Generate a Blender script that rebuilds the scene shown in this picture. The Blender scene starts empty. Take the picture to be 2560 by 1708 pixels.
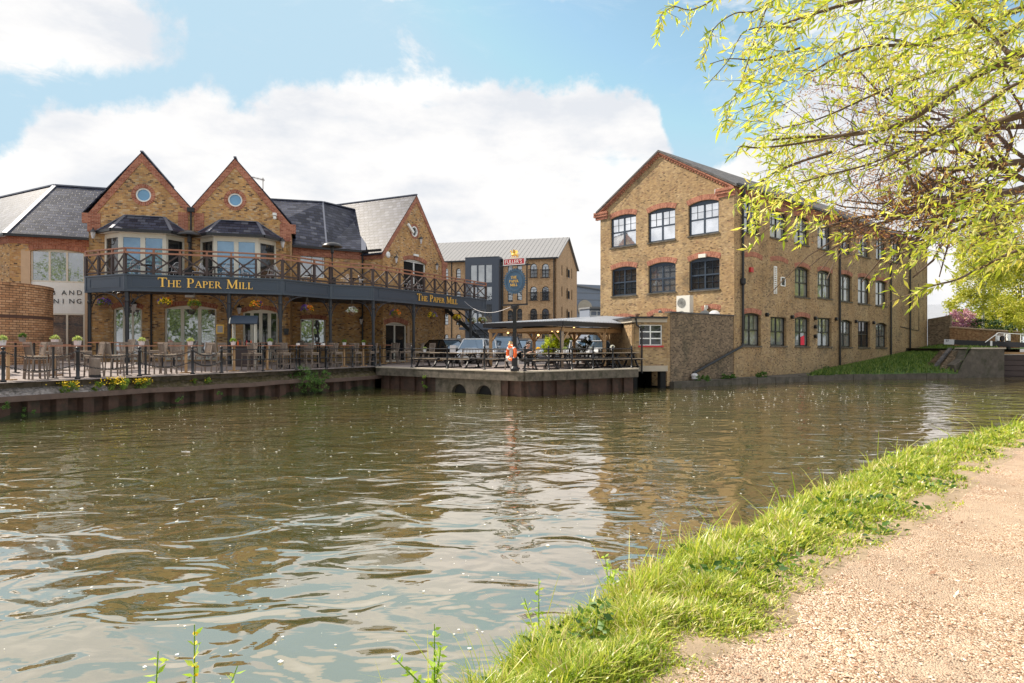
import bpy, math, random
import numpy as np
from mathutils import Vector, Matrix
from mathutils.geometry import tessellate_polygon
R = math.radians
random.seed(7)
sc = bpy.context.scene
col = sc.collection
# ------------------------------------------------------------------ camera
CX, HY, FP, HC = 1280.0, 862.0, 1640.0, 2.3
cd = bpy.data.cameras.new('camera'); cam = bpy.data.objects.new('camera', cd); col.objects.link(cam)
cam.location = (0, 0, HC); cam.rotation_euler = (R(90), 0, 0)
cd.sensor_width = 36; cd.lens = FP / 2560 * 36; cd.shift_y = 8 / 2560; cd.clip_end = 5000; cd.clip_start = .05
sc.camera = cam
sc.render.resolution_x, sc.render.resolution_y = 1024, 683
sc.render.engine = 'CYCLES'
sc.view_settings.view_transform = 'Standard'; sc.view_settings.look = 'None'
sc.view_settings.exposure = 0.7; sc.view_settings.gamma = 1
# ------------------------------------------------------------------ sun and sky
SUN_DIR = Vector((-.66, .29, .72)).normalized()
sd = bpy.data.lights.new('sun', 'SUN'); sun = bpy.data.objects.new('sun', sd); col.objects.link(sun)
sd.energy = 5.0; sd.angle = R(.6); sd.color = (1, .90, .76)
sun.rotation_euler = SUN_DIR.to_track_quat('Z', 'Y').to_euler()
world = bpy.data.worlds.new('World'); sc.world = world; world.use_nodes = True
SKY_STRENGTH = .12

class G:
    """small node graph helper"""
    def __init__(s, tree): s.t = tree; s.n = tree.nodes; s.l = tree.links
    def new(s, typ, **kw):
        n = s.n.new(typ)
        for k, v in kw.items(): setattr(n, k, v)
        return n
    def put(s, sock, v):
        if v is None: return
        if hasattr(v, 'is_output') or isinstance(v, bpy.types.NodeSocket): s.l.new(v, sock)
        else:
            if isinstance(v, (tuple, list)) and len(v) == 3 and len(sock.default_value) == 4: v = (*v, 1)
            sock.default_value = v
    def m(s, op, a, b=None, c=None, clamp=False):
        n = s.new('ShaderNodeMath', operation=op, use_clamp=clamp)
        s.put(n.inputs[0], a); s.put(n.inputs[1], b); s.put(n.inputs[2], c)
        return n.outputs[0]
    def mix(s, f, a, b, blend='MIX'):
        n = s.new('ShaderNodeMix', data_type='RGBA', blend_type=blend)
        s.put(n.inputs[0], f); s.put(n.inputs[6], a); s.put(n.inputs[7], b)
        return n.outputs[2]
    def noise(s, vec, scale, detail=3, rough=.5, dist=0, out=0):
        n = s.new('ShaderNodeTexNoise')
        if vec is not None: s.l.new(vec, n.inputs['Vector'])
        n.inputs['Scale'].default_value = scale; n.inputs['Detail'].default_value = detail
        n.inputs['Roughness'].default_value = rough; n.inputs['Distortion'].default_value = dist
        return n.outputs[out]
    def ramp(s, f, stops, interp='LINEAR'):
        n = s.new('ShaderNodeValToRGB'); r = n.color_ramp; r.interpolation = interp
        while len(r.elements) < len(stops): r.elements.new(.5)
        for e, (p, c) in zip(r.elements, stops):
            e.position = p; e.color = (*c, 1) if isinstance(c, tuple) else (c, c, c, 1)
        s.put(n.inputs[0], f)
        return n.outputs[0]
    def xyz(s, v):
        n = s.new('ShaderNodeSeparateXYZ'); s.l.new(v, n.inputs[0]); return n.outputs
    def vec(s, x, y, z):
        n = s.new('ShaderNodeCombineXYZ')
        for i, v in enumerate((x, y, z)): s.put(n.inputs[i], v)
        return n.outputs[0]
    def vm(s, v, scl):
        n = s.new('ShaderNodeMapping'); s.l.new(v, n.inputs[0]); n.inputs['Scale'].default_value = scl; return n.outputs[0]
    def sstep(s, v, lo, hi):
        n = s.new('ShaderNodeMapRange', interpolation_type='SMOOTHSTEP')
        s.put(n.inputs[0], v); n.inputs[1].default_value = lo; n.inputs[2].default_value = hi
        return n.outputs[0]

def build_sky():
    g = G(world.node_tree)
    bg = g.n['Background']; bg.inputs[1].default_value = SKY_STRENGTH
    sky = g.new('ShaderNodeTexSky', sky_type='NISHITA', sun_disc=False)
    sky.sun_elevation = math.asin(SUN_DIR.z); sky.sun_rotation = math.atan2(SUN_DIR.x, SUN_DIR.y)
    sky.air_density = 1.0; sky.dust_density = 1.2; sky.ozone_density = 1.5
    d = g.new('ShaderNodeTexCoord').outputs['Generated']
    x, y, z = g.xyz(d)
    az = g.m('ARCTAN2', x, y)
    el = g.m('ARCSINE', z)
    # the top edge of the long cloud bank as a curve of elevation against azimuth
    fc = g.new('ShaderNodeFloatCurve'); cv = fc.mapping.curves[0]
    top = [(-10, 330), (60, 292), (130, 268), (250, 262), (330, 215), (430, 205), (520, 180), (575, 235), (640, 215), (720, 192), (860, 172), (980, 185), (1060, 172),
           (1180, 192), (1300, 178), (1360, 200), (1470, 182), (1560, 215), (1620, 235), (1680, 330), (1700, 420), (1760, 440), (1850, 350), (1960, 240), (2100, 130), (2300, 70), (2560, 40)]
    pts = [(0, .3), (.25, .3)]
    for px, py in top:
        a = math.atan((px - CX) / FP); e = math.atan((HY - py) / FP * math.cos(a))
        pts.append((a / (2 * math.pi) + .5, e))
    pts += [(.75, .3), (1, .3)]
    while len(cv.points) < len(pts): cv.points.new(.5, .5)
    for p, (a, b) in zip(cv.points, pts): p.location = (a, b); p.handle_type = 'AUTO'
    fc.mapping.update()
    g.put(fc.inputs['Value'], g.m('MULTIPLY_ADD', az, 1 / (2 * math.pi), .5))
    n1 = g.noise(d, 9, 7, .62); n2 = g.noise(d, 40, 5, .6)
    wob = g.m('ADD', g.m('MULTIPLY', g.m('SUBTRACT', n1, .5), .12), g.m('MULTIPLY', g.m('SUBTRACT', n2, .5), .035))
    diff = g.m('SUBTRACT', g.m('ADD', fc.outputs[0], wob), el)
    bank = g.sstep(diff, -.002, .024)
    # holes of blue inside the bank
    stretched = g.vm(d, (1, 1, 2.4))
    hole = g.sstep(g.noise(stretched, 5.3, 5, .6), .60, .72)
    bank = g.m('MULTIPLY', bank, g.m('SUBTRACT', 1, g.m('MULTIPLY', hole, .55)))
    # broken cloud elsewhere, higher up
    n3 = g.noise(stretched, 3.1, 7, .62, .3)
    high = g.sstep(g.m('ADD', n3, g.m('MULTIPLY', g.sstep(el, .46, .53), .36)), .545, .66)
    # the white cloud at upper left
    da = g.m('SUBTRACT', az, math.atan((90 - CX) / FP)); de = g.m('SUBTRACT', el, R(22.3))
    rr = g.m('SQRT', g.m('ADD', g.m('POWER', g.m('MULTIPLY', da, 5.6), 2), g.m('POWER', g.m('MULTIPLY', de, 15), 2)))
    tl = g.sstep(g.m('SUBTRACT', 1, g.m('ADD', rr, g.m('MULTIPLY', wob, -9))), -.05, .25)
    wisp = g.m('MULTIPLY', g.sstep(g.noise(stretched, 6, 8, .7, .8),   .5, .85), .28)
    dens = g.m('MAXIMUM', g.m('MAXIMUM', bank, high), g.m('MAXIMUM', tl, wisp))
    shade = g.noise(stretched, 4.2, 6, .6)
    ccol = g.ramp(shade, [(.36, (4.15, 4.3, 4.55)), (.47, (4.9, 4.9, 4.95)), (.60, (5.6, 5.5, 5.35))])
    glow = g.m('MULTIPLY_ADD', g.sstep(el, .47, .62), .35, 1)
    ccol = g.mix(1, ccol, g.vec(glow, glow, glow), 'MULTIPLY')
    blue = g.mix(1, sky.outputs[0], (1.25, 1.35, 1.1), 'MULTIPLY')
    haze = g.sstep(el, .42, -.02)
    blue = g.mix(g.m('MULTIPLY', haze, .5), blue, (3.2, 4.2, 4.9))
    cl = g.new('ShaderNodeVectorMath', operation='MINIMUM'); g.l.new(blue, cl.inputs[0]); cl.inputs[1].default_value = (2.75, 3.85, 4.6)
    full = g.mix(dens, cl.outputs[0], ccol)
    g.l.new(full, bg.inputs[0])
build_sky()

# ------------------------------------------------------------------ materials
def mat(name, c=(.5, .5, .5), rough=.6, metal=0, var=.18, scale=3, bump=0, bscale=None, emit=None, spec=.5, coord='Object', dirt=None, dscale=1.2):
    m = bpy.data.materials.new(name); m.use_nodes = True; g = G(m.node_tree)
    b = g.n['Principled BSDF']
    b.inputs['Roughness'].default_value = rough; b.inputs['Metallic'].default_value = metal
    b.inputs['Specular IOR Level'].default_value = spec
    v = g.new('ShaderNodeTexCoord').outputs[coord]
    base = c
    if var:
        n = g.noise(v, scale, 5, .65)
        f = g.m('MULTIPLY_ADD', g.m('SUBTRACT', n, .5), 2.4 * var, 1)
        base = g.mix(1, c, g.vec(f, f, f), 'MULTIPLY')
    if dirt:
        k = g.sstep(g.noise(v, dscale, 6, .7), .45, .68)
        base = g.mix(g.m('MULTIPLY', k, .8), base, dirt)
    g.put(b.inputs['Base Color'], base)
    if bump:
        bn = g.new('ShaderNodeBump'); bn.inputs['Strength'].default_value = bump; bn.inputs['Distance'].default_value = .02
        g.l.new(g.noise(v, bscale or scale * 6, 5, .7), bn.inputs['Height']); g.l.new(bn.outputs[0], b.inputs['Normal'])
    if emit:
        g.put(b.inputs['Emission Color'], c); b.inputs['Emission Strength'].default_value = emit
    return m

def brick(name, stops, mortar=(.42, .36, .28), w=.165, h=.075, mw=.055, mh=.13, stain=(.10, .085, .06), stain_amt=.35, rough=.85, patch=None, spec=.25):
    m = bpy.data.materials.new(name); m.use_nodes = True; g = G(m.node_tree); b = g.n['Principled BSDF']
    uv = g.new('ShaderNodeTexCoord').outputs['UV']; ob = g.new('ShaderNodeTexCoord').outputs['Object']
    u, v, _ = g.xyz(uv)
    vv = g.m('DIVIDE', v, h); row = g.m('FLOOR', vv)
    uu = g.m('ADD', g.m('DIVIDE', u, w), g.m('MULTIPLY', g.m('FLOORED_MODULO', row, 2), .5)); cell = g.m('FLOOR', uu)
    wn = g.new('ShaderNodeTexWhiteNoise', noise_dimensions='2D'); g.l.new(g.vec(cell, row, 0), wn.inputs[0])
    c = g.ramp(wn.outputs[0], stops)
    fu = g.m('FRACT', uu); fv = g.m('FRACT', vv)
    mo = g.m('MAXIMUM', g.m('LESS_THAN', fu, mw), g.m('LESS_THAN', fv, mh))
    c = g.mix(mo, c, mortar)
    if patch:
        k = g.sstep(g.noise(ob, .5, 4, .6), .42, .62)
        c = g.mix(g.m('MULTIPLY', k, .6), c, patch, 'MULTIPLY')
    k = g.sstep(g.noise(ob, .7, 6, .68), .48, .72)
    c = g.mix(g.m('MULTIPLY', k, stain_amt), c, stain)
    fine = g.m('MULTIPLY', g.m('MULTIPLY_ADD', g.noise(ob, 9, 3, .6), .4, .8), g.m('MULTIPLY_ADD', g.noise(g.vm(ob, (1.6, 1.6, .22)), 1, 4, .65), .7, .66))
    c = g.mix(1, c, g.vec(fine, fine, fine), 'MULTIPLY')
    g.put(b.inputs['Base Color'], c); b.inputs['Roughness'].default_value = rough; b.inputs['Specular IOR Level'].default_value = spec
    bn = g.new('ShaderNodeBump'); bn.inputs['Strength'].default_value = .5; bn.inputs['Distance'].default_value = .01
    g.l.new(g.m('SUBTRACT', g.noise(ob, 25, 2), mo), bn.inputs['Height']); g.l.new(bn.outputs[0], b.inputs['Normal'])
    return m

STOCK = [(0, (.10, .06, .04)), (.05, (.16, .09, .05)), (.10, (.36, .19, .075)), (.42, (.50, .28, .10)), (.62, (.53, .32, .13)), (.78, (.38, .19, .08)), (.90, (.58, .42, .25)), (1, (.20, .11, .06))]
MILLB = [(0, (.12, .08, .045)), (.10, (.26, .175, .095)), (.35, (.345, .235, .12)), (.6, (.41, .285, .14)), (.8, (.29, .20, .11)), (.95, (.46, .335, .185)), (1, (.22, .12, .07))]
REDB = [(0, (.22, .07, .045)), (.5, (.31, .115, .07)), (1, (.40, .165, .105))]
M = {}
M['brick_pub'] = brick('pub stock brick', STOCK, (.36, .29, .2))
M['brick_mill'] = brick('mill stock brick', MILLB, (.34, .26, .18), stain_amt=.52, patch=(.82, .74, .66))
M['brick_wing'] = brick('dark old brick', [(0, (.07, .05, .035)), (.5, (.16, .115, .075)), (1, (.25, .18, .115))], (.24, .19, .14), stain=(.05, .05, .035), stain_amt=.6)
M['brick_red'] = brick('red brick', REDB, (.42, .27, .2), w=.225, stain_amt=.15)
M['brick_flat'] = brick('apartment brick', [(0, (.38, .22, .11)), (.5, (.50, .31, .165)), (1, (.58, .38, .22))], (.48, .34, .22), stain_amt=.1)
M['brick_curve'] = brick('orange brick', [(0, (.40, .20, .10)), (.5, (.50, .27, .14)), (1, (.58, .34, .19))], (.085, .055, .04), w=.30, h=.105, mw=.07, mh=.20, stain=(.05, .035, .025), stain_amt=.75)
M['brick_far'] = brick('garden wall brick', [(0, (.2, .10, .05)), (.5, (.34, .18, .09)), (1, (.42, .26, .13))], (.3, .22, .15), stain_amt=.3)
M['slate'] = brick('dark slate', [(0, (.012, .015, .03)), (.4, (.028, .032, .055)), (.85, (.05, .055, .085)), (1, (.085, .09, .115))], (.004, .004, .006), w=.36, h=.30, mw=.05, mh=.17, stain=(.03, .03, .04), stain_amt=.3, rough=.42, spec=.13)
M['slate_sheen'] = brick('slate with painted sheen', [(0, (.24, .24, .24)), (.5, (.36, .36, .36)), (1, (.5, .49, .48))], (.06, .055, .05), w=.3, h=.22, mw=.03, mh=.13, stain=(.2, .17, .14), stain_amt=.5, rough=.42)  # unused slate copy with the roofs' sun glare painted in as pale colour
M['slate_mill'] = brick('old slate', [(0, (.045, .042, .045)), (.5, (.075, .07, .07)), (1, (.11, .10, .095))], (.03, .03, .03), w=.3, h=.22, mw=.03, mh=.08, stain_amt=.2, rough=.6)
M['lead'] = mat('lead flashing', (.13, .14, .18), .45, .3, .2)
M['navy'] = mat('navy paint', (.032, .048, .075), .38, var=.10, scale=1.5)
M['navy_moulding'] = mat('navy moulding', (.045, .062, .088), .35, var=.05)  # slightly paler navy than the fascia boards
M['col_paint'] = mat('black column paint', (.018, .021, .028), .4, var=.1)
M['black'] = mat('black paint', (.010, .010, .013), .4, var=.2)
M['iron'] = mat('black iron', (.012, .012, .015), .35, .2, .3, 20)
M['cream'] = mat('cream joinery', (.60, .57, .49), .5, var=.06)
M['white_pt'] = mat('white paint', (.74, .75, .74), .45, var=.08)
M['stone'] = mat('buff stone', (.50, .36, .24), .8, var=.15)
M['gold'] = mat('gold leaf', (.85, .52, .12), .35, .45, .08)
M['wood_rail'] = mat('oiled red wood rail', (.30, .13, .075), .45, var=.25, scale=2)
M['wood_dark'] = mat('dark brown timber', (.045, .028, .026), .6, var=.25, scale=3)
M['teak'] = mat('weathered teak', (.205, .16, .13), .75, var=.35, scale=9, bump=.2)
M['teak_light'] = mat('sun bleached teak', (.35, .275, .21), .7, var=.3, scale=9)
M['oak'] = mat('pale oak', (.42, .26, .13), .7, var=.3, scale=5)
M['picnic'] = mat('grey picnic timber', (.25, .2, .15), .75, var=.3, scale=6)
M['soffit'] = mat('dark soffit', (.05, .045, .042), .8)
M['zinc'] = mat('pale metal roof', (.20, .20, .205), .6, .05, .08, 1)
M['corrug'] = mat('corrugated sheet', (.40, .42, .46), .38, .4, .1, 1)
M['render'] = mat('grey cladding', (.065, .078, .105), .5, var=.06)
M['warehouse'] = mat('blue grey warehouse cladding', (.20, .23, .29), .55, var=.06)
M['concrete'] = mat('old concrete', (.105, .088, .068), .9, var=.8, scale=3.5, bump=.9, dirt=(.03, .03, .015), dscale=2.6)
M['concrete_pale'] = mat('pale concrete', (.40, .35, .28), .9, var=.2, scale=3)
M['pile'] = mat('rusty sheet pile', (.058, .029, .019), .8, var=.8, scale=2.6, bump=.5, dirt=(.018, .016, .009), dscale=2)
M['lockstone'] = mat('stained lock masonry', (.085, .072, .058), .9, var=.7, scale=2.5, bump=.7, dirt=(.035, .035, .02), dscale=1.4)
M['timber_wet'] = mat('wet brown timber', (.095, .062, .05), .7, var=.4, scale=4, bump=.4)
M['moss'] = mat('mossy mortar', (.075, .06, .025), .95, var=.9, scale=7, bump=1, bscale=14, dirt=(.17, .13, .10), dscale=6)
M['rubble'] = mat('pale rubble stone', (.36, .32, .31), .9, var=.9, scale=9, bump=1, bscale=14, dirt=(.05, .04, .03), dscale=7)
M['culvert'] = mat('culvert painted shade', (.006, .006, .006), .9, var=0)  # near-black colour stands in for shade inside the culverts and inlet
M['brick_band'] = mat('dark band course', (.10, .05, .035), .85, var=.3, scale=5)
M['algae'] = mat('green black algae', (.028, .034, .012), .9, var=.7, scale=4, bump=.5, dirt=(.010, .010, .006), dscale=3)
M['orange'] = mat('orange plastic', (.75, .12, .02), .4, var=.08)
M['red'] = mat('red enamel', (.42, .02, .03), .35, var=.06)
M['redthing'] = mat('pink red cloth', (.75, .03, .07), .6, var=.1)
M['signblue'] = mat('sign blue', (.035, .085, .15), .45, var=.06)
M['skin'] = mat('skin', (.50, .30, .22), .55, var=.06)
M['blond'] = mat('blond hair', (.46, .32, .16), .6, var=.3, scale=30)
M['darkhair'] = mat('dark hair', (.03, .02, .018), .5, var=.2)
M['whitecloth'] = mat('white cloth', (.70, .66, .62), .85, var=.1)
M['darkcloth'] = mat('dark cloth', (.035, .03, .03), .85, var=.1)
M['pot'] = mat('white pot', (.55, .54, .56), .6, var=.15)
M['wicker'] = mat('brown wicker', (.16, .085, .045), .85, var=.4, scale=20)
M['bulb'] = mat('warm bulb', (1, .55, .18), .4, var=0, emit=2.5)
M['tyre'] = mat('tyre rubber', (.012, .012, .012), .8, var=.1)
M['alloy'] = mat('wheel alloy', (.4, .4, .42), .3, .8, .05)
M['carw'] = mat('white car paint', (.66, .69, .73), .2, var=.02)
M['carb'] = mat('dark blue car paint', (.03, .05, .085), .15, .3, .02)
M['cars'] = mat('silver car paint', (.32, .36, .42), .2, .5, .02)
M['cark'] = mat('dark car paint', (.02, .022, .026), .15, .3, .02)
M['fence'] = mat('grey timber fence', (.20, .185, .18), .85, var=.3, scale=4)
M['acwhite'] = mat('white appliance', (.68, .66, .60), .45, var=.05)
M['grille'] = mat('grey grille', (.20, .20, .19), .5, var=.1)
M['bark'] = mat('willow bark', (.095, .065, .045), .9, var=.4, scale=12)
M['twigred'] = mat('reddish twigs', (.085, .05, .042), .8, var=.3, scale=8)
M['birch'] = mat('pale birch bark', (.5, .47, .42), .8, var=.4, scale=8)
M['tan'] = mat('paper notice', (.55, .53, .55), .7, var=.1)
M['letter'] = mat('charcoal letters', (.03, .03, .035), .6, var=0)

def glass(name, c, metal, rough=.03, wob=.03, spec=.8, sc_=1.5):
    m = bpy.data.materials.new(name); m.use_nodes = True; g = G(m.node_tree); b = g.n['Principled BSDF']
    ob = g.new('ShaderNodeTexCoord').outputs['Object']
    f = g.m('MULTIPLY_ADD', g.noise(ob, 1.1, 3), .8, .6)
    g.put(b.inputs['Base Color'], g.mix(1, c, g.vec(f, f, f), 'MULTIPLY'))
    b.inputs['Metallic'].default_value = metal; b.inputs['Roughness'].default_value = rough
    b.inputs['Specular IOR Level'].default_value = spec
    bn = g.new('ShaderNodeBump'); bn.inputs['Strength'].default_value = wob; bn.inputs['Distance'].default_value = .1
    g.l.new(g.noise(ob, sc_, 2), bn.inputs['Height']); g.l.new(bn.outputs[0], b.inputs['Normal'])
    return m
M['g_dark'] = glass('dark window glass', (.022, .024, .026), 0, wob=.05)
M['g_mid'] = glass('reflecting window glass', (.34, .36, .38), .75, wob=.10)
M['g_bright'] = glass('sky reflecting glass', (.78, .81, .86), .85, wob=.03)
M['g_door'] = glass('bay door glass', (.16, .26, .36), .55, wob=.08)
M['g_side'] = glass('mill side window glass', (.30, .32, .31), .55, wob=.12)
M['g_sky'] = glass('blue window glass', (.14, .30, .46), .35, wob=.03)
M['g_car'] = glass('car windscreen glass', (.11, .17, .24), .5, wob=.01)

def leafmat(name, stops, trans=.45, rough=.5):
    m = bpy.data.materials.new(name); m.use_nodes = True; g = G(m.node_tree)
    b = g.n['Principled BSDF']; out = g.n['Material Output']
    u, v, _ = g.xyz(g.new('ShaderNodeTexCoord').outputs['UV'])
    c = g.ramp(u, stops)
    g.put(b.inputs['Base Color'], c); b.inputs['Roughness'].default_value = rough; b.inputs['Specular IOR Level'].default_value = .35
    t = g.new('ShaderNodeBsdfTranslucent'); g.put(t.inputs[0], g.mix(1, c, (1.25, 1.25, .7), 'MULTIPLY'))
    mx = g.new('ShaderNodeMixShader'); mx.inputs[0].default_value = trans
    g.l.new(b.outputs[0], mx.inputs[1]); g.l.new(t.outputs[0], mx.inputs[2]); g.l.new(mx.outputs[0], out.inputs[0])
    return m
M['willow'] = leafmat('willow leaf', [(0, (.17, .26, .03)), (.25, (.38, .46, .045)), (.58, (.56, .60, .08)), (.85, (.74, .66, .20)), (1, (.36, .44, .26))], .48, .35)
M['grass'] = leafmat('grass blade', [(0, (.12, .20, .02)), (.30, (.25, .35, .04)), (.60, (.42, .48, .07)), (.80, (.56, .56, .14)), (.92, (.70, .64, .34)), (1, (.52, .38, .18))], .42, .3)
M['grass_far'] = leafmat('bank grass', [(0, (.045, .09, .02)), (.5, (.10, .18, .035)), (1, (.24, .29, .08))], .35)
M['straw'] = leafmat('straw', [(0, (.30, .20, .10)), (.5, (.52, .42, .22)), (1, (.70, .62, .38))], .2)
M['weed'] = leafmat('weed leaf', [(0, (.22, .36, .05)), (.6, (.36, .52, .08)), (1, (.52, .60, .14))], .45)
M['bush'] = leafmat('ivy leaf', [(0, (.025, .06, .012)), (.5, (.06, .14, .025)), (1, (.14, .24, .05))], .25)
M['conifer'] = leafmat('golden conifer', [(0, (.28, .42, .02)), (.5, (.55, .65, .05)), (1, (.75, .70, .10))], .5)
M['shrubdk'] = leafmat('dark shrub', [(0, (.04, .055, .02)), (.6, (.10, .11, .04)), (1, (.2, .14, .06))], .25)
M['springy'] = leafmat('spring tree leaf', [(0, (.22, .26, .03)), (.5, (.42, .44, .06)), (1, (.60, .54, .13))], .45)
M['midtree'] = leafmat('fresh green leaf', [(0, (.07, .14, .02)), (.5, (.16, .26, .04)), (1, (.30, .38, .08))], .35)
M['hedge'] = leafmat('dark hedge leaf', [(0, (.015, .04, .012)), (.6, (.04, .085, .02)), (1, (.09, .14, .04))], .2)
M['blossom'] = leafmat('pink blossom', [(0, (.35, .12, .28)), (.5, (.62, .32, .46)), (1, (.85, .60, .66))], .3)
M['bud'] = leafmat('copper buds', [(0, (.28, .10, .05)), (.6, (.42, .22, .09)), (1, (.55, .42, .15))], .35)
M['catkin'] = leafmat('yellow catkin', [(0, (.62, .58, .20)), (1, (.80, .74, .38))], .35)
M['fl_y'] = leafmat('yellow petals', [(0, (.80, .50, .01)), (1, (.95, .72, .04))], .2)
M['fl_o'] = leafmat('orange petals', [(0, (.75, .14, .02)), (1, (.90, .35, .03))], .2)
M['fl_p'] = leafmat('purple petals', [(0, (.07, .03, .22)), (1, (.25, .12, .5))], .2)
M['fl_w'] = leafmat('white petals', [(0, (.6, .6, .6)), (1, (.85, .85, .85))], .2)
M['pale_leaf'] = leafmat('pale pot leaf', [(0, (.16, .24, .08)), (.5, (.36, .45, .16)), (1, (.60, .62, .32))], .3)

# ------------------------------------------------------------------ mesh buffer
class MB:
    def __init__(s): s.v = []; s.f = []; s.uv = {}
    def add(s, vs, fs, uvs=None):
        o = len(s.v); s.v += [tuple(v) for v in vs]
        for i, f in enumerate(fs):
            if uvs: s.uv[len(s.f)] = uvs[i]
            s.f.append([o + k for k in f])
        return s
    def box(s, c, d, rz=0, T=None):
        vs = []
        for i in range(8):
            p = Vector(((i & 1) - .5, ((i >> 1) & 1) - .5, ((i >> 2) & 1) - .5)); p = Vector((p.x * d[0], p.y * d[1], p.z * d[2]))
            if T is not None: p = T @ p
            if rz: p = Matrix.Rotation(rz, 3, 'Z') @ p
            vs.append(Vector(c) + p)
        return s.add(vs, [(0, 2, 3, 1), (4, 5, 7, 6), (0, 1, 5, 4), (2, 6, 7, 3), (0, 4, 6, 2), (1, 3, 7, 5)])
    def beam(s, p, q, w, h):
        """box from p to q; w across (horizontal), h the other way"""
        p, q = Vector(p), Vector(q); d = (q - p); L = d.length; d.normalize()
        side = d.cross(Vector((0, 0, 1)))
        if side.length < 1e-4: side = Vector((1, 0, 0))
        side.normalize(); up = side.cross(d)
        vs = []
        for e in (p, q):
            for a, b in ((-1, -1), (1, -1), (1, 1), (-1, 1)): vs.append(e + side * a * w / 2 + up * b * h / 2)
        return s.add(vs, [(0, 3, 2, 1), (4, 5, 6, 7), (0, 1, 5, 4), (1, 2, 6, 5), (2, 3, 7, 6), (3, 0, 4, 7)])
    def tube(s, pts, rad, n=6, cap=True):
        pts = [Vector(p) for p in pts]; vs = []; k = len(pts)
        if not hasattr(rad, '__len__'): rad = [rad] * k
        ref = Vector((0, 0, 1))
        for i, p in enumerate(pts):
            d = (pts[min(i + 1, k - 1)] - pts[max(i - 1, 0)]).normalized()
            r = ref if abs(d.z) < .95 else Vector((1, 0, 0))
            a = d.cross(r).normalized(); b = a.cross(d)
            for j in range(n):
                t = 2 * math.pi * j / n; vs.append(p + (a * math.cos(t) + b * math.sin(t)) * rad[i])
        fs = [(i * n + j, i * n + (j + 1) % n, (i + 1) * n + (j + 1) % n, (i + 1) * n + j) for i in range(k - 1) for j in range(n)]
        if cap: fs += [tuple(range(n - 1, -1, -1)), tuple(range((k - 1) * n, k * n))]
        return s.add(vs, fs)
    def lathe(s, prof, n=12, c=(0, 0, 0), T=None):
        vs = []
        for r, z in prof:
            for j in range(n):
                t = 2 * math.pi * j / n; p = Vector((r * math.cos(t), r * math.sin(t), z))
                if T is not None: p = T @ p
                vs.append(Vector(c) + p)
        k = len(prof)
        fs = [(i * n + j, i * n + (j + 1) % n, (i + 1) * n + (j + 1) % n, (i + 1) * n + j) for i in range(k - 1) for j in range(n)]
        return s.add(vs, fs)
    def ball(s, c, r, n=10, sq=(1, 1, 1)):
        prof = [(r * math.sin(math.pi * i / 7) + 1e-4, -r * math.cos(math.pi * i / 7)) for i in range(8)]
        return s.lathe(prof, n, c, Matrix.Diagonal(sq))
    def torus(s, c, RR, r, T=None, n=24, k=8, sq=1):
        vs = []
        for i in range(n):
            a = 2 * math.pi * i / n
            for j in range(k):
                b = 2 * math.pi * j / k; q = RR + r * math.cos(b)
                p = Vector((q * math.cos(a), r * math.sin(b) * sq, q * math.sin(a)))
                if T is not None: p = T @ p
                vs.append(Vector(c) + p)
        return s.add(vs, [(i * k + j, i * k + (j + 1) % k, ((i + 1) % n) * k + (j + 1) % k, ((i + 1) % n) * k + j) for i in range(n) for j in range(k)])
    def prism(s, F, outer, holes=(), o0=-.2, o1=0, back=False):
        loops = [list(outer)] + [list(h) for h in holes]
        flat = [p for l in loops for p in l]
        tris = tessellate_polygon([[Vector((p[0], p[1], 0)) for p in l] for l in loops])
        def area(t): a, b, c = (flat[k] for k in t); return (b[0] - a[0]) * (c[1] - a[1]) - (b[1] - a[1]) * (c[0] - a[0])
        tr = [t if area(t) > 0 else (t[0], t[2], t[1]) for t in tris if abs(area(t)) > 1e-9]
        s.add([F.P(p[0], p[1], o1) for p in flat], tr)
        if back: s.add([F.P(p[0], p[1], o0) for p in flat], [t[::-1] for t in tr])
        for li, l in enumerate(loops):
            A = sum(l[i][0] * l[(i + 1) % len(l)][1] - l[(i + 1) % len(l)][0] * l[i][1] for i in range(len(l)))
            n = len(l); vs = [F.P(p[0], p[1], o1) for p in l] + [F.P(p[0], p[1], o0) for p in l]
            ccw = (A > 0) == (li == 0)
            fs = []
            for i in range(n):
                j = (i + 1) % n
                fs.append((i, n + i, n + j, j) if ccw else (i, j, n + j, n + i))
            s.add(vs, fs)
        return s
    def slab(s, pts, t):
        """flat polygon (3D points) with thickness t downward along its normal"""
        pts = [Vector(p) for p in pts]; n = (pts[1] - pts[0]).cross(pts[2] - pts[0]).normalized()
        if n.z < 0: n = -n; pts = pts[::-1]
        k = len(pts); vs = pts + [p - n * t for p in pts]
        fs = [tuple(range(k)), tuple(range(2 * k - 1, k - 1, -1))] + [(i, k + i, k + (i + 1) % k, (i + 1) % k) for i in range(k)]
        return s.add(vs, fs)

def emesh(name, v, f, uv=None, m=None, smooth=False, autouv=True):
    me = bpy.data.meshes.new(name); me.from_pydata(v, [], f); me.update()
    if autouv:
        L = me.uv_layers.new(name='UVMap'); data = np.zeros(len(me.loops) * 2, dtype=np.float32)
        for p in me.polygons:
            n = p.normal
            if abs(n.z) > .97: ua = Vector((1, 0, 0)); va = Vector((0, 1, 0))
            else:
                ua = Vector((-n.y, n.x, 0)).normalized(); va = n.cross(ua)
            cu = uv.get(p.index) if uv else None
            for k, li in enumerate(p.loop_indices):
                if cu: data[2 * li], data[2 * li + 1] = cu[k]
                else:
                    co = me.vertices[me.loops[li].vertex_index].co
                    data[2 * li] = co.dot(ua); data[2 * li + 1] = co.dot(va)
        L.data.foreach_set('uv', data)
    if m is not None: me.materials.append(m)
    if smooth: me.polygons.foreach_set('use_smooth', [True] * len(me.polygons))
    return me

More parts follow.
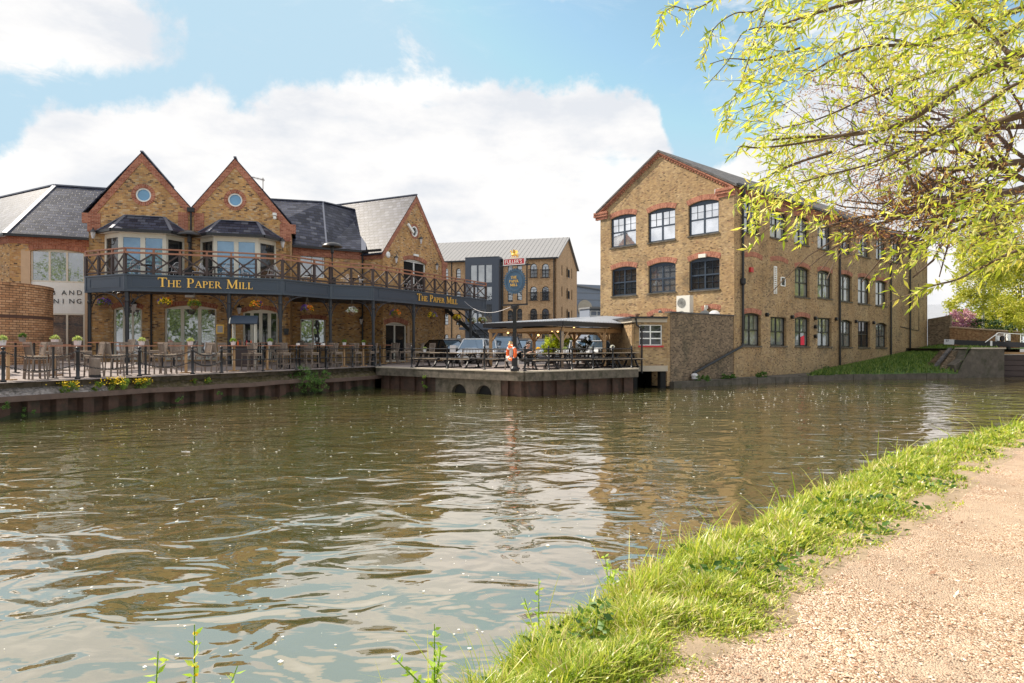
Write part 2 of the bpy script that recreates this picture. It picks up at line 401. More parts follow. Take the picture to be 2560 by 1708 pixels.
def obj(name, mb, m, parent=None, label=None, smooth=False, loc=None):
    me = emesh(name, mb.v, mb.f, mb.uv, M[m] if isinstance(m, str) else m, smooth)
    o = bpy.data.objects.new(name, me); col.objects.link(o)
    if parent is not None: o.parent = parent
    if label: o['label'] = label
    if loc is not None: o.location = loc
    return o
def tag(o, label=None, cat=None, group=None, kind=None):
    if label: o['label'] = label
    if cat: o['category'] = cat
    if group: o['group'] = group
    if kind: o['kind'] = kind
    return o
def thing(name, label, cat, loc=(0, 0, 0), rz=0, group=None):
    o = bpy.data.objects.new(name, None); col.objects.link(o); o.location = loc; o.rotation_euler = (0, 0, rz)
    o.empty_display_size = .2
    return tag(o, label, cat, group)
def copy_tree(o, parent=None):
    c = o.copy(); col.objects.link(c)
    if parent is not None: c.parent = parent
    for ch in list(o.children): copy_tree(ch, c)
    return c
def struct(name, mb, m, smooth=False, label=None, cat=None):
    o = obj(name, mb, m, smooth=smooth); o['kind'] = 'structure'; return o

class Fr:
    """vertical facade plane: s runs along it to the right as seen from the canal, z up, o outward"""
    def __init__(s, x, y, dx, dy):
        L = math.hypot(dx, dy); s.x, s.y, s.dx, s.dy = x, y, dx / L, dy / L; s.nx, s.ny = s.dy, -s.dx
    def P(s, a, z, o=0): return (s.x + s.dx * a + s.nx * o, s.y + s.dy * a + s.ny * o, z)
    def off(s, o): return Fr(s.x + s.nx * o, s.y + s.ny * o, s.dx, s.dy)
    def s_(s, px):
        k = (px - CX) / FP; return (k * s.y - s.x) / (s.dx - k * s.dy)
    def pt(s, px, py):
        a = s.s_(px); return a, HC + (HY - py) * (s.y + s.dy * a) / FP
    @property
    def rz(s): return math.atan2(s.dy, s.dx)
def frm(a, b): return Fr(a[0], a[1], b[0] - a[0], b[1] - a[1])
def at(px, py, d): return Vector(((px - CX) / FP * d, d, HC - (py - HY) / FP * d))

def arch_poly(s0, s1, z0, z1, r, n=10):
    """opening outline, z1 is the crown"""
    if r <= .005: return [(s0, z0), (s1, z0), (s1, z1), (s0, z1)]
    w = s1 - s0; RR = (w * w / 4 + r * r) / (2 * r); cz = z1 - RR; cx = (s0 + s1) / 2
    a = math.asin(min(1, w / 2 / RR))
    if r > w / 2 - 1e-3: a = math.pi / 2
    return [(s0, z0), (s1, z0)] + [(cx + RR * math.sin(a - 2 * a * i / n), cz + RR * math.cos(a - 2 * a * i / n)) for i in range(n + 1)]
def arch_band(mb, F, s0, s1, z1, r, th, o=.02, n=14):
    w = s1 - s0; r = max(r, .03); RR = (w * w / 4 + r * r) / (2 * r); cz = z1 - RR; cx = (s0 + s1) / 2
    a = math.asin(min(1, w / 2 / RR)) if r < w / 2 else math.pi / 2
    for i in range(n):
        t0, t1 = -a + 2 * a * i / n, -a + 2 * a * (i + 1) / n
        q = []
        for t, rr in ((t0, RR), (t1, RR), (t1, RR + th), (t0, RR + th)): q.append((cx + rr * math.sin(t), cz + rr * math.cos(t)))
        l0, l1 = RR * t0, RR * t1
        uv = [(0.01, l0), (0.01, l1), (th, l1), (th, l0)]
        mb.add([F.P(*p, o) for p in q], [(0, 1, 2, 3)], [uv])
        for e in ((0, 1), (2, 3)):
            A, B = q[e[0]], q[e[1]]
            mb.add([F.P(*A, o), F.P(*B, o), F.P(*B, -.05), F.P(*A, -.05)], [(0, 3, 2, 1)] if e[0] == 0 else [(0, 3, 2, 1)], [[(0, 0)] * 4])
    for t in (-a, a):
        A = (cx + RR * math.sin(t), cz + RR * math.cos(t)); B = (cx + (RR + th) * math.sin(t), cz + (RR + th) * math.cos(t))
        mb.add([F.P(*A, o), F.P(*B, o), F.P(*B, -.05), F.P(*A, -.05)], [(0, 1, 2, 3)], [[(0, 0)] * 4])

def window(par, F, s0, s1, z0, z1, rise=0, cols=2, rows=2, head=0, fm='cream', gm='g_dark', recess=.12, fw=.07, mw=.06, thin=None, sill=None, name='window', rowh=None, label=None):
    """frame with a hole for every pane, one sheet of glass behind; returns the wall opening"""
    op = arch_poly(s0, s1, z0, z1, rise)
    g = .004
    ou = arch_poly(s0 + g, s1 - g, z0 + g, z1 - g, rise)
    top = z1 - rise - head
    a0, a1, b0, b1 = s0 + fw, s1 - fw, z0 + fw, (top if (head or rise) else z1 - fw)
    hs = []
    cw = (a1 - a0 - mw * (cols - 1)) / cols
    cuts = rowh or [1 / rows] * rows
    z = b0; H = (b1 - b0 - mw * (rows - 1))
    rects = []
    for fr in cuts:
        h = H * fr
        for i in range(cols):
            x = a0 + i * (cw + mw); rects.append((x, x + cw, z, z + h))
            hs.append([(x, z), (x + cw, z), (x + cw, z + h), (x, z + h)])
        z += h + mw
    if rise > .12 and not head:
        hs.append(arch_poly(a0, a1, top + mw * .6, z1 - fw, max(rise - fw - mw * .6 + .0, .03)))
    mb = MB().prism(F, ou, hs, -recess - .07, -recess)
    if thin:
        tc, trw, which = thin
        for i, (x0, x1, y0, y1) in enumerate(rects):
            if which is not None and (i // cols) not in which: continue
            for k in range(1, tc): c = x0 + (x1 - x0) * k / tc; mb.prism(F, [(c - .0065, y0), (c + .0065, y0), (c + .0065, y1), (c - .0065, y1)], (), -recess - .05, -recess - .02)
            for k in range(1, trw): c = y0 + (y1 - y0) * k / trw; mb.prism(F, [(x0, c - .0065), (x1, c - .0065), (x1, c + .0065), (x0, c + .0065)], (), -recess - .052, -recess - .018)
    fo = obj(name, mb, fm, par, label)
    pb = MB().add([F.P(s0 + .01, z0 + .01, -recess - .055), F.P(s1 - .01, z0 + .01, -recess - .055), F.P(s1 - .01, z1 - .01, -recess - .055), F.P(s0 + .01, z1 - .01, -recess - .055)], [(0, 1, 2, 3)])
    if rise: pb = MB().add([F.P(p[0], p[1], -recess - .055) for p in arch_poly(s0 + .01, s1 - .01, z0 + .01, z1 - .01, rise)], [tuple(range(len(op)))])
    obj('pane', pb, gm, fo)
    if sill:
        obj('sill', MB().prism(F, [(s0 - .06, z0 - .09), (s1 + .06, z0 - .09), (s1 + .06, z0 - .002), (s0 - .06, z0 - .002)], (), -.1, .07), sill, fo)
    return op

def card_cloud(centers, sizes, dirs=None, ar=.35, jit=1.0, seed=0, name='leaves', m=None, parent=None, flat=False, loc=None):
    """many leaf-shaped faces: a folded kite of two quads' worth of triangles each"""
    rng = np.random.default_rng(seed); n = len(centers); C = np.asarray(centers, dtype=np.float32); S = np.asarray(sizes, dtype=np.float32).reshape(-1, 1)
    if dirs is None: D = rng.normal(size=(n, 3))
    else: D = np.asarray(dirs, dtype=np.float32) + rng.normal(size=(n, 3)) * jit * .35
    D /= np.linalg.norm(D, axis=1, keepdims=True) + 1e-9
    A = rng.normal(size=(n, 3)) * (float(flat) if flat else 1) + (np.array([0, 0, 1]) if flat else 0); W = np.cross(D, A); W /= np.linalg.norm(W, axis=1, keepdims=True) + 1e-9
    Nn = np.cross(D, W)
    P0 = C; P2 = C + D * S; mid = C + D * S * .42
    P1 = mid + W * S * ar * .5 + Nn * S * .06; P3 = mid - W * S * ar * .5 + Nn * S * .06
    V = np.stack([P0, P1, P2, P3], 1).reshape(-1, 3)
    me = bpy.data.meshes.new(name); me.vertices.add(4 * n); me.vertices.foreach_set('co', V.ravel())
    idx = np.arange(4 * n).reshape(-1, 4); tri = np.stack([idx[:, [0, 1, 2]], idx[:, [0, 2, 3]]], 1).reshape(-1)
    me.loops.add(6 * n); me.loops.foreach_set('vertex_index', tri.astype(np.int32)); me.polygons.add(2 * n)
    me.polygons.foreach_set('loop_start', np.arange(0, 6 * n, 3, dtype=np.int32)); me.update(calc_edges=True)
    L = me.uv_layers.new(name='UVMap'); rv = np.repeat(rng.random(n), 6); uv = np.stack([rv, np.tile([0, .4, 1, 0, 1, .4], n)], 1)
    L.data.foreach_set('uv', uv.astype(np.float32).ravel())
    me.materials.append(M[m]); o = bpy.data.objects.new(name, me); col.objects.link(o)
    if parent is not None: o.parent = parent
    if loc is not None: o.location = loc
    return o

def blob_points(n, blobs, seed, shell=.55):
    """points gathered in clumps inside ellipsoids (cx,cy,cz,rx,ry,rz)"""
    rng = np.random.default_rng(seed); out = []
    vol = np.array([b[3] * b[4] * b[5] for b in blobs]) ** .66; vol /= vol.sum()
    for b, w in zip(blobs, vol):
        k = max(1, int(n * w)); nc = max(3, k // 45)
        d = rng.normal(size=(nc, 3)); d /= np.linalg.norm(d, axis=1, keepdims=True); rr = rng.uniform(shell, 1, size=(nc, 1)) ** .6
        cc = d * rr; pts = cc[rng.integers(0, nc, k)] + rng.normal(size=(k, 3)) * .13
        out.append(pts * np.array(b[3:6]) + np.array(b[:3]))
    return np.concatenate(out)
# ------------------------------------------------------------------ land, water, quays
TZ = 1.13
LQ = lambda y: -15.5 + .57 * (y - 20)                       # left quay line, X at depth y
QA, QB, QC = (LQ(34.7), 34.7), (0.55, 28.75), (6.2, 32.55)   # quay corners
LD = Vector((.57, 1, 0)).normalized(); LN = Vector((-LD.y, LD.x, 0))      # along the left quay, inland
def perp(x, y): return (Vector((x, y, 0)) - Vector((LQ(20), 20, 0))).dot(LN)
def tz(x, y):
    t = min(1, max(0, (perp(x, y) - 1.6) / 6)); return TZ + .30 * t * t * (3 - 2 * t)

M['paving'] = mat('brown paving', (.20, .165, .155), .75, var=.15, scale=2, bump=.2)
M['asphalt'] = mat('car park asphalt', (.10, .10, .10), .9, var=.2, scale=2)
M['soil'] = mat('verge soil', (.30, .225, .15), .95, var=.4, scale=6, bump=.6)
def path_mat():
    m = bpy.data.materials.new('woodchip path'); m.use_nodes = True; g = G(m.node_tree); b = g.n['Principled BSDF']
    ob = g.new('ShaderNodeTexCoord').outputs['Object']
    vo = g.new('ShaderNodeTexVoronoi'); vo.inputs['Scale'].default_value = 95; g.l.new(g.vm(ob, (1, 1.0, 1)), vo.inputs['Vector'])
    rnd = g.xyz(vo.outputs['Color'])[0]
    chips = g.ramp(rnd, [(0, (.17, .10, .06)), (.25, (.34, .225, .145)), (.6, (.46, .325, .225)), (.85, (.62, .48, .37)), (.93, (.74, .62, .52)), (1, (.24, .14, .09))])
    dust = g.mix(g.noise(ob, 30, 4, .7), (.36, .265, .19), (.48, .365, .27))
    k = g.sstep(g.noise(g.vm(ob, (1.1, .7, 1)), 1.3, 6, .7), .40, .58)
    c = g.mix(k, dust, chips)
    big = g.m('MULTIPLY', g.m('MULTIPLY_ADD', g.noise(ob, .9, 5, .7), .8, .6), g.m('MULTIPLY_ADD', g.noise(ob, 5, 3, .6), .5, .75))
    g.put(b.inputs['Base Color'], g.mix(1, c, g.vec(big, big, big), 'MULTIPLY')); b.inputs['Roughness'].default_value = .95; b.inputs['Specular IOR Level'].default_value = .15
    bn = g.new('ShaderNodeBump'); bn.inputs['Strength'].default_value = .8; bn.inputs['Distance'].default_value = .02
    g.l.new(g.m('ADD', g.m('MULTIPLY', vo.outputs['Distance'], -.7), g.noise(ob, 22, 5, .7)), bn.inputs['Height']); g.l.new(bn.outputs[0], b.inputs['Normal'])
    return m
M['path'] = path_mat()
def water_mat():
    m = bpy.data.materials.new('canal water'); m.use_nodes = True; g = G(m.node_tree); b = g.n['Principled BSDF']
    ob = g.new('ShaderNodeTexCoord').outputs['Object']
    n = g.noise(ob, .13, 3, .6)
    c = g.mix(g.sstep(n, .4, .65), (.082, .086, .030), (.10, .082, .034))
    g.put(b.inputs['Base Color'], c); b.inputs['Roughness'].default_value = .6; b.inputs['Specular IOR Level'].default_value = 0
    w0 = g.noise(g.vm(ob, (.7, 1, 1)), .42, 2, .4, .4)
    w1 = g.noise(g.vm(ob, (.72, 1.0, 1)), 1.55, 2, .42, .8)
    w2 = g.noise(g.vm(ob, (.8, 1.4, 1)), 3.6, 2, .5, .6)
    w3 = g.noise(g.vm(ob, (1, 2.2, 1)), 8, 2, .5)
    _, Y, _ = g.xyz(ob)
    near = g.m('MULTIPLY_ADD', g.sstep(Y, 4, 26), .9, .25)
    h = g.m('ADD', g.m('MULTIPLY_ADD', w1, .050, g.m('MULTIPLY', w0, .075)), g.m('ADD', g.m('MULTIPLY', w2, g.m('MULTIPLY', near, .0095)), g.m('MULTIPLY', w3, g.m('MULTIPLY', near, .0016))))
    bn = g.new('ShaderNodeBump'); bn.inputs['Strength'].default_value = 1; bn.inputs['Distance'].default_value = 1
    g.l.new(h, bn.inputs['Height'])
    gl = g.new('ShaderNodeBsdfGlossy'); gl.inputs['Roughness'].default_value = .015; gl.inputs['Color'].default_value = (1, .93, .895, 1); g.l.new(bn.outputs[0], gl.inputs['Normal'])
    lw = g.new('ShaderNodeLayerWeight'); lw.inputs[0].default_value = .5; g.l.new(bn.outputs[0], lw.inputs['Normal'])
    fr = g.m('MULTIPLY_ADD', g.m('POWER', lw.outputs['Facing'], 3.0), .58, .33)
    mx = g.new('ShaderNodeMixShader'); g.l.new(fr, mx.inputs[0]); g.l.new(b.outputs[0], mx.inputs[1]); g.l.new(gl.outputs[0], mx.inputs[2]); g.l.new(mx.outputs[0], g.n['Material Output'].inputs[0])
    return m
M['water'] = water_mat()
struct('water', MB().add([(-300, -120, 0), (300, -120, 0), (300, 300, 0), (-300, 300, 0)], [(0, 1, 2, 3)]), 'water')

GZ = lambda p, z: (p[0], p[1], z)
CW0 = (8.45, 35.0)                                        # foot of the wing wall
MS = Fr(13.3, 39.3, 1.122, 1)                             # mill: long side
MG = Fr(6.35, 47.1, .6654, -.7465)                        # mill: gable
ledge = [(8.55, 34.75), (14.5, 38.75), (20.9, 42.5), (25, 44.0), (30.5, 44.9)]
land = [(LQ(-60), -60), QA, QB, QC, (5.2, 35.6), (7.0, 38.3), (8.55, 35.2), MS.P(0, 0)[:2], MS.P(36, 0)[:2], (34.6, 56), (34.6, 47.2), (41, 44.5), (48, 40), (600, 300), (600, 2500), (-1500, 2500), (-1500, -60)]
def flat(pts, z):
    mb = MB(); tr = tessellate_polygon([[Vector((p[0], p[1], 0)) for p in pts]])
    return mb.add([(p[0], p[1], z) for p in pts], tr)
ground = struct('ground', flat(land, TZ - .012), 'asphalt')
ap = MB(); n1, n2 = 70, 16
for i in range(n1 + 1):
    for j in range(n2 + 1):
        a = -45 + 62.8 * i / n1; b = 22 * j / n2; p = Vector((LQ(20), 20, 0)) + LD * a + LN * b
        ap.v.append((p.x, p.y, tz(p.x, p.y) + .004))
ap.f = [[i * (n2 + 1) + j, (i + 1) * (n2 + 1) + j, (i + 1) * (n2 + 1) + j + 1, i * (n2 + 1) + j + 1] for i in range(n1) for j in range(n2)]
struct('terrace_paving', ap, 'paving')
struct('deck', flat([QA, QB, QC, (5.0, 42), (-2, 52), (-8, 44)], TZ), 'paving')

# left quay: steel sheet piling, timber waler, stone slope, kerb
quay = thing('quay_wall', 'rusty sheet pile canal wall with timber waler below the bar terrace', 'quay wall', (LQ(20), 20, 0))
def lq(a, b, z): p = Vector((LQ(20), 20, 0)) + LD * a + LN * b; return (p.x - LQ(20), p.y - 20, z)
a0, a1 = -42, 17.0
mb = MB(); a = a0; k = 0; prof = []
while a < a1:
    prof += [(a, -.02), (a + .34, -.02), (a + .42, .20), (a + .74, .20)]; a += .82
vs = []
for a, b in prof: vs += [lq(a, b, -.6), lq(a, b, .56)]
mb.add(vs, [(2 * i, 2 * i + 2, 2 * i + 3, 2 * i + 1) for i in range(len(prof) - 1)]); obj('sheet_piling', mb, 'pile', quay)
mb = MB(); rng = random.Random(3); a = a0
pts = []
while a <= a1 + 2: pts.append((a, rng.uniform(-.03, .05))); a += 1.5
for (p, dz), (q, dz2) in zip(pts, pts[1:]): mb.beam(lq(p, -.08, .60 + dz), lq(q + .01, -.08, .60 + dz2), .14, .17)
obj('waler', mb, 'timber_wet', quay)
mb = MB(); vs = []; ns = 320; rng = random.Random(5)
for i in range(ns + 1):
    a = a0 + (a1 - a0) * i / ns
    for j in range(6): t = j / 5; vs.append(lq(a, -.02 + .40 * t + rng.uniform(-.03, .03) * (0 < j < 5), .63 + .33 * t + rng.uniform(-.035, .035) * (0 < j < 5)))
fs_l = []; fs_r = []
for i in range(ns):
    for j in range(5):
        f = (i * 6 + j, (i + 1) * 6 + j, (i + 1) * 6 + j + 1, i * 6 + j + 1); (fs_l if a0 + (a1 - a0) * i / ns < 3 else fs_r).append(f)
obj('stone_slope', MB().add(vs, fs_l), 'rubble', quay); obj('mossy_slope', MB().add(vs, fs_r), 'moss', quay)
mb = MB(); a = a0
while a < a1: mb.box(lq(a + .6, .49, 1.03), (.29, 1.185, .21 + rng.uniform(-.008, .008)), -math.atan2(.57, 1)); a += 1.2
obj('kerb', mb, 'concrete', quay)

def quay_right():
    q = thing('quay_wall', 'concrete capped canal wall with two round culvert openings', 'quay wall', (QB[0], QB[1], 0))
    o = Vector((QB[0], QB[1], 0))
    for k, (A, B) in enumerate(((QA, QB), (QB, QC))):
        F = frm(A, B); L = math.hypot(B[0] - A[0], B[1] - A[1]); F = Fr(F.x - o.x, F.y - o.y, F.dx, F.dy)
        out = .10
        cap = MB(); s = 0; rr = random.Random(k)
        while s < L - .01:
            e = min(L, s + 2.3)
            if L - e < .6: e = L
            cap.prism(F, [(s + .004, .70), (e - .004, .70), (e - .004, TZ - .05), (s + .004, TZ - .05)], (), -.5, out + rr.uniform(-.012, .012))
            s = e
        obj('capping_beam', cap, 'concrete', q)
        obj('coping', MB().prism(F, [(0, TZ - .045), (L, TZ - .045), (L, TZ + .012), (0, TZ + .012)], (), -.45, out + .03), 'concrete_pale', q)
        if k == 0:
            FF = frm(A, B); c1, c2 = FF.s_(1143.7), FF.s_(1206); e0, e1 = FF.s_(1085), FF.s_(1248)
            def half(c): return arch_poly(c - .47, c + .47, -.62, .43, .47, 16)
            obj('culvert_wall', MB().prism(F, [(e0, -.7), (e1, -.7), (e1, .695), (e0, .695)], [half(c1), half(c2)], -.31, -.10), 'concrete', q)
            obj('culvert', MB().prism(F, [(e0 - .2, -.7), (e1 + .2, -.7), (e1 + .2, .69), (e0 - .2, .69)], (), -1.6, -.32), 'culvert', q)  # black block close behind the arches, painting the shade inside them
            rng_ = [(0, e0), (e1, L)]
        else: rng_ = [(0, L)]
        pm = MB()
        for r0, r1 in rng_:
            s = r0
            while s < r1:
                e = min(r1, s + .38); pm.prism(F, [(s, -.7), (e, -.7), (e, .695), (s, .695)], (), -.6, -.14 if int(s / .38) % 2 else -.26); s = e
        obj('sheet_piling', pm, 'pile', q)
    return q
quay_right()

# terrace edge: bollards with chains on the left, railings elsewhere
def bollard_prof(h): return [(.0, 0), (.085, 0), (.085, .05), (.05, .08), (.045, h - .22), (.065, h - .20), (.065, h - .14), (.03, h - .12), (.03, h - .10), (.058, h - .07), (.066, h - .035), (.05, h - .01), (.001, h)]
EO = .42
def on_left(px): # point on the bollard line at image column px
    k = (px - CX) / FP; x0, y0 = LQ(20) + LN.x * EO, 20 + LN.y * EO; t = (k * y0 - x0) / (LD.x - k * LD.y); return Vector((x0 + LD.x * t, y0 + LD.y * t, TZ))
bpx = [-130, 8, 194, 349, 481.5, 553.7]
b0 = thing('bollard', 'black ball-topped iron bollard', 'bollard', group='bollards along the terrace edge')
obj('post', MB().lathe(bollard_prof(1.10), 12), 'iron', b0, smooth=True)
ords = ['first', 'second', 'third', 'fourth', 'fifth', 'sixth', 'seventh', 'eighth', 'ninth', 'tenth', 'eleventh', 'twelfth', 'thirteenth', 'fourteenth']
pos = [on_left(p) for p in bpx]
for i, p in enumerate(pos):
    if i == 0: continue
    o = b0 if i == 1 else copy_tree(b0); o.location = p
    o['label'] = ['', 'black ball-topped bollard at the left edge of the photo', 'second black chain bollard from the left, left of the first yellow flowers', 'third black chain bollard, behind the largest yellow flower clump', 'fourth black chain bollard, below the glazed pub door', 'black bollard where the chains end and the rails begin'][i]
def chain(p, q, z0, sag, label):
    o = thing('chain', label, 'chain', p, 0, 'chains slung between the bollards'); mb = MB(); n = 36; d = q - p
    for i in range(n):
        t = (i + .5) / n; c = d * t + Vector((0, 0, z0 - 4 * sag * t * (1 - t))); T = Matrix.Rotation(math.atan2(d.y, d.x), 3, 'Z') @ Matrix.Rotation(-math.atan((4 * sag * (2 * t - 1)) / d.length), 3, 'Y') @ Matrix.Rotation(R(90 if i % 2 else 0) + .4, 3, 'X')
        mb.torus(c, .034, .009, T @ Matrix.Diagonal((1.15, 1, .75)), 8, 5)
    obj('links', mb, 'iron', o)
for i in range(len(pos) - 1):
    side = ['left of the leftmost bollard', 'between the two leftmost bollards', 'between the second and third bollards', 'between the third and fourth bollards', 'between the last two chain bollards'][i]
    chain(pos[i], pos[i + 1], .95, .22, 'upper drooping black chain ' + side); chain(pos[i], pos[i + 1], .52, .20, 'lower drooping black chain ' + side)
def railing(pts, label, skip=()):
    p0 = pts[0]; r = thing('railing', label, 'railing', p0)
    for i, p in enumerate(pts):
        if i in skip: continue
        obj('post', MB().lathe([(.0, 0), (.075, 0), (.075, .04), (.036, .06), (.036, .48), (.052, .50), (.052, .56), (.036, .58), (.036, .90), (.055, .92), (.055, 1.0), (.028, 1.02), (.05, 1.06), (.05, 1.09), (.001, 1.13)], 10, p - p0), 'iron', r, smooth=True)
    for z, nm in ((.97, 'top_rail'), (.53, 'lower_rail')):
        obj(nm, MB().tube([q - p0 + Vector((0, 0, z)) for q in pts], .021, 8), 'iron', r)
railing([on_left(p) for p in (553.7, 658, 741, 816.6, 881.6, 938)], 'black two-rail iron railing in front of the bar stools', skip=(0,))
FA, FB = frm(QA, QB).off(-.2), frm(QB, QC).off(-.2)
ra = [Vector(FA.P(FA.s_(p), TZ)) for p in (950, 1029, 1118, 1211)] + [Vector((QB[0] + .02, QB[1] + .22, TZ))]
railing(ra, 'black two-rail iron railing above the two culverts')
railing([ra[-1]] + [Vector(FB.P(FB.s_(p), TZ)) for p in (1371.7, 1430, 1482.7, 1532, 1579)], 'black two-rail iron railing in front of the timber shelter', skip=(0,))

# ------------------------------------------------------------------ the pub
def arch_part(par, *a, m='brick_red', **k):
    mb = MB(); arch_band(mb, *a, **k); return obj('brick_arch', mb, m, par)
PF = Fr((208 - CX) / FP * 33, 33, .956, .292)              # twin gable front
pub = thing('pub', 'yellow brick pub with three gables, slate roofs and a long navy balcony', 'pub')
def zat(F, py, s): return HC + (HY - py) * (F.y + F.dy * s) / FP
def recta(F, x0, x1, yt, yb, rise_px=0):
    """opening from image columns and rows, measured at its middle"""
    s0, s1 = F.s_(x0), F.s_(x1); sm = (s0 + s1) / 2
    return s0, s1, zat(F, yb, sm), zat(F, yt, sm), rise_px * (F.y + F.dy * sm) / FP
def surf(pts, m, name, par, t=.10):
    return obj(name, MB().slab(pts, t), m, par)

sL, sR = PF.s_(222), PF.s_(725)
A1, A2 = PF.pt(354.6, 382), PF.pt(587.5, 396)
EL, ER = PF.pt(208, 531), PF.pt(731.7, 561)
V = PF.pt(478, 520)
eL = (sL, EL[1]); eR = (sR, ER[1])
holes = []
# ground floor doors and arches
doors = [(283, 355, 766, 905, 8, 3, 'tall cream framed window'), (411, 541, 764, 903, 9, 3, 'wide glazed door'), (607, 695, 774, 903, 9, 4, 'panelled door')]
for i, (x0, x1, yt, yb, rp, c, lb) in enumerate(doors):
    s0, s1, z0, z1, r = recta(PF, x0, x1, yt, yb, rp); z0 = tz(*PF.P((s0 + s1) / 2, 0)[:2]) + .08
    if i == 1:
        holes.append(window(pub, PF, s0, s1, z0, z1, r, 3, 1, 0, 'cream', 'g_mid', .12, .09, .16, name='door', rowh=[1]))
    else: holes.append(window(pub, PF, s0, s1, z0, z1, r, c, 1, 0, 'cream', 'g_dark' if i else 'g_mid', .12, .09, .09 if i == 0 else .17, name='door', rowh=[1]))
    arch_part(pub, PF, s0 - .03, s1 + .03, z1 + .01, r, .24)
sA, sB, zc, zd, _ = recta(PF, 411, 541, 764, 903)
# round windows
for (x, y) in ((358.6, 487.5), (588, 500)):
    s, z = PF.pt(x, y); r = .36
    circ = lambda rr: [(s + rr * math.cos(2 * math.pi * k / 28), z + rr * math.sin(2 * math.pi * k / 28)) for k in range(28)]
    holes.append(circ(r))
    w = obj('round_window', MB().prism(PF, circ(r - .003), [circ(r - .07)], -.14, -.03), 'white_pt', pub)
    obj('pane', MB().add([PF.P(*p, -.10) for p in circ(r - .02)], [tuple(range(28))]), 'g_sky', w)
    rb = MB()
    for k in range(28):
        t0, t1 = 2 * math.pi * k / 28, 2 * math.pi * (k + 1) / 28
        q = [(s + rr * math.cos(t), z + rr * math.sin(t)) for t, rr in ((t0, r), (t1, r), (t1, r + .2), (t0, r + .2))]
        rb.add([PF.P(*p, .015) for p in q], [(0, 1, 2, 3)], [[(.01, t0 * r), (.01, t1 * r), (.2, t1 * r), (.2, t0 * r)]])
    obj('brick_ring', rb, 'brick_red', pub)
# bay windows sit in front of rectangular openings in the wall
bays = []
for (x0, x1, fa, fb, e0, e1, g0, g1, r0, r1, yr, ye, yf) in ((261.6, 461, 298, 415, 247, 471, 286, 412, 318, 402, 541, 583, 590), (501, 690, 534, 646, 487, 702, 522, 646, 552, 637, 553, 593, 600)):
    s0, s1 = PF.s_(x0), PF.s_(x1); bays.append((s0, s1))
    sm = (s0 + s1) / 2; z1 = zat(PF, yf, sm); z0 = 5.6
    holes.append([(s0 + .15, z0), (s1 - .15, z0), (s1 - .15, z1 - .1), (s0 + .15, z1 - .1)])
outline = [(sL, .9), (sR, .9), eR, A2, V, A1, eL]
wall = obj('front_wall', MB().prism(PF, outline, holes, -.3, 0), 'brick_pub', pub)
# verges in red brick
def verge(F, a, b, w=.34, o=.03, inset=0):
    """red band under a roof slope from a up (or down) to b"""
    d = (b[0] - a[0], b[1] - a[1]); L = math.hypot(*d); n = (d[1] / L, -d[0] / L)
    if n[1] > 0: n = (-n[0], -n[1])
    return [a, b, (b[0] + n[0] * w * .0, b[1] - w * 1.45), (a[0] + n[0] * w * .0, a[1] - w * 1.45)]
for a, b in ((eL, A1), (V, A1), (V, A2), (eR, A2)):
    v_ = verge(PF, a, b)
    xm = (max(a[0], b[0]) + min(a[0], b[0])) / 2
    poly = v_ if (b[0] > a[0]) else v_[::-1]
    mb = MB().prism(PF, poly if (b[0] > a[0]) == True else poly, (), -.05, .035); obj('red_brick_band', mb, 'brick_red', pub)
# kneelers
for s, z, sg in ((sL, EL[1], -1), (sR, ER[1], 1)):
    x = [s - sg * .52, s + sg * .30]; lo, hi = min(x), max(x)
    mb = MB().prism(PF, [(lo, z - .52), (hi, z - .52), (hi, z - .02), (lo, z - .02)], (), -.1, .05)
    x = [s - sg * .52, s + sg * .06]; lo, hi = min(x), max(x)
    mb.prism(PF, [(lo, z - .95), (hi, z - .95), (hi, z - .525), (lo, z - .525)], (), -.1, .045); obj('red_brick_band', mb, 'brick_red', pub)
for sg in (-1, 1):
    x = sorted((V[0] + sg * .14, V[0] + sg * .62)); mb = MB().prism(PF, [(x[0], V[1] - 1.2), (x[1], V[1] - 1.2), (x[1], V[1] - .25), (x[0], V[1] - .25)], (), -.05, .03); obj('red_brick_band', mb, 'brick_red', pub)
# roofs of the twin gables
def roofpair(F, eave_l, apex, eave_r, back, m, over=.12, fr=.035, edge=True):
    for a, b in ((eave_l, apex), (eave_r, apex)):
        dx = a[0] - b[0]; dz = a[1] - b[1]; L = math.hypot(dx, dz); a2 = (a[0] + dx / L * over, a[1] + dz / L * over)
        up = .035
        surf([F.P(a2[0], a2[1] + up, fr), F.P(b[0], b[1] + up, fr), F.P(b[0], b[1] + up, -back), F.P(a2[0], a2[1] + up, -back)], m, 'roof', pub, .05)
    obj('ridge_tiles', MB().beam(F.P(apex[0], apex[1] + .06, fr + .02), F.P(apex[0], apex[1] + .06, -back), .14, .07), 'lead', pub)
roofpair(PF, EL, A1, V, 8, 'slate'); roofpair(PF, V, A2, ER, 8, 'slate')
obj('end_wall', MB().prism(Fr(*PF.P(sR, 0)[:2], -PF.nx, -PF.ny), [(0, .9), (5, .9), (5, ER[1]), (0, ER[1])], (), -.2, 0), 'brick_pub', pub)
FLw = Fr(*PF.P(sL, 0, -9)[:2], PF.nx, PF.ny)
obj('end_wall', MB().prism(FLw, [(0, .9), (9, .9), (9, EL[1]), (0, EL[1])], (), -.2, 0), 'brick_pub', pub)
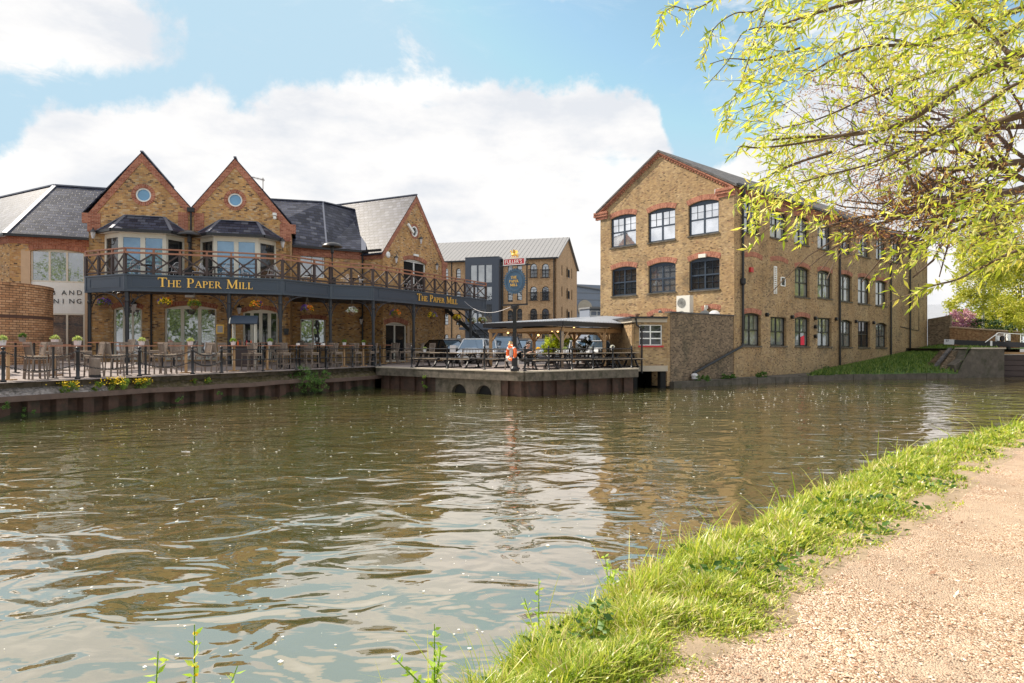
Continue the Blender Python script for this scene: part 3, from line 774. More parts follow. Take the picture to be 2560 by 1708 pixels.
# valley hopper and downpipe
mb = MB(); mb.tube([PF.P(V[0], V[1] - .25, .08), PF.P(V[0], 5.2, .08)], .05, 8); mb.box(PF.P(V[0], V[1] - .12, .10), (.34, .22, .22), PF.rz); obj('downpipe', mb, 'black', pub)
for x in (389 if 0 else 381, 586 if 0 else 604): pass
mb = MB().tube([PF.P(PF.s_(379), 4.9, .08), PF.P(PF.s_(379), tz(*PF.P(0, 0)[:2]), .08)], .05, 8); obj('downpipe', mb, 'black', pub)

# bay windows
ZB, ZF, ZR = 4.81, 5.56, 6.80
for (s0, s1), (fa, fb, e0, e1, g0, g1, r0, r1, yr, ye, yf) in zip(bays, ((298, 415, 247, 471, 286, 412, 318, 402, 541, 583, 590), (534, 646, 487, 702, 522, 646, 552, 637, 553, 593, 600))):
    P = .95; PO = PF.off(P); f0, f1 = PO.s_(fa), PO.s_(fb); sm = (s0 + s1) / 2
    z0 = ZF + .0; z1 = zat(PF, yf + 1, sm)
    bay = obj('bay_window', MB().prism(PO, [(f0 - .02, z1 - .002), (f1 + .02, z1 - .002), (f1 + .02, z1 + .18), (f0 - .02, z1 + .18)], (), -.05, .04), 'cream', pub)
    segs = [((s0, 0), (f0, P)), ((f0, P), (f1, P)), ((f1, P), (s1, 0))]
    for i, (a, b) in enumerate(segs):
        pa, pb = PF.P(a[0], 0, a[1]), PF.P(b[0], 0, b[1]); F = frm(pa, pb); L = math.hypot(pb[0] - pa[0], pb[1] - pa[1])
        hs = []; c = 2 if i == 1 else 1
        fw, mw = (.13, .20) if i == 1 else (.10, .1)
        if i == 1:
            w_ = (L - 2 * .17 - .22) / 2; rects = [(.17, .17 + w_), (L - .17 - w_, L - .17)]
        else: rects = [(.14, L - .10)]
        for x0, x1 in rects: hs.append([(x0, z0 + .25), (x1, z0 + .25), (x1, z1 - .22), (x0, z1 - .22)])
        fr_ = obj('glazed_frame', MB().prism(F, [(0, z0), (L, z0), (L, z1), (0, z1)], hs, -.09, 0, True), 'cream', bay)
        obj('pane', MB().add([F.P(.05, z0 + .1, -.045), F.P(L - .05, z0 + .1, -.045), F.P(L - .05, z1 - .1, -.045), F.P(.05, z1 - .1, -.045)], [(0, 1, 2, 3)]), 'g_door' if i == 1 else 'g_dark', bay)
    rise = 1.12
    zt = zat(PF, yr, sm); ze = zat(PF, ye + 2, sm) ; ze = z1 + .16
    q = [(s0 - .36, .05), (f0 - .30, P + .28), (f1 + .30, P + .28), (s1 + .36, .05)]
    top = [(s0 + (s1 - s0) * .25, .04), (s1 - (s1 - s0) * .25, .04)]
    E = [PF.P(a, ze, o) for a, o in q]; T0, T1 = PF.P(top[0][0], zt, top[0][1]), PF.P(top[1][0], zt, top[1][1])
    mb = MB().add(E + [T0, T1], [(0, 1, 4), (1, 2, 5, 4), (2, 3, 5)]); obj('bay_roof', mb, 'slate', bay)
    mb = MB()
    for a, b in ((E[0], T0), (E[1], T0), (E[2], T1), (E[3], T1), (T0, T1)): mb.beam(a, b, .16, .035)
    obj('lead_roll', mb, 'lead', bay)
    mb = MB()
    for a, b in zip(E, E[1:]): mb.beam((a[0], a[1], ze - .07), (b[0], b[1], ze - .07), .12, .14)
    obj('gutter', mb, 'black', bay)
    fl = MB(); fl.add([(e[0], e[1], ze - .14) for e in E], [(0, 1, 2, 3)]); obj('bay_soffit', fl, 'white_pt', bay)

# middle wing and right gable
m0, m1, m2, g0_, g1_ = (-13.3, 39.9), (-11.7, 41.0), (-9.58, 42.2), (-8.17, 41.5), (-4.9, 47.8)
ZE = 8.25
mf = frm(m0, m1); mf2 = frm(m1, m2); mf3 = frm(m2, g0_); GF = frm(g0_, g1_); GL = 7.1
# middle: ground window and balcony window, both on the first plane (extended)
ha = []
s0, s1, z0, z1, r = recta(mf, 751, 815, 797, 866, 3); s1 = min(s1, 1.92)
MF = frm(m0, (m2[0], m2[1])); ML = math.hypot(m2[0] - m0[0], m2[1] - m0[1])
s0, s1, z0, z1, r = recta(MF, 751, 815, 797, 866, 3)
ha.append(window(pub, MF, s0, s1, z0, z1, r, 2, 1, 0, 'cream', 'g_mid', .10, .08, .07, sill='stone', rowh=[1])); arch_part(pub, MF, s0 - .02, s1 + .02, z1 + .01, r, .24)
s0, s1, z0, z1, r = recta(MF, 751, 812, 638, 694, 0)
ha.append(window(pub, MF, s0, s1, z0, z1, 0, 2, 1, 0, 'white_pt', 'g_mid', .10, .09, .08, rowh=[1]))
obj('middle_wall', MB().prism(MF, [(-.05, .9), (ML, .9), (ML, ZE), (-.05, ZE)], ha, -.3, 0), 'brick_pub', pub)
mb = MB().prism(MF, [(-.05, ZE - .5), (ML, ZE - .5), (ML, ZE - .02), (-.05, ZE - .02)], (), -.05, .04); obj('red_brick_band', mb, 'brick_red', pub)
L3 = math.hypot(g0_[0] - m2[0], g0_[1] - m2[1])
obj('middle_wall', MB().prism(mf3, [(0, .9), (L3, .9), (L3, ZE), (0, ZE)], (), -.3, 0), 'brick_pub', pub)
mb = MB().prism(mf3, [(0, ZE - .5), (L3, ZE - .5), (L3, ZE - .02), (0, ZE - .02)], (), -.05, .04); obj('red_brick_band', mb, 'brick_red', pub)
mb = MB()
for a, b in ((m0, m2), (m2, g0_)): F = frm(a, b).off(.2); L = math.hypot(b[0] - a[0], b[1] - a[1]); mb.beam(F.P(-.1, ZE + .02), F.P(L, ZE + .02), .14, .14)
obj('gutter', mb, 'black', pub)
mb = MB().tube([MF.P(ML - .08, ZE, .12), MF.P(ML - .08, TZ, .12)], .05, 8); obj('downpipe', mb, 'black', pub)
R0 = at(640, 496, 43.3); R1 = at(807, 505, 44.2); R2 = at(909, 530, 47.4)
e0 = Vector(MF.P(-3.2, ZE + .06, .28)); e1 = Vector(MF.P(ML * .45, ZE + .06, .28)); e2 = Vector((m2[0] + .1, m2[1] - .28, ZE + .06))
mb = MB().add([e0, e1, R1, R0], [(0, 1, 2, 3)]).add([e1, e2, R2, R1], [(0, 1, 2, 3)]); obj('middle_roof', mb, 'slate', pub)
mb = MB(); mb.beam(R0, R1, .25, .07); mb.beam(R1, R2, .25, .07); mb.beam(e1 + Vector((0, -.02, .02)), R1 + Vector((0, 0, .02)), .10, .03); obj('ridge_tiles', mb, 'lead', pub)
mb = MB().beam(e2, R2 + Vector((0, -.1, 0)), .3, .05); obj('lead_valley', mb, 'lead', pub)
# right gable
AG = (GL * .506, 12.47); GEL, GER = (0, ZE), (GL, ZE)
hg = []
s0, s1, z0, z1, r = recta(GF, 1009, 1065, 650, 752, 7)
hg.append(window(pub, GF, s0, s1, max(z0, 5.1), z1, r, 2, 1, 0, 'white_pt', 'g_dark', .1, .1, .1, name='door', rowh=[1])); arch_part(pub, GF, s0 - .02, s1 + .02, z1 + .01, r, .26)
s0, s1, z0, z1, r = recta(GF, 961.5, 1018, 806, 905, 8)
jm = MB()
hg.append(window(pub, GF, s0, s1, TZ + .06, z1, r, 2, 1, 0, 'cream', 'g_dark', .12, .1, .12, name='door', rowh=[1])); arch_part(pub, GF, s0 - .02, s1 + .02, z1 + .01, r, .3)
for a, b in ((s0 - .22, s0 - .005), (s1 + .005, s1 + .25)):
    if a > 0: jm.prism(GF, [(a, TZ), (b, TZ), (b, z1 - r), (a, z1 - r)], (), -.02, .02)
obj('stone_jamb', jm, 'stone', pub)
s, z = GF.pt(1036, 579); r = .36
circ = lambda rr: [(s + rr * math.cos(2 * math.pi * k / 28), z + rr * math.sin(2 * math.pi * k / 28)) for k in range(28)]
hg.append(circ(r)); w = obj('round_window', MB().prism(GF, circ(r - .003), [circ(r - .08)], -.14, .01), 'white_pt', pub)
obj('pane', MB().add([GF.P(*p, -.10) for p in circ(r - .02)], [tuple(range(28))]), 'g_dark', w)
rb = MB()
for k in range(28):
    t0, t1 = 2 * math.pi * k / 28, 2 * math.pi * (k + 1) / 28
    q = [(s + rr * math.cos(t), z + rr * math.sin(t)) for t, rr in ((t0, r), (t1, r), (t1, r + .16), (t0, r + .16))]
    rb.add([GF.P(*p, .015) for p in q], [(0, 1, 2, 3)], [[(.01, t0 * r), (.01, t1 * r), (.2, t1 * r), (.2, t0 * r)]])
obj('brick_ring', rb, 'brick_red', pub)
obj('gable_wall', MB().prism(GF, [(0, .9), (GL, .9), GER, AG, GEL], hg, -.3, 0), 'brick_pub', pub)
for a, b in ((GEL, AG), (GER, AG)):
    mb = MB().prism(GF, [a, b, (b[0], b[1] - .46), (a[0], a[1] - .46)] if b[0] > a[0] else [a, (a[0], a[1] - .46), (b[0], b[1] - .46), b], (), -.05, .035); obj('red_brick_band', mb, 'brick_red', pub)
mb = MB().prism(GF, [(GL - .4, ZE - 1.3), (GL + .12, ZE - 1.3), (GL + .12, ZE - .3), (GL - .4, ZE - .3)], (), -.3, .04); obj('red_brick_band', mb, 'brick_red', pub)
mb = MB().prism(GF, [(GL - .4, ZE - .295), (GL + .3, ZE - .295), (GL + .3, ZE + .06), (GL - .4, ZE + .06)], (), -.3, .045); obj('red_brick_band', mb, 'brick_red', pub)
roofpair(GF, GEL, AG, GER, 11, 'slate', .35)
obj('end_wall', MB().prism(Fr(*GF.P(GL, 0)[:2], -GF.nx, -GF.ny), [(0, .9), (9, .9), (9, ZE), (0, ZE)], (), -.2, 0), 'brick_pub', pub)

# balcony
BP = []
for px, d in ((213, 31.4), (312, 30.2), (706, 32.6), (826, 35.5), (932, 36.6), (1215, 47.5)): BP.append(((px - CX) / FP * d, d))
ZB, ZF, ZR = 4.81, 5.56, 6.80
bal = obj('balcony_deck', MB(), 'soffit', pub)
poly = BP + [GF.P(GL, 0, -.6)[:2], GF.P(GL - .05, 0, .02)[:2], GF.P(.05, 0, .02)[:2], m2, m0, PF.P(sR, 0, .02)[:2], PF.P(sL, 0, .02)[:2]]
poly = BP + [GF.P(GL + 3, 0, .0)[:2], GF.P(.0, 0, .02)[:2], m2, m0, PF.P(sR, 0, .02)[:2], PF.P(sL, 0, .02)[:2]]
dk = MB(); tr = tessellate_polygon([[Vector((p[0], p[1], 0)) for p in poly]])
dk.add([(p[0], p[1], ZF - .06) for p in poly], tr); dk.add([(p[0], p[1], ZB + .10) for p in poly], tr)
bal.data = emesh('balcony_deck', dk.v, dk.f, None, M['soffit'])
segs = list(zip(BP, BP[1:]))
panels = [[(.12, .88)], [(.035, .36), (.39, .97)], [(.06, .94)], [(.07, .93)], [(.04, .40), (.42, .96)]]
for i, (a, b) in enumerate(segs):
    F = frm(a, b); L = math.hypot(b[0] - a[0], b[1] - a[1])
    # mitre: run each board to the corner exactly, butting
    fb = MB().prism(F, [(0, ZB), (L, ZB), (L, ZF), (0, ZF)], (), -.09, 0, True)
    fo = obj('fascia', fb, 'navy', pub)
    mo = MB()
    mo.prism(F, [(-.02, ZF - .05), (L + .02, ZF - .05), (L + .02, ZF + .015), (-.02, ZF + .015)], (), -.1, .05); mo.prism(F, [(-.01, ZB - .03), (L + .01, ZB - .03), (L + .01, ZB + .05), (-.01, ZB + .05)], (), -.1, .03)
    for p0, p1 in panels[i]:
        x0, x1, y0, y1 = p0 * L, p1 * L, ZB + .17, ZF - .12
        mo.prism(F, [(x0, y0), (x1, y0), (x1, y1), (x0, y1)], [[(x0 + .035, y0 + .035), (x1 - .035, y0 + .035), (x1 - .035, y1 - .035), (x0 + .035, y1 - .035)]], -.01, .018)
    for e in ((-.03, .09), (L - .09, L + .03)): mo.prism(F, [(e[0], ZB + .06), (e[1], ZB + .06), (e[1], ZF - .06), (e[0], ZF - .06)], (), -.01, .022)
    obj('moulding', mo, 'navy_moulding', fo)
bays_ = [(213, 247, 281, 312), (312, 384, 450, 517, 578, 640, 706), (706, 747, 786, 826), (826, 878, 932), (932, 967, 999, 1030, 1060, 1087, 1114, 1139, 1162, 1186, 1215)]
for i, ((a, b), cols_) in enumerate(zip(segs, bays_)):
    F = frm(a, b).off(-.07); ss = [F.s_(p) for p in cols_]
    if i == 0: ss[0] += .05
    hr = MB(); hr.prism(F, [(ss[0], ZR - .06), (ss[-1], ZR - .06), (ss[-1], ZR), (ss[0], ZR)], (), -.10, .06, True)
    hr.prism(F, [(ss[0], ZR - .27), (ss[-1], ZR - .27), (ss[-1], ZR - .19), (ss[0], ZR - .19)], (), -.04, .045, True)
    obj('handrail', hr, 'wood_rail', pub)
    obj('bottom_rail', MB().prism(F, [(ss[0], ZF + .10), (ss[-1], ZF + .10), (ss[-1], ZF + .18), (ss[0], ZF + .18)], (), -.03, .03, True), 'wood_dark', pub)
    for k, s in enumerate(ss):
        if k == 0 and i: continue
        big = k in (0, len(ss) - 1)
        w = .075 if big else .055
        po = obj('railing_post', MB().prism(F, [(s - w, ZF + .02), (s + w, ZF + .02), (s + w, ZR - .27), (s - w, ZR - .27)], (), -.06, .05, True), 'wood_dark', pub)
        obj('post_top', MB().prism(F, [(s - w * .8, ZR - .189), (s + w * .8, ZR - .189), (s + w * .8, ZR - .061), (s - w * .8, ZR - .061)], (), -.045, .035, True), 'wood_rail', po)
    for p, q in zip(ss, ss[1:]):
        x = MB(); x.beam(F.P(p + .06, ZF + .19, -.012), F.P(q - .06, ZR - .28, -.012), .035, .07); x.beam(F.P(p + .06, ZR - .28, .022), F.P(q - .06, ZF + .19, .022), .03, .07)
        obj('cross_brace', x, 'wood_dark', pub)
# lettering
def seg_q(p, q, w):
    d = Vector((q[0] - p[0], q[1] - p[1])); n = Vector((-d.y, d.x)).normalized() * w / 2
    return [(p[0] - n.x, p[1] - n.y), (q[0] - n.x, q[1] - n.y), (q[0] + n.x, q[1] + n.y), (p[0] + n.x, p[1] + n.y)]
def rc(x0, y0, x1, y1): return [(x0, y0), (x1, y0), (x1, y1), (x0, y1)]
def bowl(x, y0, y1, w):
    out = []; n = 10; c = (y0 + y1) / 2; ry = (y1 - y0) / 2
    for i in range(n):
        t0, t1 = -math.pi / 2 + math.pi * i / n, -math.pi / 2 + math.pi * (i + 1) / n
        k = lambda t: .06 + .09 * max(0, math.cos(t))
        out.append([(x + w * math.cos(t0), c + ry * math.sin(t0)), (x + w * math.cos(t1), c + ry * math.sin(t1)), (x + (w - k(t1)) * math.cos(t1), c + (ry - .06) * math.sin(t1)), (x + (w - k(t0)) * math.cos(t0), c + (ry - .06) * math.sin(t0))])
    return out
def serif(x, y): return rc(x - .15, y, x + .15, y + .05)
ST = .15
GL_ = {
    'T': (.86, [rc(.36, 0, .51, 1), rc(.03, .93, .84, 1), rc(.03, .78, .08, .93), rc(.79, .78, .84, .93), rc(.27, 0, .60, .05)]),
    'H': (.98, [rc(.12, 0, .27, 1), rc(.71, 0, .86, 1), rc(.27, .48, .71, .54), serif(.195, 0), serif(.195, .95), serif(.785, 0), serif(.785, .95)]),
    'E': (.76, [rc(.12, 0, .27, 1), rc(.04, .93, .64, 1), rc(.04, 0, .68, .07), rc(.27, .48, .52, .54), rc(.59, .79, .64, .93), rc(.63, .07, .68, .23), rc(.49, .40, .53, .62)]),
    'P': (.76, [rc(.12, 0, .27, 1), rc(.04, .94, .40, 1), rc(.27, .44, .40, .50), serif(.2, 0)] + bowl(.38, .44, 1, .30)),
    'R': (.90, [rc(.12, 0, .27, 1), rc(.04, .94, .40, 1), rc(.27, .46, .40, .52), serif(.2, 0)] + bowl(.36, .46, 1, .29) + [seg_q((.42, .50), (.76, .03), .15), rc(.68, 0, .92, .05)]),
    'A': (.92, [seg_q((.12, .03), (.46, 1), .07), seg_q((.44, 1), (.78, .03), .15), rc(.24, .32, .66, .38), rc(0, 0, .26, .05), rc(.62, 0, .94, .05)]),
    'M': (1.16, [seg_q((.15, .0), (.20, 1), .07), seg_q((.20, 1), (.56, .06), .15), seg_q((.56, .06), (.93, 1), .07), rc(.88, 0, 1.03, 1), rc(.03, 0, .28, .05), rc(.80, 0, 1.12, .05), rc(.06, .95, .22, 1), rc(.95, .95, 1.1, 1)]),
    'I': (.42, [rc(.13, 0, .28, 1), serif(.205, 0), serif(.205, .95)]),
    'L': (.74, [rc(.12, 0, .27, 1), serif(.2, .95), rc(.04, 0, .66, .07), rc(.61, .07, .66, .26)]),
}
def lettering(F, words, s0, s1, zb, big, small, par, o=.0, th=.035, m='gold', gap=.42):
    adv = 0
    for w in words:
        for i, ch in enumerate(w): adv += GL_[ch][0] * (big if i == 0 else small)
    adv += gap * big * (len(words) - 1); k = (s1 - s0) / adv; s = s0; mb = MB(); j = 0
    for w in words:
        for i, ch in enumerate(w):
            h = big if i == 0 else small
            for q in GL_[ch][1]:
                A = sum(q[a][0] * q[(a + 1) % 4][1] - q[(a + 1) % 4][0] * q[a][1] for a in range(4))
                if A < 0: q = q[::-1]
                j += 1; mb.prism(F, [(s + x * h * k, zb + y * h) for x, y in q], (), o, o + th + (j % 7) * .0006)
            s += GL_[ch][0] * h * k
        s += gap * big * k
    return obj('lettering', mb, m, par)
FB_ = frm(*segs[1]).off(.02); lettering(FB_, ['THE', 'PAPER', 'MILL'], FB_.s_(394), FB_.s_(633), ZB + .20, .43, .32, pub)
FE_ = frm(*segs[4]).off(.02); lettering(FE_, ['THE', 'PAPER', 'MILL'], FE_.s_(1042), FE_.s_(1143), ZB + .20, .43, .32, pub)
# columns with scrolled brackets
def column(x, y, F, left=True, right=True):
    z0 = tz(x, y); mb = MB().lathe([(.11, z0), (.11, z0 + .35), (.085, z0 + .40), (.08, ZB - .55), (.105, ZB - .5), (.105, ZB - .42), (.085, ZB - .38), (.085, ZB + .09)], 12, (x, y, 0)); c = obj('column', mb, 'col_paint', pub, smooth=False)
    for sg in ((-1,) if left else ()) + ((1,) if right else ()):
        br = MB(); r = .95; d = Vector((F.dx, F.dy, 0)) * sg; o = Vector((x, y, 0)) + d * .08
        pts = [o + d * (r * (1 - math.cos(t))) + Vector((0, 0, ZB - 1.15 + r * 1.1 * math.sin(t))) for t in [math.pi / 2 * k / 10 for k in range(11)]]
        br.tube(pts, .024, 6); br.beam(o + Vector((0, 0, ZB - 1.2)), o + Vector((0, 0, ZB - .02)), .03, .05)
        T = Matrix.Rotation(math.atan2(d.y, d.x), 3, 'Z')
        br.torus(o + d * .22 + Vector((0, 0, ZB - .24)), .14, .018, T, 16, 5); br.torus(o + d * .45 + Vector((0, 0, ZB - .13)), .07, .014, T, 12, 5); br.torus(o + d * .12 + Vector((0, 0, ZB - .50)), .07, .014, T, 12, 5)
        obj('bracket', br, 'col_paint', c)
colpts = []
for px, si in ((224, 0), (318, 1), (573, 1), (701, 1), (826, 2), (933, 3), (1034, 4), (1176, 4)):
    F = frm(*segs[si]).off(-.16); s = F.s_(px); colpts.append((F.P(s, 0), F)); column(*F.P(s, 0)[:2], F, px != 224)
# outside stair at the far end of the balcony
Fs = Fr(*GF.P(GL + .35, 0, -.4)[:2], .985, -.17)
st = obj('stair', MB().beam(Fs.P(0, 5.1), Fs.P(4.2, 1.5), .08, .26), 'black', pub)
mb = MB(); mb.beam(Fs.P(0, 6.1 - .4), Fs.P(4.6, 2.0 - .0), .06, .09)
for k in range(5):
    s = .3 + k * .95; zt = 5.7 - (s / 4.6) * 3.7; mb.beam(Fs.P(s, zt - 1.1), Fs.P(s, zt), .07, .07)
    if k < 4: mb.beam(Fs.P(s, zt - .1), Fs.P(s + .95, zt - 1.75), .05, .05); mb.beam(Fs.P(s, zt - .95), Fs.P(s + .95, zt - .9), .05, .05)
obj('stair_rail', mb, 'black', st)
mb = MB()
for k in range(14): mb.box(Fs.P(.15 + k * .29, 4.95 - k * .25, -.5), (.28, .9, .04), Fs.rz)
obj('stair_tread', mb, 'black', st)
obj('stair_soffit', MB().add([Fs.P(-1.6, 4.8, 0), Fs.P(.2, 4.85, 0), Fs.P(-1.4, 3.6, 0)], [(0, 1, 2)]).add([Fs.P(-1.6, 4.8, -1), Fs.P(.2, 4.85, -1), Fs.P(-1.4, 3.6, -1)], [(0, 1, 2)]), 'wood_dark', st)

# ------------------------------------------------------------------ left building
LC = Vector((-26.8, 35, 0)); LF = Fr(LC.x, LC.y, .91, .414); LS = Fr(LC.x - .85 * 9, LC.y + .53 * 9, .85, -.53)
dh = thing('dining_hall', 'yellow brick building with hipped slate roof left of the twin gables', 'building')
h = []
s0, s1, z0, z1, r = recta(LF, 76, 212, 624, 852, 6)
zs = zat(LF, 706, (s0 + s1) / 2); zp = zat(LF, 783, (s0 + s1) / 2)
h.append(arch_poly(s0, s1, 1.2, z1, r)); arch_part(dh, LF, s0 - .05, s1 + .05, z1 + .01, r, .30)
window(dh, LF, s0, s1, zs, z1, r, 3, 1, 0, 'cream', 'g_mid', .10, .09, .09, rowh=[1]); window(dh, LF, s0, s1, 1.2, zp, 0, 3, 1, 0, 'cream', 'g_mid', .10, .09, .09, rowh=[1])
pn = MB().prism(LF, rc(s0 + .004, zp + .004, s1 - .004, zs - .004), (), -.16, -.08); 
for k in range(24): x = s0 + (s1 - s0) * (k + .5) / 24; pn.prism(LF, rc(x - .03, zp + .01, x + .03, zs - .01), (), -.09, -.074)
pnl = obj('sign_panel', pn, 'white_pt', dh)
def text_mesh(txt, size, F, s, z, o, m, par, depth=.02, sx=1, name='lettering'):
    cu = bpy.data.curves.new('t', 'FONT'); cu.body = txt; cu.size = size; cu.extrude = depth / 2; cu.align_x = 'LEFT'; cu.offset = .0
    ob = bpy.data.objects.new('t', cu); me = bpy.data.meshes.new_from_object(ob); bpy.data.objects.remove(ob); bpy.data.curves.remove(cu)
    for v in me.vertices:
        x, y, zz = v.co; p = F.P(s + x * sx, z + y, o + zz); v.co = p
    me.materials.clear(); me.materials.append(M[m]); o_ = bpy.data.objects.new(name, me); col.objects.link(o_); o_.parent = par; return o_
for txt, y, xs in (('BAND', 737, (127, 153, 171, 190.5)), ('NING', 758.5, (132, 155, 171.5, 190))):
    for ch, x in zip(txt, xs): text_mesh(ch, .36, LF, LF.s_(x), zat(LF, y, LF.s_(x)), -.055, 'letter', pnl)
for a, b in ((s0 - .42, s0 - .005), (s1 + .005, s1 + .12)): obj('stone_jamb', MB().prism(LF, rc(a, 1.2, b, z1 - r - .02), (), -.02, .02), 'stone', dh)
ZL = 8.15
obj('front_wall', MB().prism(LF, [(.0, .9), (9, .9), (9, ZL), (.0, ZL)], h, -.3, 0), 'brick_pub', dh)
obj('side_wall', MB().prism(LS, [(0, .9), (9, .9), (9, ZL), (0, ZL)], (), -.3, 0), 'brick_pub', dh)
for F, a, b in ((LF, 0, 9), (LS, 0, 9)):
    mb = MB().prism(F, rc(a, ZL - .42, b, ZL - .02), (), -.05, .045); obj('red_brick_band', mb, 'brick_red', dh)
pk = at(138, 463, 39.8); rl = at(-60, 508, 45.0); rr_ = at(300, 474, 41.2)
c_ = Vector(LF.P(-.15, ZL + .05, .3)); er = Vector(LF.P(9, ZL + .05, .3)); elf = Vector(LS.P(0, ZL + .05, .3))
obj('roof', MB().add([c_, er, rr_, pk], [(0, 1, 2, 3)]).add([elf, c_, pk, rl], [(0, 1, 2, 3)]), 'slate', dh)
mb = MB(); mb.beam(pk, rr_, .25, .08); mb.beam(rl, pk, .25, .08); mb.beam(c_, pk, .24, .07); obj('ridge_tiles', mb, 'lead', dh)
mb = MB(); mb.beam(c_ - Vector((0, 0, .06)), er - Vector((0, 0, .06)), .14, .14); mb.beam(elf - Vector((0, 0, .06)), c_ - Vector((0, 0, .06)), .14, .14); obj('gutter', mb, 'black', dh)
# curved brick wall
cw = MB(); c0 = Vector((-25.3, 29.2)); n = 48
for r, z0, z1 in ((4.0, 1.1, 4.85), (4.03, 4.85, 4.98)):
    for i in range(n):
        t0, t1 = R(-150) + R(240) * i / n, R(-150) + R(240) * (i + 1) / n
        q = [(c0.x + r * math.cos(t), c0.y + r * math.sin(t), z) for t, z in ((t0, z0), (t1, z0), (t1, z1), (t0, z1))]
        q2 = [(c0.x + (r - .3) * math.cos(t), c0.y + (r - .3) * math.sin(t), z) for t, z in ((t0, z0), (t1, z0), (t1, z1), (t0, z1))]
        cw.add(q, [(0, 1, 2, 3)], [[(r * t0, z0), (r * t1, z0), (r * t1, z1), (r * t0, z1)]])
        cw.add([q[3], q[2], q2[2], q2[3]], [(0, 1, 2, 3)], [[(0, 0), (.3, 0), (.3, .1), (0, .1)]]); cw.add([q[1], q[0], q2[0], q2[1]], [(0, 1, 2, 3)], [[(0, 0), (.3, 0), (.3, .1), (0, .1)]]); cw.add(q2, [(3, 2, 1, 0)], [[(0, 0), (1, 0), (1, 1), (0, 1)]])
cwo = tag(obj('curved_wall', cw, 'brick_curve'), 'curved orange brick wall with dark stained top at the left edge', 'wall')

bb_ = MB()
for i in range(n):
    t0, t1 = R(-150) + R(240) * i / n, R(-150) + R(240) * (i + 1) / n
    bb_.add([(c0.x + 4.02 * math.cos(t), c0.y + 4.02 * math.sin(t), z) for t, z in ((t0, 3.45), (t1, 3.45), (t1, 3.57), (t0, 3.57))], [(0, 1, 2, 3)])
obj('brick_band', bb_, 'brick_band', cwo)
mb = MB(); vs = []
for a, b in prof: vs += [lq(a, b - .012, -.6), lq(a, b - .012, .10 + .07 * math.sin(a * 1.7) + .05 * math.sin(a * 4.1))]
mb.add(vs, [(2 * i, 2 * i + 2, 2 * i + 3, 2 * i + 1) for i in range(len(prof) - 1)]); obj('algae_line', mb, 'algae', quay)
# ------------------------------------------------------------------ the mill on the right
mill = thing('mill', 'three storey brown brick mill with wide arched grey windows and slate roof', 'mill building')
GW = 10.45
def gz(x, y): return MG.pt(x, y)
ap_ = gz(1649.6, 379); el_ = gz(1501, 531); er_ = (GW, 11.85); el_ = (0, 11.85)
hg = []
arches = []
top = [((1527, 1590), 537, 616, 7), ((1620, 1688), 521, 603, 8), ((1721, 1797), 501, 586, 9)]
mid_ = [((1529, 1591), 667, 739, 7), ((1621, 1689), 656, 731, 8), ((1723, 1799), 643, 725, 9)]
for k, row in enumerate((top, mid_)):
    for (x0, x1), yt, yb, rp in row:
        s0, s1, z0, z1, r = recta(MG, x0, x1, yt, yb, rp); r *= .9
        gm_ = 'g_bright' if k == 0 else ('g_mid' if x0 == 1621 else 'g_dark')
        hg.append(window(mill, MG, s0, s1, z0, z1, r, 2, 2, .05, 'navy', gm_, .12, .10, .09, (2, 2, (1,) if k == 0 else None), sill='concrete'))
        arch_part(mill, MG, s0 - .03, s1 + .03, z1 + .01, r, .33)
# arches of the storey below, mostly hidden by the low annex
for (x0, x1), yt in (((1532, 1588), 796), ((1621, 1690), 784)):
    s0, s1, z0, z1, r = recta(MG, x0, x1, yt, yt + 60, 9)
    hg.append(window(mill, MG, s0, s1, z0 - .5, z1, r, 2, 2, .05, 'navy', 'g_dark', .12, .10, .09)); arch_part(mill, MG, s0 - .03, s1 + .03, z1 + .01, r, .33)
s0, s1, z0, z1, r = recta(MG, 1756, 1800, 772, 820, 5); arch_part(mill, MG, s0, s1, z1, r, .3)
obj('gable_wall', MB().prism(MG, [(0, 0), (GW, 0), er_, ap_, el_], hg, -.35, 0), 'brick_mill', mill)
# corner pier
obj('corner_pier', MB().prism(MG, rc(GW - .85, .1, GW + .02, 11.3), (), -.05, .02), 'brick_mill', mill)
mb = MB()
for a, b in ((el_, ap_), (er_, ap_)):
    for dz, w, o in ((-.02, .12, .16), (-.142, .09, .09)):
        q = [a, b, (b[0], b[1] - w), (a[0], a[1] - w)]; q = [(x, z + dz) for x, z in q]
        if a[0] > b[0]: q = q[::-1]
        m_ = MB().prism(MG, q, (), -.05, o); obj('brick_verge', m_, 'brick_red', mill)
    dn = MB(); n = 56
    for k in range(n):
        t = (k + .5) / n; x = a[0] + (b[0] - a[0]) * t; z = a[1] + (b[1] - a[1]) * t
        if k % 2: dn.prism(MG, rc(x - .05, z - .33, x + .05, z - .234), (), -.05, .07)
    obj('dentils', dn, 'brick_red', mill)
for s in (GW - .45, .2):
    mb = MB().prism(MG, rc(s - .75, 11.45, s + .5, 11.62), (), -.1, .14); mb.prism(MG, rc(s - .6, 11.25, s + .48, 11.449), (), -.1, .08); mb.prism(MG, rc(s - .7, 11.621, s + .52, 11.78), (), -.1, .18); obj('kneeler', mb, 'brick_red', mill)
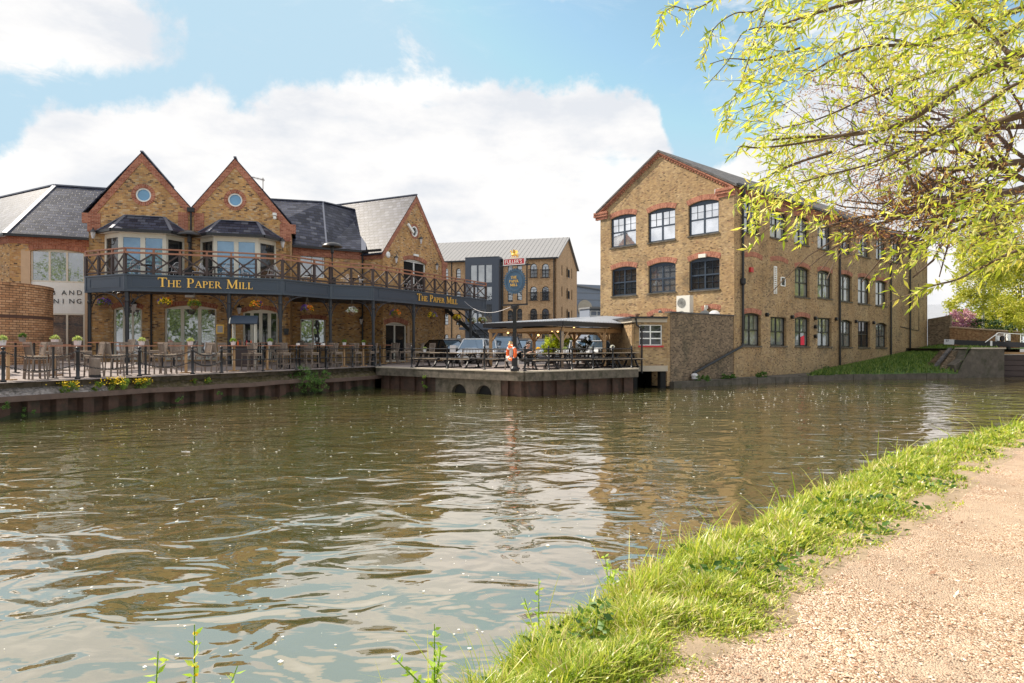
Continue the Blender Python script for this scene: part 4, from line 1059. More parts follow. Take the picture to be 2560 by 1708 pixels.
# long side
ML_ = 35.6
hs = []
def side_win(x0, x1, yt, yb, rp, gm_, thin, r_=1, sill='concrete', open_=False, arch=True, am='brick_red'):
    s0, s1, z0, z1, r = recta(MS, x0, x1, yt, yb, rp)
    hs.append(window(mill, MS, s0, s1, z0, z1, r, 2, 2, .03 if r else 0, 'black', gm_, .16, .09, .08, thin, sill=sill, name='window'))
    if arch: arch_part(mill, MS, s0 - .03, s1 + .03, z1 + .01, r, .30, m=am)
tops = [(1856, 1898, 501, 583), (1925, 1967, 527, 597), (1986, 2022, 541, 611), (2044, 2079, 553, 624), (2098, 2128, 568, 632), (2146, 2174, 580, 642), (2190, 2216, 590, 650), (2230, 2252, 600, 657)]
for k, (a, b, yt, yb) in enumerate(tops): side_win(a, b, yt, yb, 6 - k * .4, 'g_mid' if k in (0, 3, 4) else 'g_side', (2, 2, (1,)))
mids = [(1987, 2024, 667, 743), (2044, 2080, 677, 746), (2098, 2130, 686, 754), (2145, 2175, 693, 760), (2189, 2217, 702, 765), (2189 + 42, 2254, 710, 770)]
for k, (a, b, yt, yb) in enumerate(mids[:5]): side_win(a, b, yt, yb, 6 - k * .5, 'g_side', (2, 2, (1,)) if k < 2 else None)
lows = [(1857, 1902, 783, 865, 5), (1926, 1966, 793, 865, 0), (1987, 2024, 792, 866, 5), (2044, 2079, 795, 867, 0), (2098, 2130, 800, 868, 5), (2145, 2175, 803, 869, 0), (2189, 2217, 807, 869, 6)]
for k, (a, b, yt, yb, rp) in enumerate(lows):
    side_win(a, b, yt, yb, rp, 'g_side' if k != 5 else 'g_dark', (2, 2, (1,)), arch=rp > 0, am='brick_red' if k in (0, 2) else 'brick_mill')
obj('side_wall', MB().prism(MS, [(0, 0), (ML_, 0), (ML_, 11.85), (0, 11.85)], hs, -.35, 0), 'brick_mill', mill)
# blind arches, vent grille, small vent
for a, b, yt in ((1862, 1905, 632), (1926, 1969, 642)):
    s0, s1, z0, z1, r = recta(MS, a, b, yt + 10, yt + 110, 6); arch_part(mill, MS, s0, s1, z1, r, .30)
s0, s1, z0, z1, r = recta(MS, 1934, 1941, 666, 735, 0)
mb = MB().prism(MS, rc(s0, z0, s1, z1), [rc(s0 + .03, z0 + .03 + k * (z1 - z0 - .06) / 14, s1 - .03, z0 + .0 + (k + .75) * (z1 - z0 - .06) / 14) for k in range(14)], 0, .05); obj('vent_grille', mb, 'white_pt', mill)
s0, s1, z0, z1, r = recta(MS, 1951, 1962, 693, 716, 0); v = obj('vent', MB().prism(MS, rc(s0, z0, s1, z1), [rc(s0 + .06, z0 + .06, s1 - .06, z1 - .06)], 0, .06), 'white_pt', mill); obj('grille', MB().prism(MS, rc(s0 + .05, z0 + .05, s1 - .05, z1 - .05), (), 0, .02), 'black', v)
s0, s1, z0, z1, r = recta(MS, 1872, 1879, 669, 681, 0); obj('alarm_box', MB().prism(MS, rc(s0, z0, s1, z1), (), 0, .14), 'red', mill)
for x, y in ((1915, 787), (1978, 793), (2036, 796), (2036, 817), (2036, 841), (2088, 798), (2138, 804), (2182, 807)):
    s, z = MS.pt(x, y); mb = MB().lathe([(.0, -.02), (.13, -.02), (.13, .16), (.09, .19), (.0, .19)], 12, MS.P(s, z, .0), Matrix(((MS.dx, 0, MS.nx), (MS.dy, 0, MS.ny), (0, 1, 0)))); obj('flue_cowl', mb, 'iron', mill)
for px, zb in ((1853, .2), (2096, .4), (2224, 1.2), (2272, 1.4)):
    s = MS.s_(px); mb = MB().tube([MS.P(s, 11.7, .12), MS.P(s, zb if px != 1853 else 2.3, .12)], .075, 8)
    if px in (1853,): mb.lathe([(.08, 5.9), (.17, 6.0), (.17, 6.3), (.08, 6.35)], 10, MS.P(s, 0, .12))
    mb.lathe([(.075, 11.3), (.16, 11.45), (.16, 11.7)], 10, MS.P(s, 0, .12)); obj('downpipe', mb, 'black', mill)
s, z = MS.pt(2013, 851); tag(obj('red_cloth', MB().prism(MS, [(s - .28, z - .34), (s + .30, z - .34), (s + .28, z + .34), (s - .26, z + .22)], (), -.205, -.19), 'redthing'), 'bright red cloth in the third ground floor window of the mill', 'cloth')
# cornice of the long side
mb = MB().prism(MS, rc(.4, 11.52, ML_, 11.66), (), -.05, .08); obj('cornice', mb, 'brick_red', mill); obj('cornice', MB().prism(MS, rc(.4, 11.662, ML_, 11.78), (), -.05, .16), 'brick_red', mill)
dn = MB()
for k in range(90): dn.prism(MS, rc(.45 + k * .39, 11.42, .60 + k * .39, 11.519), (), -.05, .08)
obj('dentils', dn, 'brick_red', mill)
obj('gutter', MB().beam(MS.P(-.1, 11.86, .28), MS.P(ML_, 11.86, .28), .16, .14), 'black', mill)
# roof
ux, uy = MS.dx, MS.dy
def mp(s, z, back): x, y, _ = MG.P(s, z, 0); return (x + ux * back, y + uy * back, z)
obj('roof', MB().slab([mp(GW + .3, 11.83, -.2), mp(ap_[0], ap_[1] + .08, -.2), mp(ap_[0], ap_[1] + .08, ML_), mp(GW + .3, 11.83, ML_)], .12), 'slate_mill', mill)
obj('roof', MB().slab([mp(-.3, 11.83, -.2), mp(ap_[0], ap_[1] + .08, -.2), mp(ap_[0], ap_[1] + .08, ML_), mp(-.3, 11.83, ML_)], .12), 'slate_mill', mill)
obj('end_wall', MB().prism(Fr(*MS.P(ML_, 0)[:2], -MS.nx, -MS.ny), [(0, 0), (GW, 0), (GW, 11.85), (GW / 2, 15), (0, 11.85)], (), -.2, 0), 'brick_mill', mill)
s, z = MG.pt(1793, 479); obj('wall_vent', MB().prism(MG, rc(s - .15, z - .15, s + .15, z + .15), (), 0, .05), 'pot', mill)
s, z = MG.pt(1757.5, 640); obj('lamp_box', MB().prism(MG, rc(s - .25, z - .11, s + .25, z + .11), (), 0, .14), 'acwhite', mill)
mb = MB().tube([MS.P(MS.s_(2318) * .93, 8, .03), MS.P(MS.s_(2318) * .93, 3.6, .03), MS.P(MS.s_(2250), 3.9, .03)], .025, 6); obj('cable', mb, 'black', mill)
# pipe running down the wing wall
WW = Fr(CW0[0], CW0[1], MS.dx, MS.dy)
mb = MB().tube([MS.P(MS.s_(1853), 2.35, .13), MS.P(MS.s_(1853) - .15, 2.2, .13), WW.P(1.95, .72, .14)], .075, 8); obj('downpipe', mb, 'black', mill)
# wing wall and low annex
wing = thing('wing_wall', 'dark weathered brick wall between the mill and the water', 'wall')
obj('wall', MB().prism(WW, rc(0, .1, 6.48, 4.0), (), -.3, 0, True), 'brick_wing', wing)
obj('coping', MB().prism(WW, rc(-.05, 4.003, 6.48, 4.08), (), -.34, .04, True), 'slate_mill', wing)
obj('pier', MB().prism(WW, rc(-.28, .1, .0, 4.0), (), -.9, -.02, True), 'brick_mill', wing)
obj('lower_pier', MB().prism(WW, rc(-.42, .1, -.284, 3.1), (), -.9, -.10, True), 'brick_mill', wing)
cap_ = tag(obj('pipe_outlet', MB().lathe([(.16, 0), (.17, .12), (.20, .15), (.20, .22), (.10, .30), (.0, .31)], 12, WW.P(1.95, .42, .22)), 'pot'), 'white capped pipe outlet at the foot of the dark brick wall', 'pipe outlet')
AF = Fr((1584 - CX) / FP * 34.4, 34.4, 1, .10)
an = thing('annex', 'small flat roofed brick annex over the dark water inlet, white paned window', 'annex building')
s0, s1, z0, z1, _ = recta(AF, 1598, 1655.5, 812, 864); aw = AF.s_(1667)
ho = window(an, AF, s0, s1, z0, z1, 0, 2, 3, 0, 'white_pt', 'g_dark', .06, .05, .06, sill='red')
zt, zb_, zc_ = zat(AF, 806, .9), zat(AF, 914.5, .9), zat(AF, 928.5, .9)
obj('wall', MB().prism(AF, rc(0, zb_, aw, zt), [ho], -.3, 0), 'brick_mill', an)
obj('side_wall', MB().prism(Fr(*AF.P(0, 0, -5)[:2], AF.nx, AF.ny), rc(0, .9, 5, zt), (), -.2, 0), 'brick_mill', an)
obj('concrete_beam', MB().prism(AF, rc(0, zc_, aw + .05, zb_ - .002), (), -5, .01), 'concrete_pale', an)
obj('lintel', MB().prism(AF, rc(-.1, zt + .002, aw, zt + .20), (), -4.6, .05), 'concrete_pale', an)
obj('roof', MB().prism(AF, rc(-.22, zt + .203, aw, zt + .30), (), -4.9, .16), 'black', an)
obj('flat_roof', MB().add([AF.P(-.1, zt + .29, -.3), AF.P(aw + .2, zt + .29, -.3), MS.P(-.2, zt + .29, -.2), MG.P(0, zt + .29, .1)], [(0, 1, 2, 3)]), 'asphalt', an)
mb = MB().tube([AF.P(.1, zt + .2, .08), AF.P(.15, zt - .15, .08), AF.P(.42, zt - .35, .08), AF.P(.42, zc_ - .1, .08)], .045, 8); obj('downpipe', mb, 'black', an)
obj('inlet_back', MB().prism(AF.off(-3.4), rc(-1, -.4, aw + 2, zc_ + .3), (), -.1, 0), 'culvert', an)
obj('inlet_shade_side', MB().prism(AF, rc(aw - .32, -.4, aw - .03, zc_), (), -3, -.05), 'culvert', an)  # block added in front of the pier to paint the opening's shade
obj('inlet_shade_side', MB().prism(Fr(*AF.P(0, 0, -5)[:2], AF.nx, AF.ny), rc(0, -.4, 5.0, zc_), (), -.2, 0), 'culvert', an)
# air conditioner, dishes, lamps on the flat roof
AC = Vector(MG.P(MG.s_(1727), 0, .9)); zac = zt + .33
F_ = Fr(AC.x - MG.dx * .45, AC.y - MG.dy * .45, MG.dx, MG.dy)
acd = math.hypot(AC.x, AC.y); zA0, zA1 = zat(F_, 808, .5), zat(F_, 739, .5)
ac = thing('air_conditioner', 'white twin-fan air conditioning unit against the mill gable', 'air conditioner', (F_.x, F_.y, 0)); Fl = Fr(0, 0, F_.dx, F_.dy)
obj('casing', MB().prism(Fl, rc(0, zA0, .95, zA1), (), -.42, 0, True), 'acwhite', ac)
for k in (0, 1):
    c = zA0 + (zA1 - zA0) * (.27 + .47 * k); mb = MB(); T = Matrix(((Fl.dx, Fl.nx, 0), (Fl.dy, Fl.ny, 0), (0, 0, 1)))
    for rr in (.09, .16, .23, .29): mb.torus(Fl.P(.36, c, .015), rr, .010, T, 24, 4)
    for k2 in range(8): a = math.pi * k2 / 8; mb.beam(Fl.P(.36 - .29 * math.cos(a), c - .29 * math.sin(a), .015), Fl.P(.36 + .29 * math.cos(a), c + .29 * math.sin(a), .015), .01, .01)
    obj('fan_grille', mb, 'grille', ac)
obj('stand', MB().prism(Fl, rc(.05, zac - .1, .9, zA0 - .01), (), -.38, -.05), 'grille', ac)
for i, (x, y, lb, mm) in enumerate(((1772, 787, 'grey satellite dish beside the air conditioner', 'grille'), (1797, 787, 'pale satellite dish nearest the mill corner', 'pot'))):
    s, z = MG.pt(x, y); d_ = thing('satellite_dish', lb, 'satellite dish', MG.P(s, z, .5)); T = Matrix.Rotation(R(62), 3, 'X')
    T = Matrix.Rotation(R(-25 + 8 * i), 3, 'Z') @ T
    obj('dish', MB().lathe([(.0, .0), (.15, -.012), (.30, -.05), (.33, -.06)], 20, (0, 0, 0), T), mm, d_, smooth=True); obj('arm', MB().tube([T @ Vector((0, .3, -.06)), T @ Vector((0, .1, -.38))], .012, 5).tube([(0, 0, 0), (.05, .45, -.2)], .025, 5), 'grille', d_)
s, z = MG.pt(1768, 768); tag(obj('security_lamp', MB().box(MG.P(s, z, .12), (.18, .18, .22)).box(MG.P(s, z - .16, .2), (.14, .16, .1)), 'acwhite'), 'small white security lamp above the grey satellite dish', 'lamp')
s, z = MG.pt(1652, 779); tag(obj('flood_lamp', MB().lathe([(0, 0), (.10, 0), (.12, .1), (0, .14)], 10, MG.P(s, z, .1), Matrix.Rotation(R(120), 3, 'X')), 'grille'), 'small round flood lamp above the annex roof', 'lamp')
s, z = MG.pt(1628, 791); tag(obj('roof_vent', MB().lathe([(0, -.35), (.1, -.35), (.1, 0), (.17, .02), (.17, .12), (0, .16)], 12, MG.P(s, z, 1.5)), 'wicker'), 'small brown round vent on the annex roof', 'vent')

# ledge, grass bank, lock
lw = thing('canal_ledge', 'low mossy stone ledge along the foot of the mill', 'ledge')
mb = MB()
for a, b in zip(ledge, ledge[1:]):
    F = frm(a, b); L = math.hypot(b[0] - a[0], b[1] - a[1]); s = 0; rr = random.Random(int(a[0]))
    while s < L: e = min(L, s + 1.6); mb.prism(F, rc(s + .01, -.5, e - .01, .34 + rr.uniform(-.03, .03)), (), -.8, rr.uniform(-.04, .04)); s = e
obj('stones', mb, 'lockstone', lw)
def bank_z(s): return .33 if s < 14 else .33 + 1.66 * ((s - 14) / 21.6) ** 1.1
bm = MB(); ni, nj = 60, 14
def ledge_pt(t):
    Ls = [math.dist(a, b) for a, b in zip(ledge, ledge[1:])]; d = t * sum(Ls)
    for (a, b), L in zip(zip(ledge, ledge[1:]), Ls):
        if d <= L + 1e-6: return (a[0] + (b[0] - a[0]) * d / L, a[1] + (b[1] - a[1]) * d / L)
        d -= L
for i in range(ni + 1):
    t = i / ni; p = ledge_pt(min(1, t * 1.0)); s = -6.5 + 48 * t; q = MS.P(s, 0, .0); q = (q[0] + .0, q[1] + .0)
    for j in range(nj + 1):
        w = j / nj; x, y = p[0] + (q[0] - p[0]) * w, p[1] + (q[1] - p[1]) * w; zz = .32 + (bank_z(s) - .32) * (w ** .55)
        bm.v.append((x, y, zz))
for k in range(1, 5):
    p = (30.5 + (34.5 - 30.5) * k / 4, 44.9 + 1.35 * k / 4); q = MS.P(41.5 + k * 3, 0, 0)
    for j in range(nj + 1): w = j / nj; bm.v.append((p[0] + (q[0] - p[0]) * w, p[1] + (q[1] - p[1]) * w, 2.0))
ni += 4
bm.f = [[i * (nj + 1) + j, (i + 1) * (nj + 1) + j, (i + 1) * (nj + 1) + j + 1, i * (nj + 1) + j + 1] for i in range(ni) for j in range(nj)]
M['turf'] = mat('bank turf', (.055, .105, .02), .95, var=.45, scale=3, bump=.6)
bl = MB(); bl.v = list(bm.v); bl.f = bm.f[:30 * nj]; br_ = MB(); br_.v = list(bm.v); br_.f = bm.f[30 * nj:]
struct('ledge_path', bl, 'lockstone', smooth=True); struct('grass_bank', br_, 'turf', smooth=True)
struct('lock_side_ground', flat([(34.5, 46.3), (34.75, 47.4), (40.7, 45.0), (60, 44), (80, 72), MS.P(53.4, 0)[:2]], 1.996), 'turf')
lk = thing('lock_wall', 'stained concrete lock wall with dark brick steps at its left', 'lock wall')
KF = frm((29.4, 44.9), (34.6, 46.1)); KL = math.dist((29.4, 44.9), (34.6, 46.1))
obj('face', MB().prism(KF, [(1.1, -.4), (KL, -.4), (KL, 2.0), (2.5, 2.0), (1.9, 1.3), (1.1, .9)], (), -1.4, 0, True), 'lockstone', lk)
mb = MB()
for k in range(11): mb.prism(KF, rc(.1 + k * .17, .3, 2.5, .45 + k * .145), (), -1.9 + k * .0, -.45 - k * .045)
obj('steps', mb, 'brick_wing', lk)
obj('step_kerb', MB().beam(KF.P(-.1, .42, -.75), KF.P(1.75, 2.05, -.95), .25, .12), 'slate_mill', lk)
obj('side_face', MB().prism(Fr(34.6, 46.1, .05, 1), rc(0, -.4, 12, 2.0), (), -.3, 0), 'lockstone', lk)
obj('coping', MB().prism(KF, rc(2.4, 2.003, KL + .1, 2.10), (), -1.2, .05, True), 'concrete_pale', lk)
gate = thing('lock_gate', 'dark wooden lock gate with white handrail and long black balance beam', 'lock gate')
GT = frm((34.6, 47.0), (40.5, 44.6))
mb = MB()
for k in range(5): mb.prism(GT, rc(.0, -.3 + k * .38, 6.3, .05 + k * .38), (), -.2, .02 * (k % 2))
obj('gate_leaf', mb, 'wood_dark', gate); obj('gate_top', MB().prism(GT, rc(0, 1.62, 6.3, 1.78), (), -.25, .15), 'oak', gate)
P0, P1 = at(2361.5, 854.5, 49.5), at(2600, 864.5, 45.5)
bmv = (P1 - P0); P2 = P0 + bmv * .115
bb = obj('balance_beam', MB().beam(P2, P1, .34, .36), 'black', gate); we = obj('beam_end', MB().beam(P0, P2 - bmv * .0005, .36, .38), 'pot', gate)
BF = Fr(P0.x, P0.y, bmv.x, bmv.y).off(.185); text_mesh('87', .20, BF, .12, P0.z - .0, .005, 'letter', we, .01)
obj('beam_bracket', MB().prism(BF, rc(2.85, P0.z - .32, 2.97, P0.z + .05), (), -.02, .012), 'white_pt', gate)
def lp(x, y, d=47.5): return at(x, y, d)
mb = MB()
mb.tube([lp(2463, 856), lp(2488, 838), lp(2494, 833)] + [lp(2498, 832.5), lp(2524, 834), lp(2600, 838)], .028, 6)
for x, y0, y1 in ((2490, 835, 853), (2511, 833, 856), (2552, 835, 860)): mb.tube([lp(x, y0), lp(x, y1 + 3)], .03, 6)
mb.tube([lp(2490, 838), lp(2520, 838)], .022, 6); mb.tube([lp(2492, 842), lp(2520, 842)], .022, 6)
mb.tube([lp(2553, 857), lp(2553, 853), lp(2557, 851), lp(2562, 853), lp(2563, 860)], .025, 6)
obj('handrail', mb, 'white_pt', gate)
for x, w_ in ((2494, 5), (2521, 6)):
    a = lp(x, 836 if x > 2500 else 840); b = lp(x, 852); c = lp(x, 876); gp = obj('gate_post', MB().beam(a, b, w_ / 34, .2), 'white_pt', gate); obj('post_foot', MB().beam(b + Vector((0, 0, -.002)), c, w_ / 34, .2), 'black', gp)
obj('paddle_gear', MB().box(lp(2505, 846), (.22, .2, .3)).box(lp(2505, 856), (.08, .1, .4)), 'iron', gate)
tag(obj('mooring_post', MB().lathe([(.1, 0), (.09, .2), (.12, .25), (.06, .33), (0, .34)], 10, lp(2495, 872)), 'white_pt'), 'small white topped post on the lock side', 'post')
# walls behind the lock
gw = thing('garden_wall', 'long orange brown brick wall behind the lock with pale coping', 'wall')
a, b = at(2374, 862, 61), at(2545, 862, 56); F = frm(a, b); zt0, zt1 = 2.3 + 43 * 61 / FP, 2.3 + 31 * 56 / FP; L = math.dist(a[:2], b[:2])
obj('wall', MB().prism(F, [(0, 1.5), (L, 1.5), (L, zt1), (0, zt0)], (), -.3, 0), 'brick_far', gw); obj('coping', MB().beam(F.P(0, zt0 + .05, -.15), F.P(L, zt1 + .05, -.15), .42, .1), 'stone', gw)
pm = MB()
for k in range(6): s = .4 + k * L / 6; pm.prism(F, [(s, 1.5), (s + .35, 1.5), (s + .35, zt0 - .3 - k * .1), (s, zt0 - .3 - k * .1)], (), -.05, .06)
obj('pilaster', pm, 'brick_far', gw)
sw = thing('stepped_wall', 'dark brick wall with sloping top joining the mill corner', 'wall')
a, b = Vector(MS.P(ML_ + .1, 0)), at(2376, 862, 61.5); F = frm(a, b); L = math.dist(a[:2], b[:2]); z0_, z1_ = 2.3 + 64 * 63 / FP, 2.3 + 74 * 61.5 / FP
obj('wall', MB().prism(F, [(0, .8), (L, .8), (L, z1_), (0, z0_)], (), -.3, 0, True), 'brick_wing', sw)
shed = thing('metal_roofed_shed', 'white ribbed metal shed roof beyond the dark brick wall', 'shed')
a, b = at(2300, 862, 92), at(2420, 862, 92); F = frm(a, b); L = math.dist(a[:2], b[:2])
rb = MB(); zlo, zhi = 2.3 + 60 * 88 / FP, 2.3 + 102 * 95 / FP
rb.slab([F.P(-2, zlo, 6), F.P(L, zlo, 6), F.P(L, zhi, -6), F.P(-2, zhi, -6)], .15)
for k in range(24): rb.beam(F.P(-1.8 + k * .38, zlo + .08, 6), F.P(-1.8 + k * .38, zhi + .08, -6), .08, .08)
obj('roof', rb, 'corrug', shed); obj('wall', MB().prism(F, rc(-2, 1, L, zlo), (), -.2, 5.5), 'warehouse', shed)

# ------------------------------------------------------------------ apartments and warehouse behind
apt = thing('apartment_block', 'tan brick apartment block with metal roof, arched windows and grey glass stairwell', 'apartments')
c0_ = at(1391, 862, 83); FA_ = Fr(c0_.x - .962 * 34, c0_.y + .273 * 34, .962, -.273); FB2 = Fr(c0_.x, c0_.y, .273, .962)
L1 = 34.0; W2 = 14.6; ze = 13.3; za = 16.95
def apt_win(F, x, yt, yb, w_px, gm_='g_mid', balc=False, thin=(1, 4, None)):
    s = F.s_(x); d = F.y + F.dy * s; w = w_px * d / FP / 2 / (abs(F.dx + .0) if F is FA_ else .32); z0, z1 = zat(F, yb, s), zat(F, yt, s)
    op = window(apt, F, s - w, s + w, z0, z1, min(w * .95, .5), 2 if w > .4 else 1, 3, .0, 'black', gm_, .10, .07, .06)
    if balc:
        b = MB(); 
        for k in range(11): b.beam(F.P(s - w - .15 + (2 * w + .3) * k / 10, z0 - .05, .22), F.P(s - w - .15 + (2 * w + .3) * k / 10, z0 + 1.0, .22), .03, .03)
        for z in (z0 - .05, z0 + 1.0): b.beam(F.P(s - w - .2, z, .22), F.P(s + w + .2, z, .22), .05, .06)
        for e in (-1, 1): b.beam(F.P(s + e * (w + .18), z0 + .98, 0), F.P(s + e * (w + .18), z0 + .98, .22), .04, .05)
        obj('balcony_rail', b, 'black', apt)
    return op
h1, h2 = [], []
for k, dy in enumerate((0, 57, 112.5, 165)):
    for x, w, b in ((1334, 17, True), (1363.5, 17, True), (1275.5, 13, False), (1299, 13, False), (1146, 12, False), (1116, 10, False)):
        yt = 659 + dy + (4 if x < 1290 else 0) + (8 if x < 1200 else 0); h1.append(apt_win(FA_, x, yt, yt + 35 - (6 if x < 1200 else 0), w, 'g_mid', b and k < 3))
    for x, w, b in ((1405, 4.2, False), (1418, 5, True), (1429.5, 4.2, False)):
        if k > 2: continue
        yt = 662 + dy * .93 + (x - 1405) * .35; h2.append(apt_win(FB2, x, yt, yt + 27, w, 'g_bright' if k == 0 else 'g_mid', b))
obj('front_wall', MB().prism(FA_, [(0, .8), (L1, .8), (L1, ze), (0, ze)], h1, -.3, 0), 'brick_flat', apt)
obj('gable_wall', MB().prism(FB2, [(0, .8), (W2, .8), (W2, ze), (W2 / 2, za), (0, ze)], h2, -.3, 0), 'brick_flat', apt)
def gp_(s, z, along): x, y, _ = FB2.P(s, z, 0); return (x - FA_.dx * along, y - FA_.dy * along, z)
rf = MB().slab([gp_(-.3, ze, -.3), gp_(W2 / 2, za + .1, -.3), gp_(W2 / 2, za + .1, L1), gp_(-.3, ze, L1)], .15)
for k in range(60): rf.beam(gp_(-.3, ze + .01, k * .57), gp_(W2 / 2, za + .11, k * .57), .035, .04)
obj('roof', rf, 'zinc', apt); obj('roof', MB().slab([gp_(W2 + .3, ze, -.3), gp_(W2 / 2, za + .1, -.3), gp_(W2 / 2, za + .1, L1), gp_(W2 + .3, ze, L1)], .15), 'zinc', apt)
obj('gutter', MB().beam(gp_(-.35, ze - .05, -.3), gp_(-.35, ze - .05, L1), .2, .2), 'black', apt)
for x in (1129.5, 1256, 1385): s = FA_.s_(x); obj('downpipe', MB().tube([FA_.P(s, ze, .1), FA_.P(s, 1, .1)], .07, 6), 'black', apt)
# glazed stairwell
FS_ = FA_.off(1.2); x0, x1 = FS_.s_(1163), FS_.s_(1247); zt_ = zat(FS_, 645, x0); zk = zat(FS_, 655, x0)
gs = []; c = [FS_.s_(q) for q in (1175, 1193.5, 1212.5, 1231)]
for ya, yb in ((663, 707), (718, 752), (762, 808)):
    for i in range(3): gs.append(rc(c[i] + .08, zat(FS_, yb, c[1]), c[i + 1] - .08, zat(FS_, ya, c[1])))
swl = obj('stairwell', MB().prism(FS_, rc(x0, 1, x1, zt_), gs, -4.5, 0), 'render', apt); obj('stairwell_roof', MB().prism(FS_, rc(x0, zt_ - .01, x1, zt_ + .05), (), -4.5, .05, True), 'render', apt)
obj('pane', MB().add([FS_.P(c[0] - .2, 4, -.12), FS_.P(c[3] + .2, 4, -.12), FS_.P(c[3] + .2, zat(FS_, 661, c[0]), -.12), FS_.P(c[0] - .2, zat(FS_, 661, c[0]), -.12)], [(0, 1, 2, 3)]), 'g_mid', swl)
obj('canopy', MB().prism(FS_, rc(FS_.s_(1156), zat(FS_, 825, x0), x1 - .5, zat(FS_, 819, x0)), (), -1, 1.2, True), 'render', swl)
tfa = tag(thing('timber_fence', 'grey close-boarded timber fence behind the parked cars', 'fence'))
fm_ = MB(); a, b = at(1090, 862, 62), at(1530, 862, 62); rr = random.Random(2); x = a.x
while x < b.x: fm_.box((x + .07, 62 + rr.uniform(-.01, .01), 2.0), (.135, .02, 1.82 + rr.uniform(-.02, .02))); x += .145
obj('boards', fm_, 'fence', tfa)
pm = MB()
for k in range(8): pm.box((a.x + k * 2.35, 62.07, 2.0), (.1, .1, 1.8))
obj('fence_post', pm, 'fence', tfa)
wh = thing('warehouse', 'blue grey metal clad warehouse beyond the apartment block', 'warehouse')
F = frm(at(1425, 862, 112), at(1600, 862, 118)); wz = zat(F, 711, 2); L = 13
wm = MB().prism(F, rc(0, 1, L, wz), (), -20, 0); obj('wall', wm, 'warehouse', wh)
mb = MB()
for k in range(9): mb.prism(F, rc(0, 2 + k * 1.15, L, 2.06 + k * 1.15), (), -.02, .05)
obj('cladding_rail', mb, 'zinc', wh); obj('roof', MB().slab([F.P(0, wz, .3), F.P(L, wz - 1.4, .3), F.P(L, wz - 1.4 + .8, -20), F.P(0, wz + .8, -20)], .2), 'zinc', wh)
dk_ = MB().lathe([(0, 0), (1.45, 0), (1.45, .08), (0, .1)], 28, F.P(2.9, zat(F, 771, 2.9), .05), Matrix(((F.dx, 0, F.nx), (F.dy, 0, F.ny), (0, 1, 0)))); obj('wall_disc', dk_, 'concrete_pale', wh)
lo = thing('low_outbuilding', 'low dark window outbuilding with pale frame left of the mill', 'outbuilding')
F = frm(at(1474, 862, 62.5), at(1504, 862, 63)); a0_, b0_ = zat(F, 790, .5), zat(F, 772, .5); obj('wall', MB().prism(F, rc(0, 1, 1.6, b0_), (), -2, 0), 'warehouse', lo); obj('window', MB().prism(F, rc(.06, a0_, 1.5, b0_ - .2), [rc(.12, a0_ + .06, .75, b0_ - .26), rc(.82, a0_ + .06, 1.44, b0_ - .26)], 0, .05), 'white_pt', lo); obj('roof', MB().prism(F, rc(-.1, b0_, 1.7, b0_ + .15), (), -2, .2, True), 'zinc', lo)
# ------------------------------------------------------------------ timber shelter
sh = thing('timber_shelter', 'open oak shelter with pale corrugated hipped roof and warm hanging bulbs', 'shelter')
Fp = Vector((2.5, 32.4, 0)); u = Vector((.656, .755, 0)); v_ = Vector((-.694, .72, 0))
def sp(p, q, z): a = Fp + u * p + v_ * q; return (a.x, a.y, z)
ze_ = 3.48; zr = 4.06
LU, LV = 12.5, 5.8
mb = MB(); A_, B_, C_, D_ = sp(-.1, -.1, ze_), sp(LU, -.1, ze_), sp(LU, LV, ze_), sp(-.1, LV, ze_); r1_, r2_ = sp(8.0, 2.85, zr), sp(LU, 2.85, zr)
mb.add([A_, B_, r2_, r1_, C_, D_], [(0, 1, 2, 3), (3, 2, 4, 5), (5, 0, 3)])
# corrugations as real ribs on the two visible slopes
rbm = MB()
for k in range(50):
    t = k / 49; p = Vector(sp(-.1 + (LU + .1) * t, -.12, ze_ + .012)); kk = min(1, (-.1 + (LU + .1) * t) / 8.0); q = Vector(sp(-.1 + (LU + .1) * t, -.1 + 2.95 * kk, ze_ + (zr - ze_) * kk + .012)); rbm.beam(p, q, .09, .03)
for k in range(28):
    t = k / 27; q0 = -.1 + (LV + .1) * t; p = Vector(sp(-.12, q0, ze_ + .012)); w = 1 - abs(2 * t - 1); rbm.beam(p, Vector(sp(-.1 + 8.1 * w, q0, ze_ + (zr - ze_) * w + .012)), .09, .03)
obj('roof', mb, 'corrug', sh); obj('roof_ribs', rbm, 'corrug', sh)
mb = MB()
for a, b in ((A_, B_), (A_, D_), (B_, C_), (D_, C_)): mb.beam((a[0], a[1], ze_ - .13), (b[0], b[1], ze_ - .13), .06, .21)
obj('fascia', mb, 'black', sh)
mb = MB()
for q in (.25, LV - .25): mb.beam(sp(.2, q, ze_ - .42), sp(LU - .2, q, ze_ - .42), .14, .2)
for p in (.25, 4.1, 8.2, LU - .3): mb.beam(sp(p, .1, ze_ - .40), sp(p, LV - .1, ze_ - .40), .12, .18)
obj('beam', mb, 'oak', sh)
for p in (.25, 4.1, 8.2, LU - .3):
    for q in (.25, LV - .25):
        po = obj('post', MB().beam(sp(p, q, TZ), sp(p, q, ze_ - .5), .18, .18), 'oak' if not (p == .25 and q == .25) else 'teak_light', sh)
        br = MB()
        for dp, dq in ((.55, 0), (-.55, 0), (0, .55), (0, -.55)):
            if 0 < p + dp < LU and 0 < q + dq < LV: br.beam(sp(p, q, ze_ - 1.05), sp(p + dp, q + dq, ze_ - .5), .07, .09)
        obj('brace', br, 'oak', po)
obj('downpipe', MB().tube([sp(-.02, -.02, ze_ - .2), sp(-.02, .12, ze_ - .5), sp(-.02, .12, TZ)], .04, 6), 'black', sh)
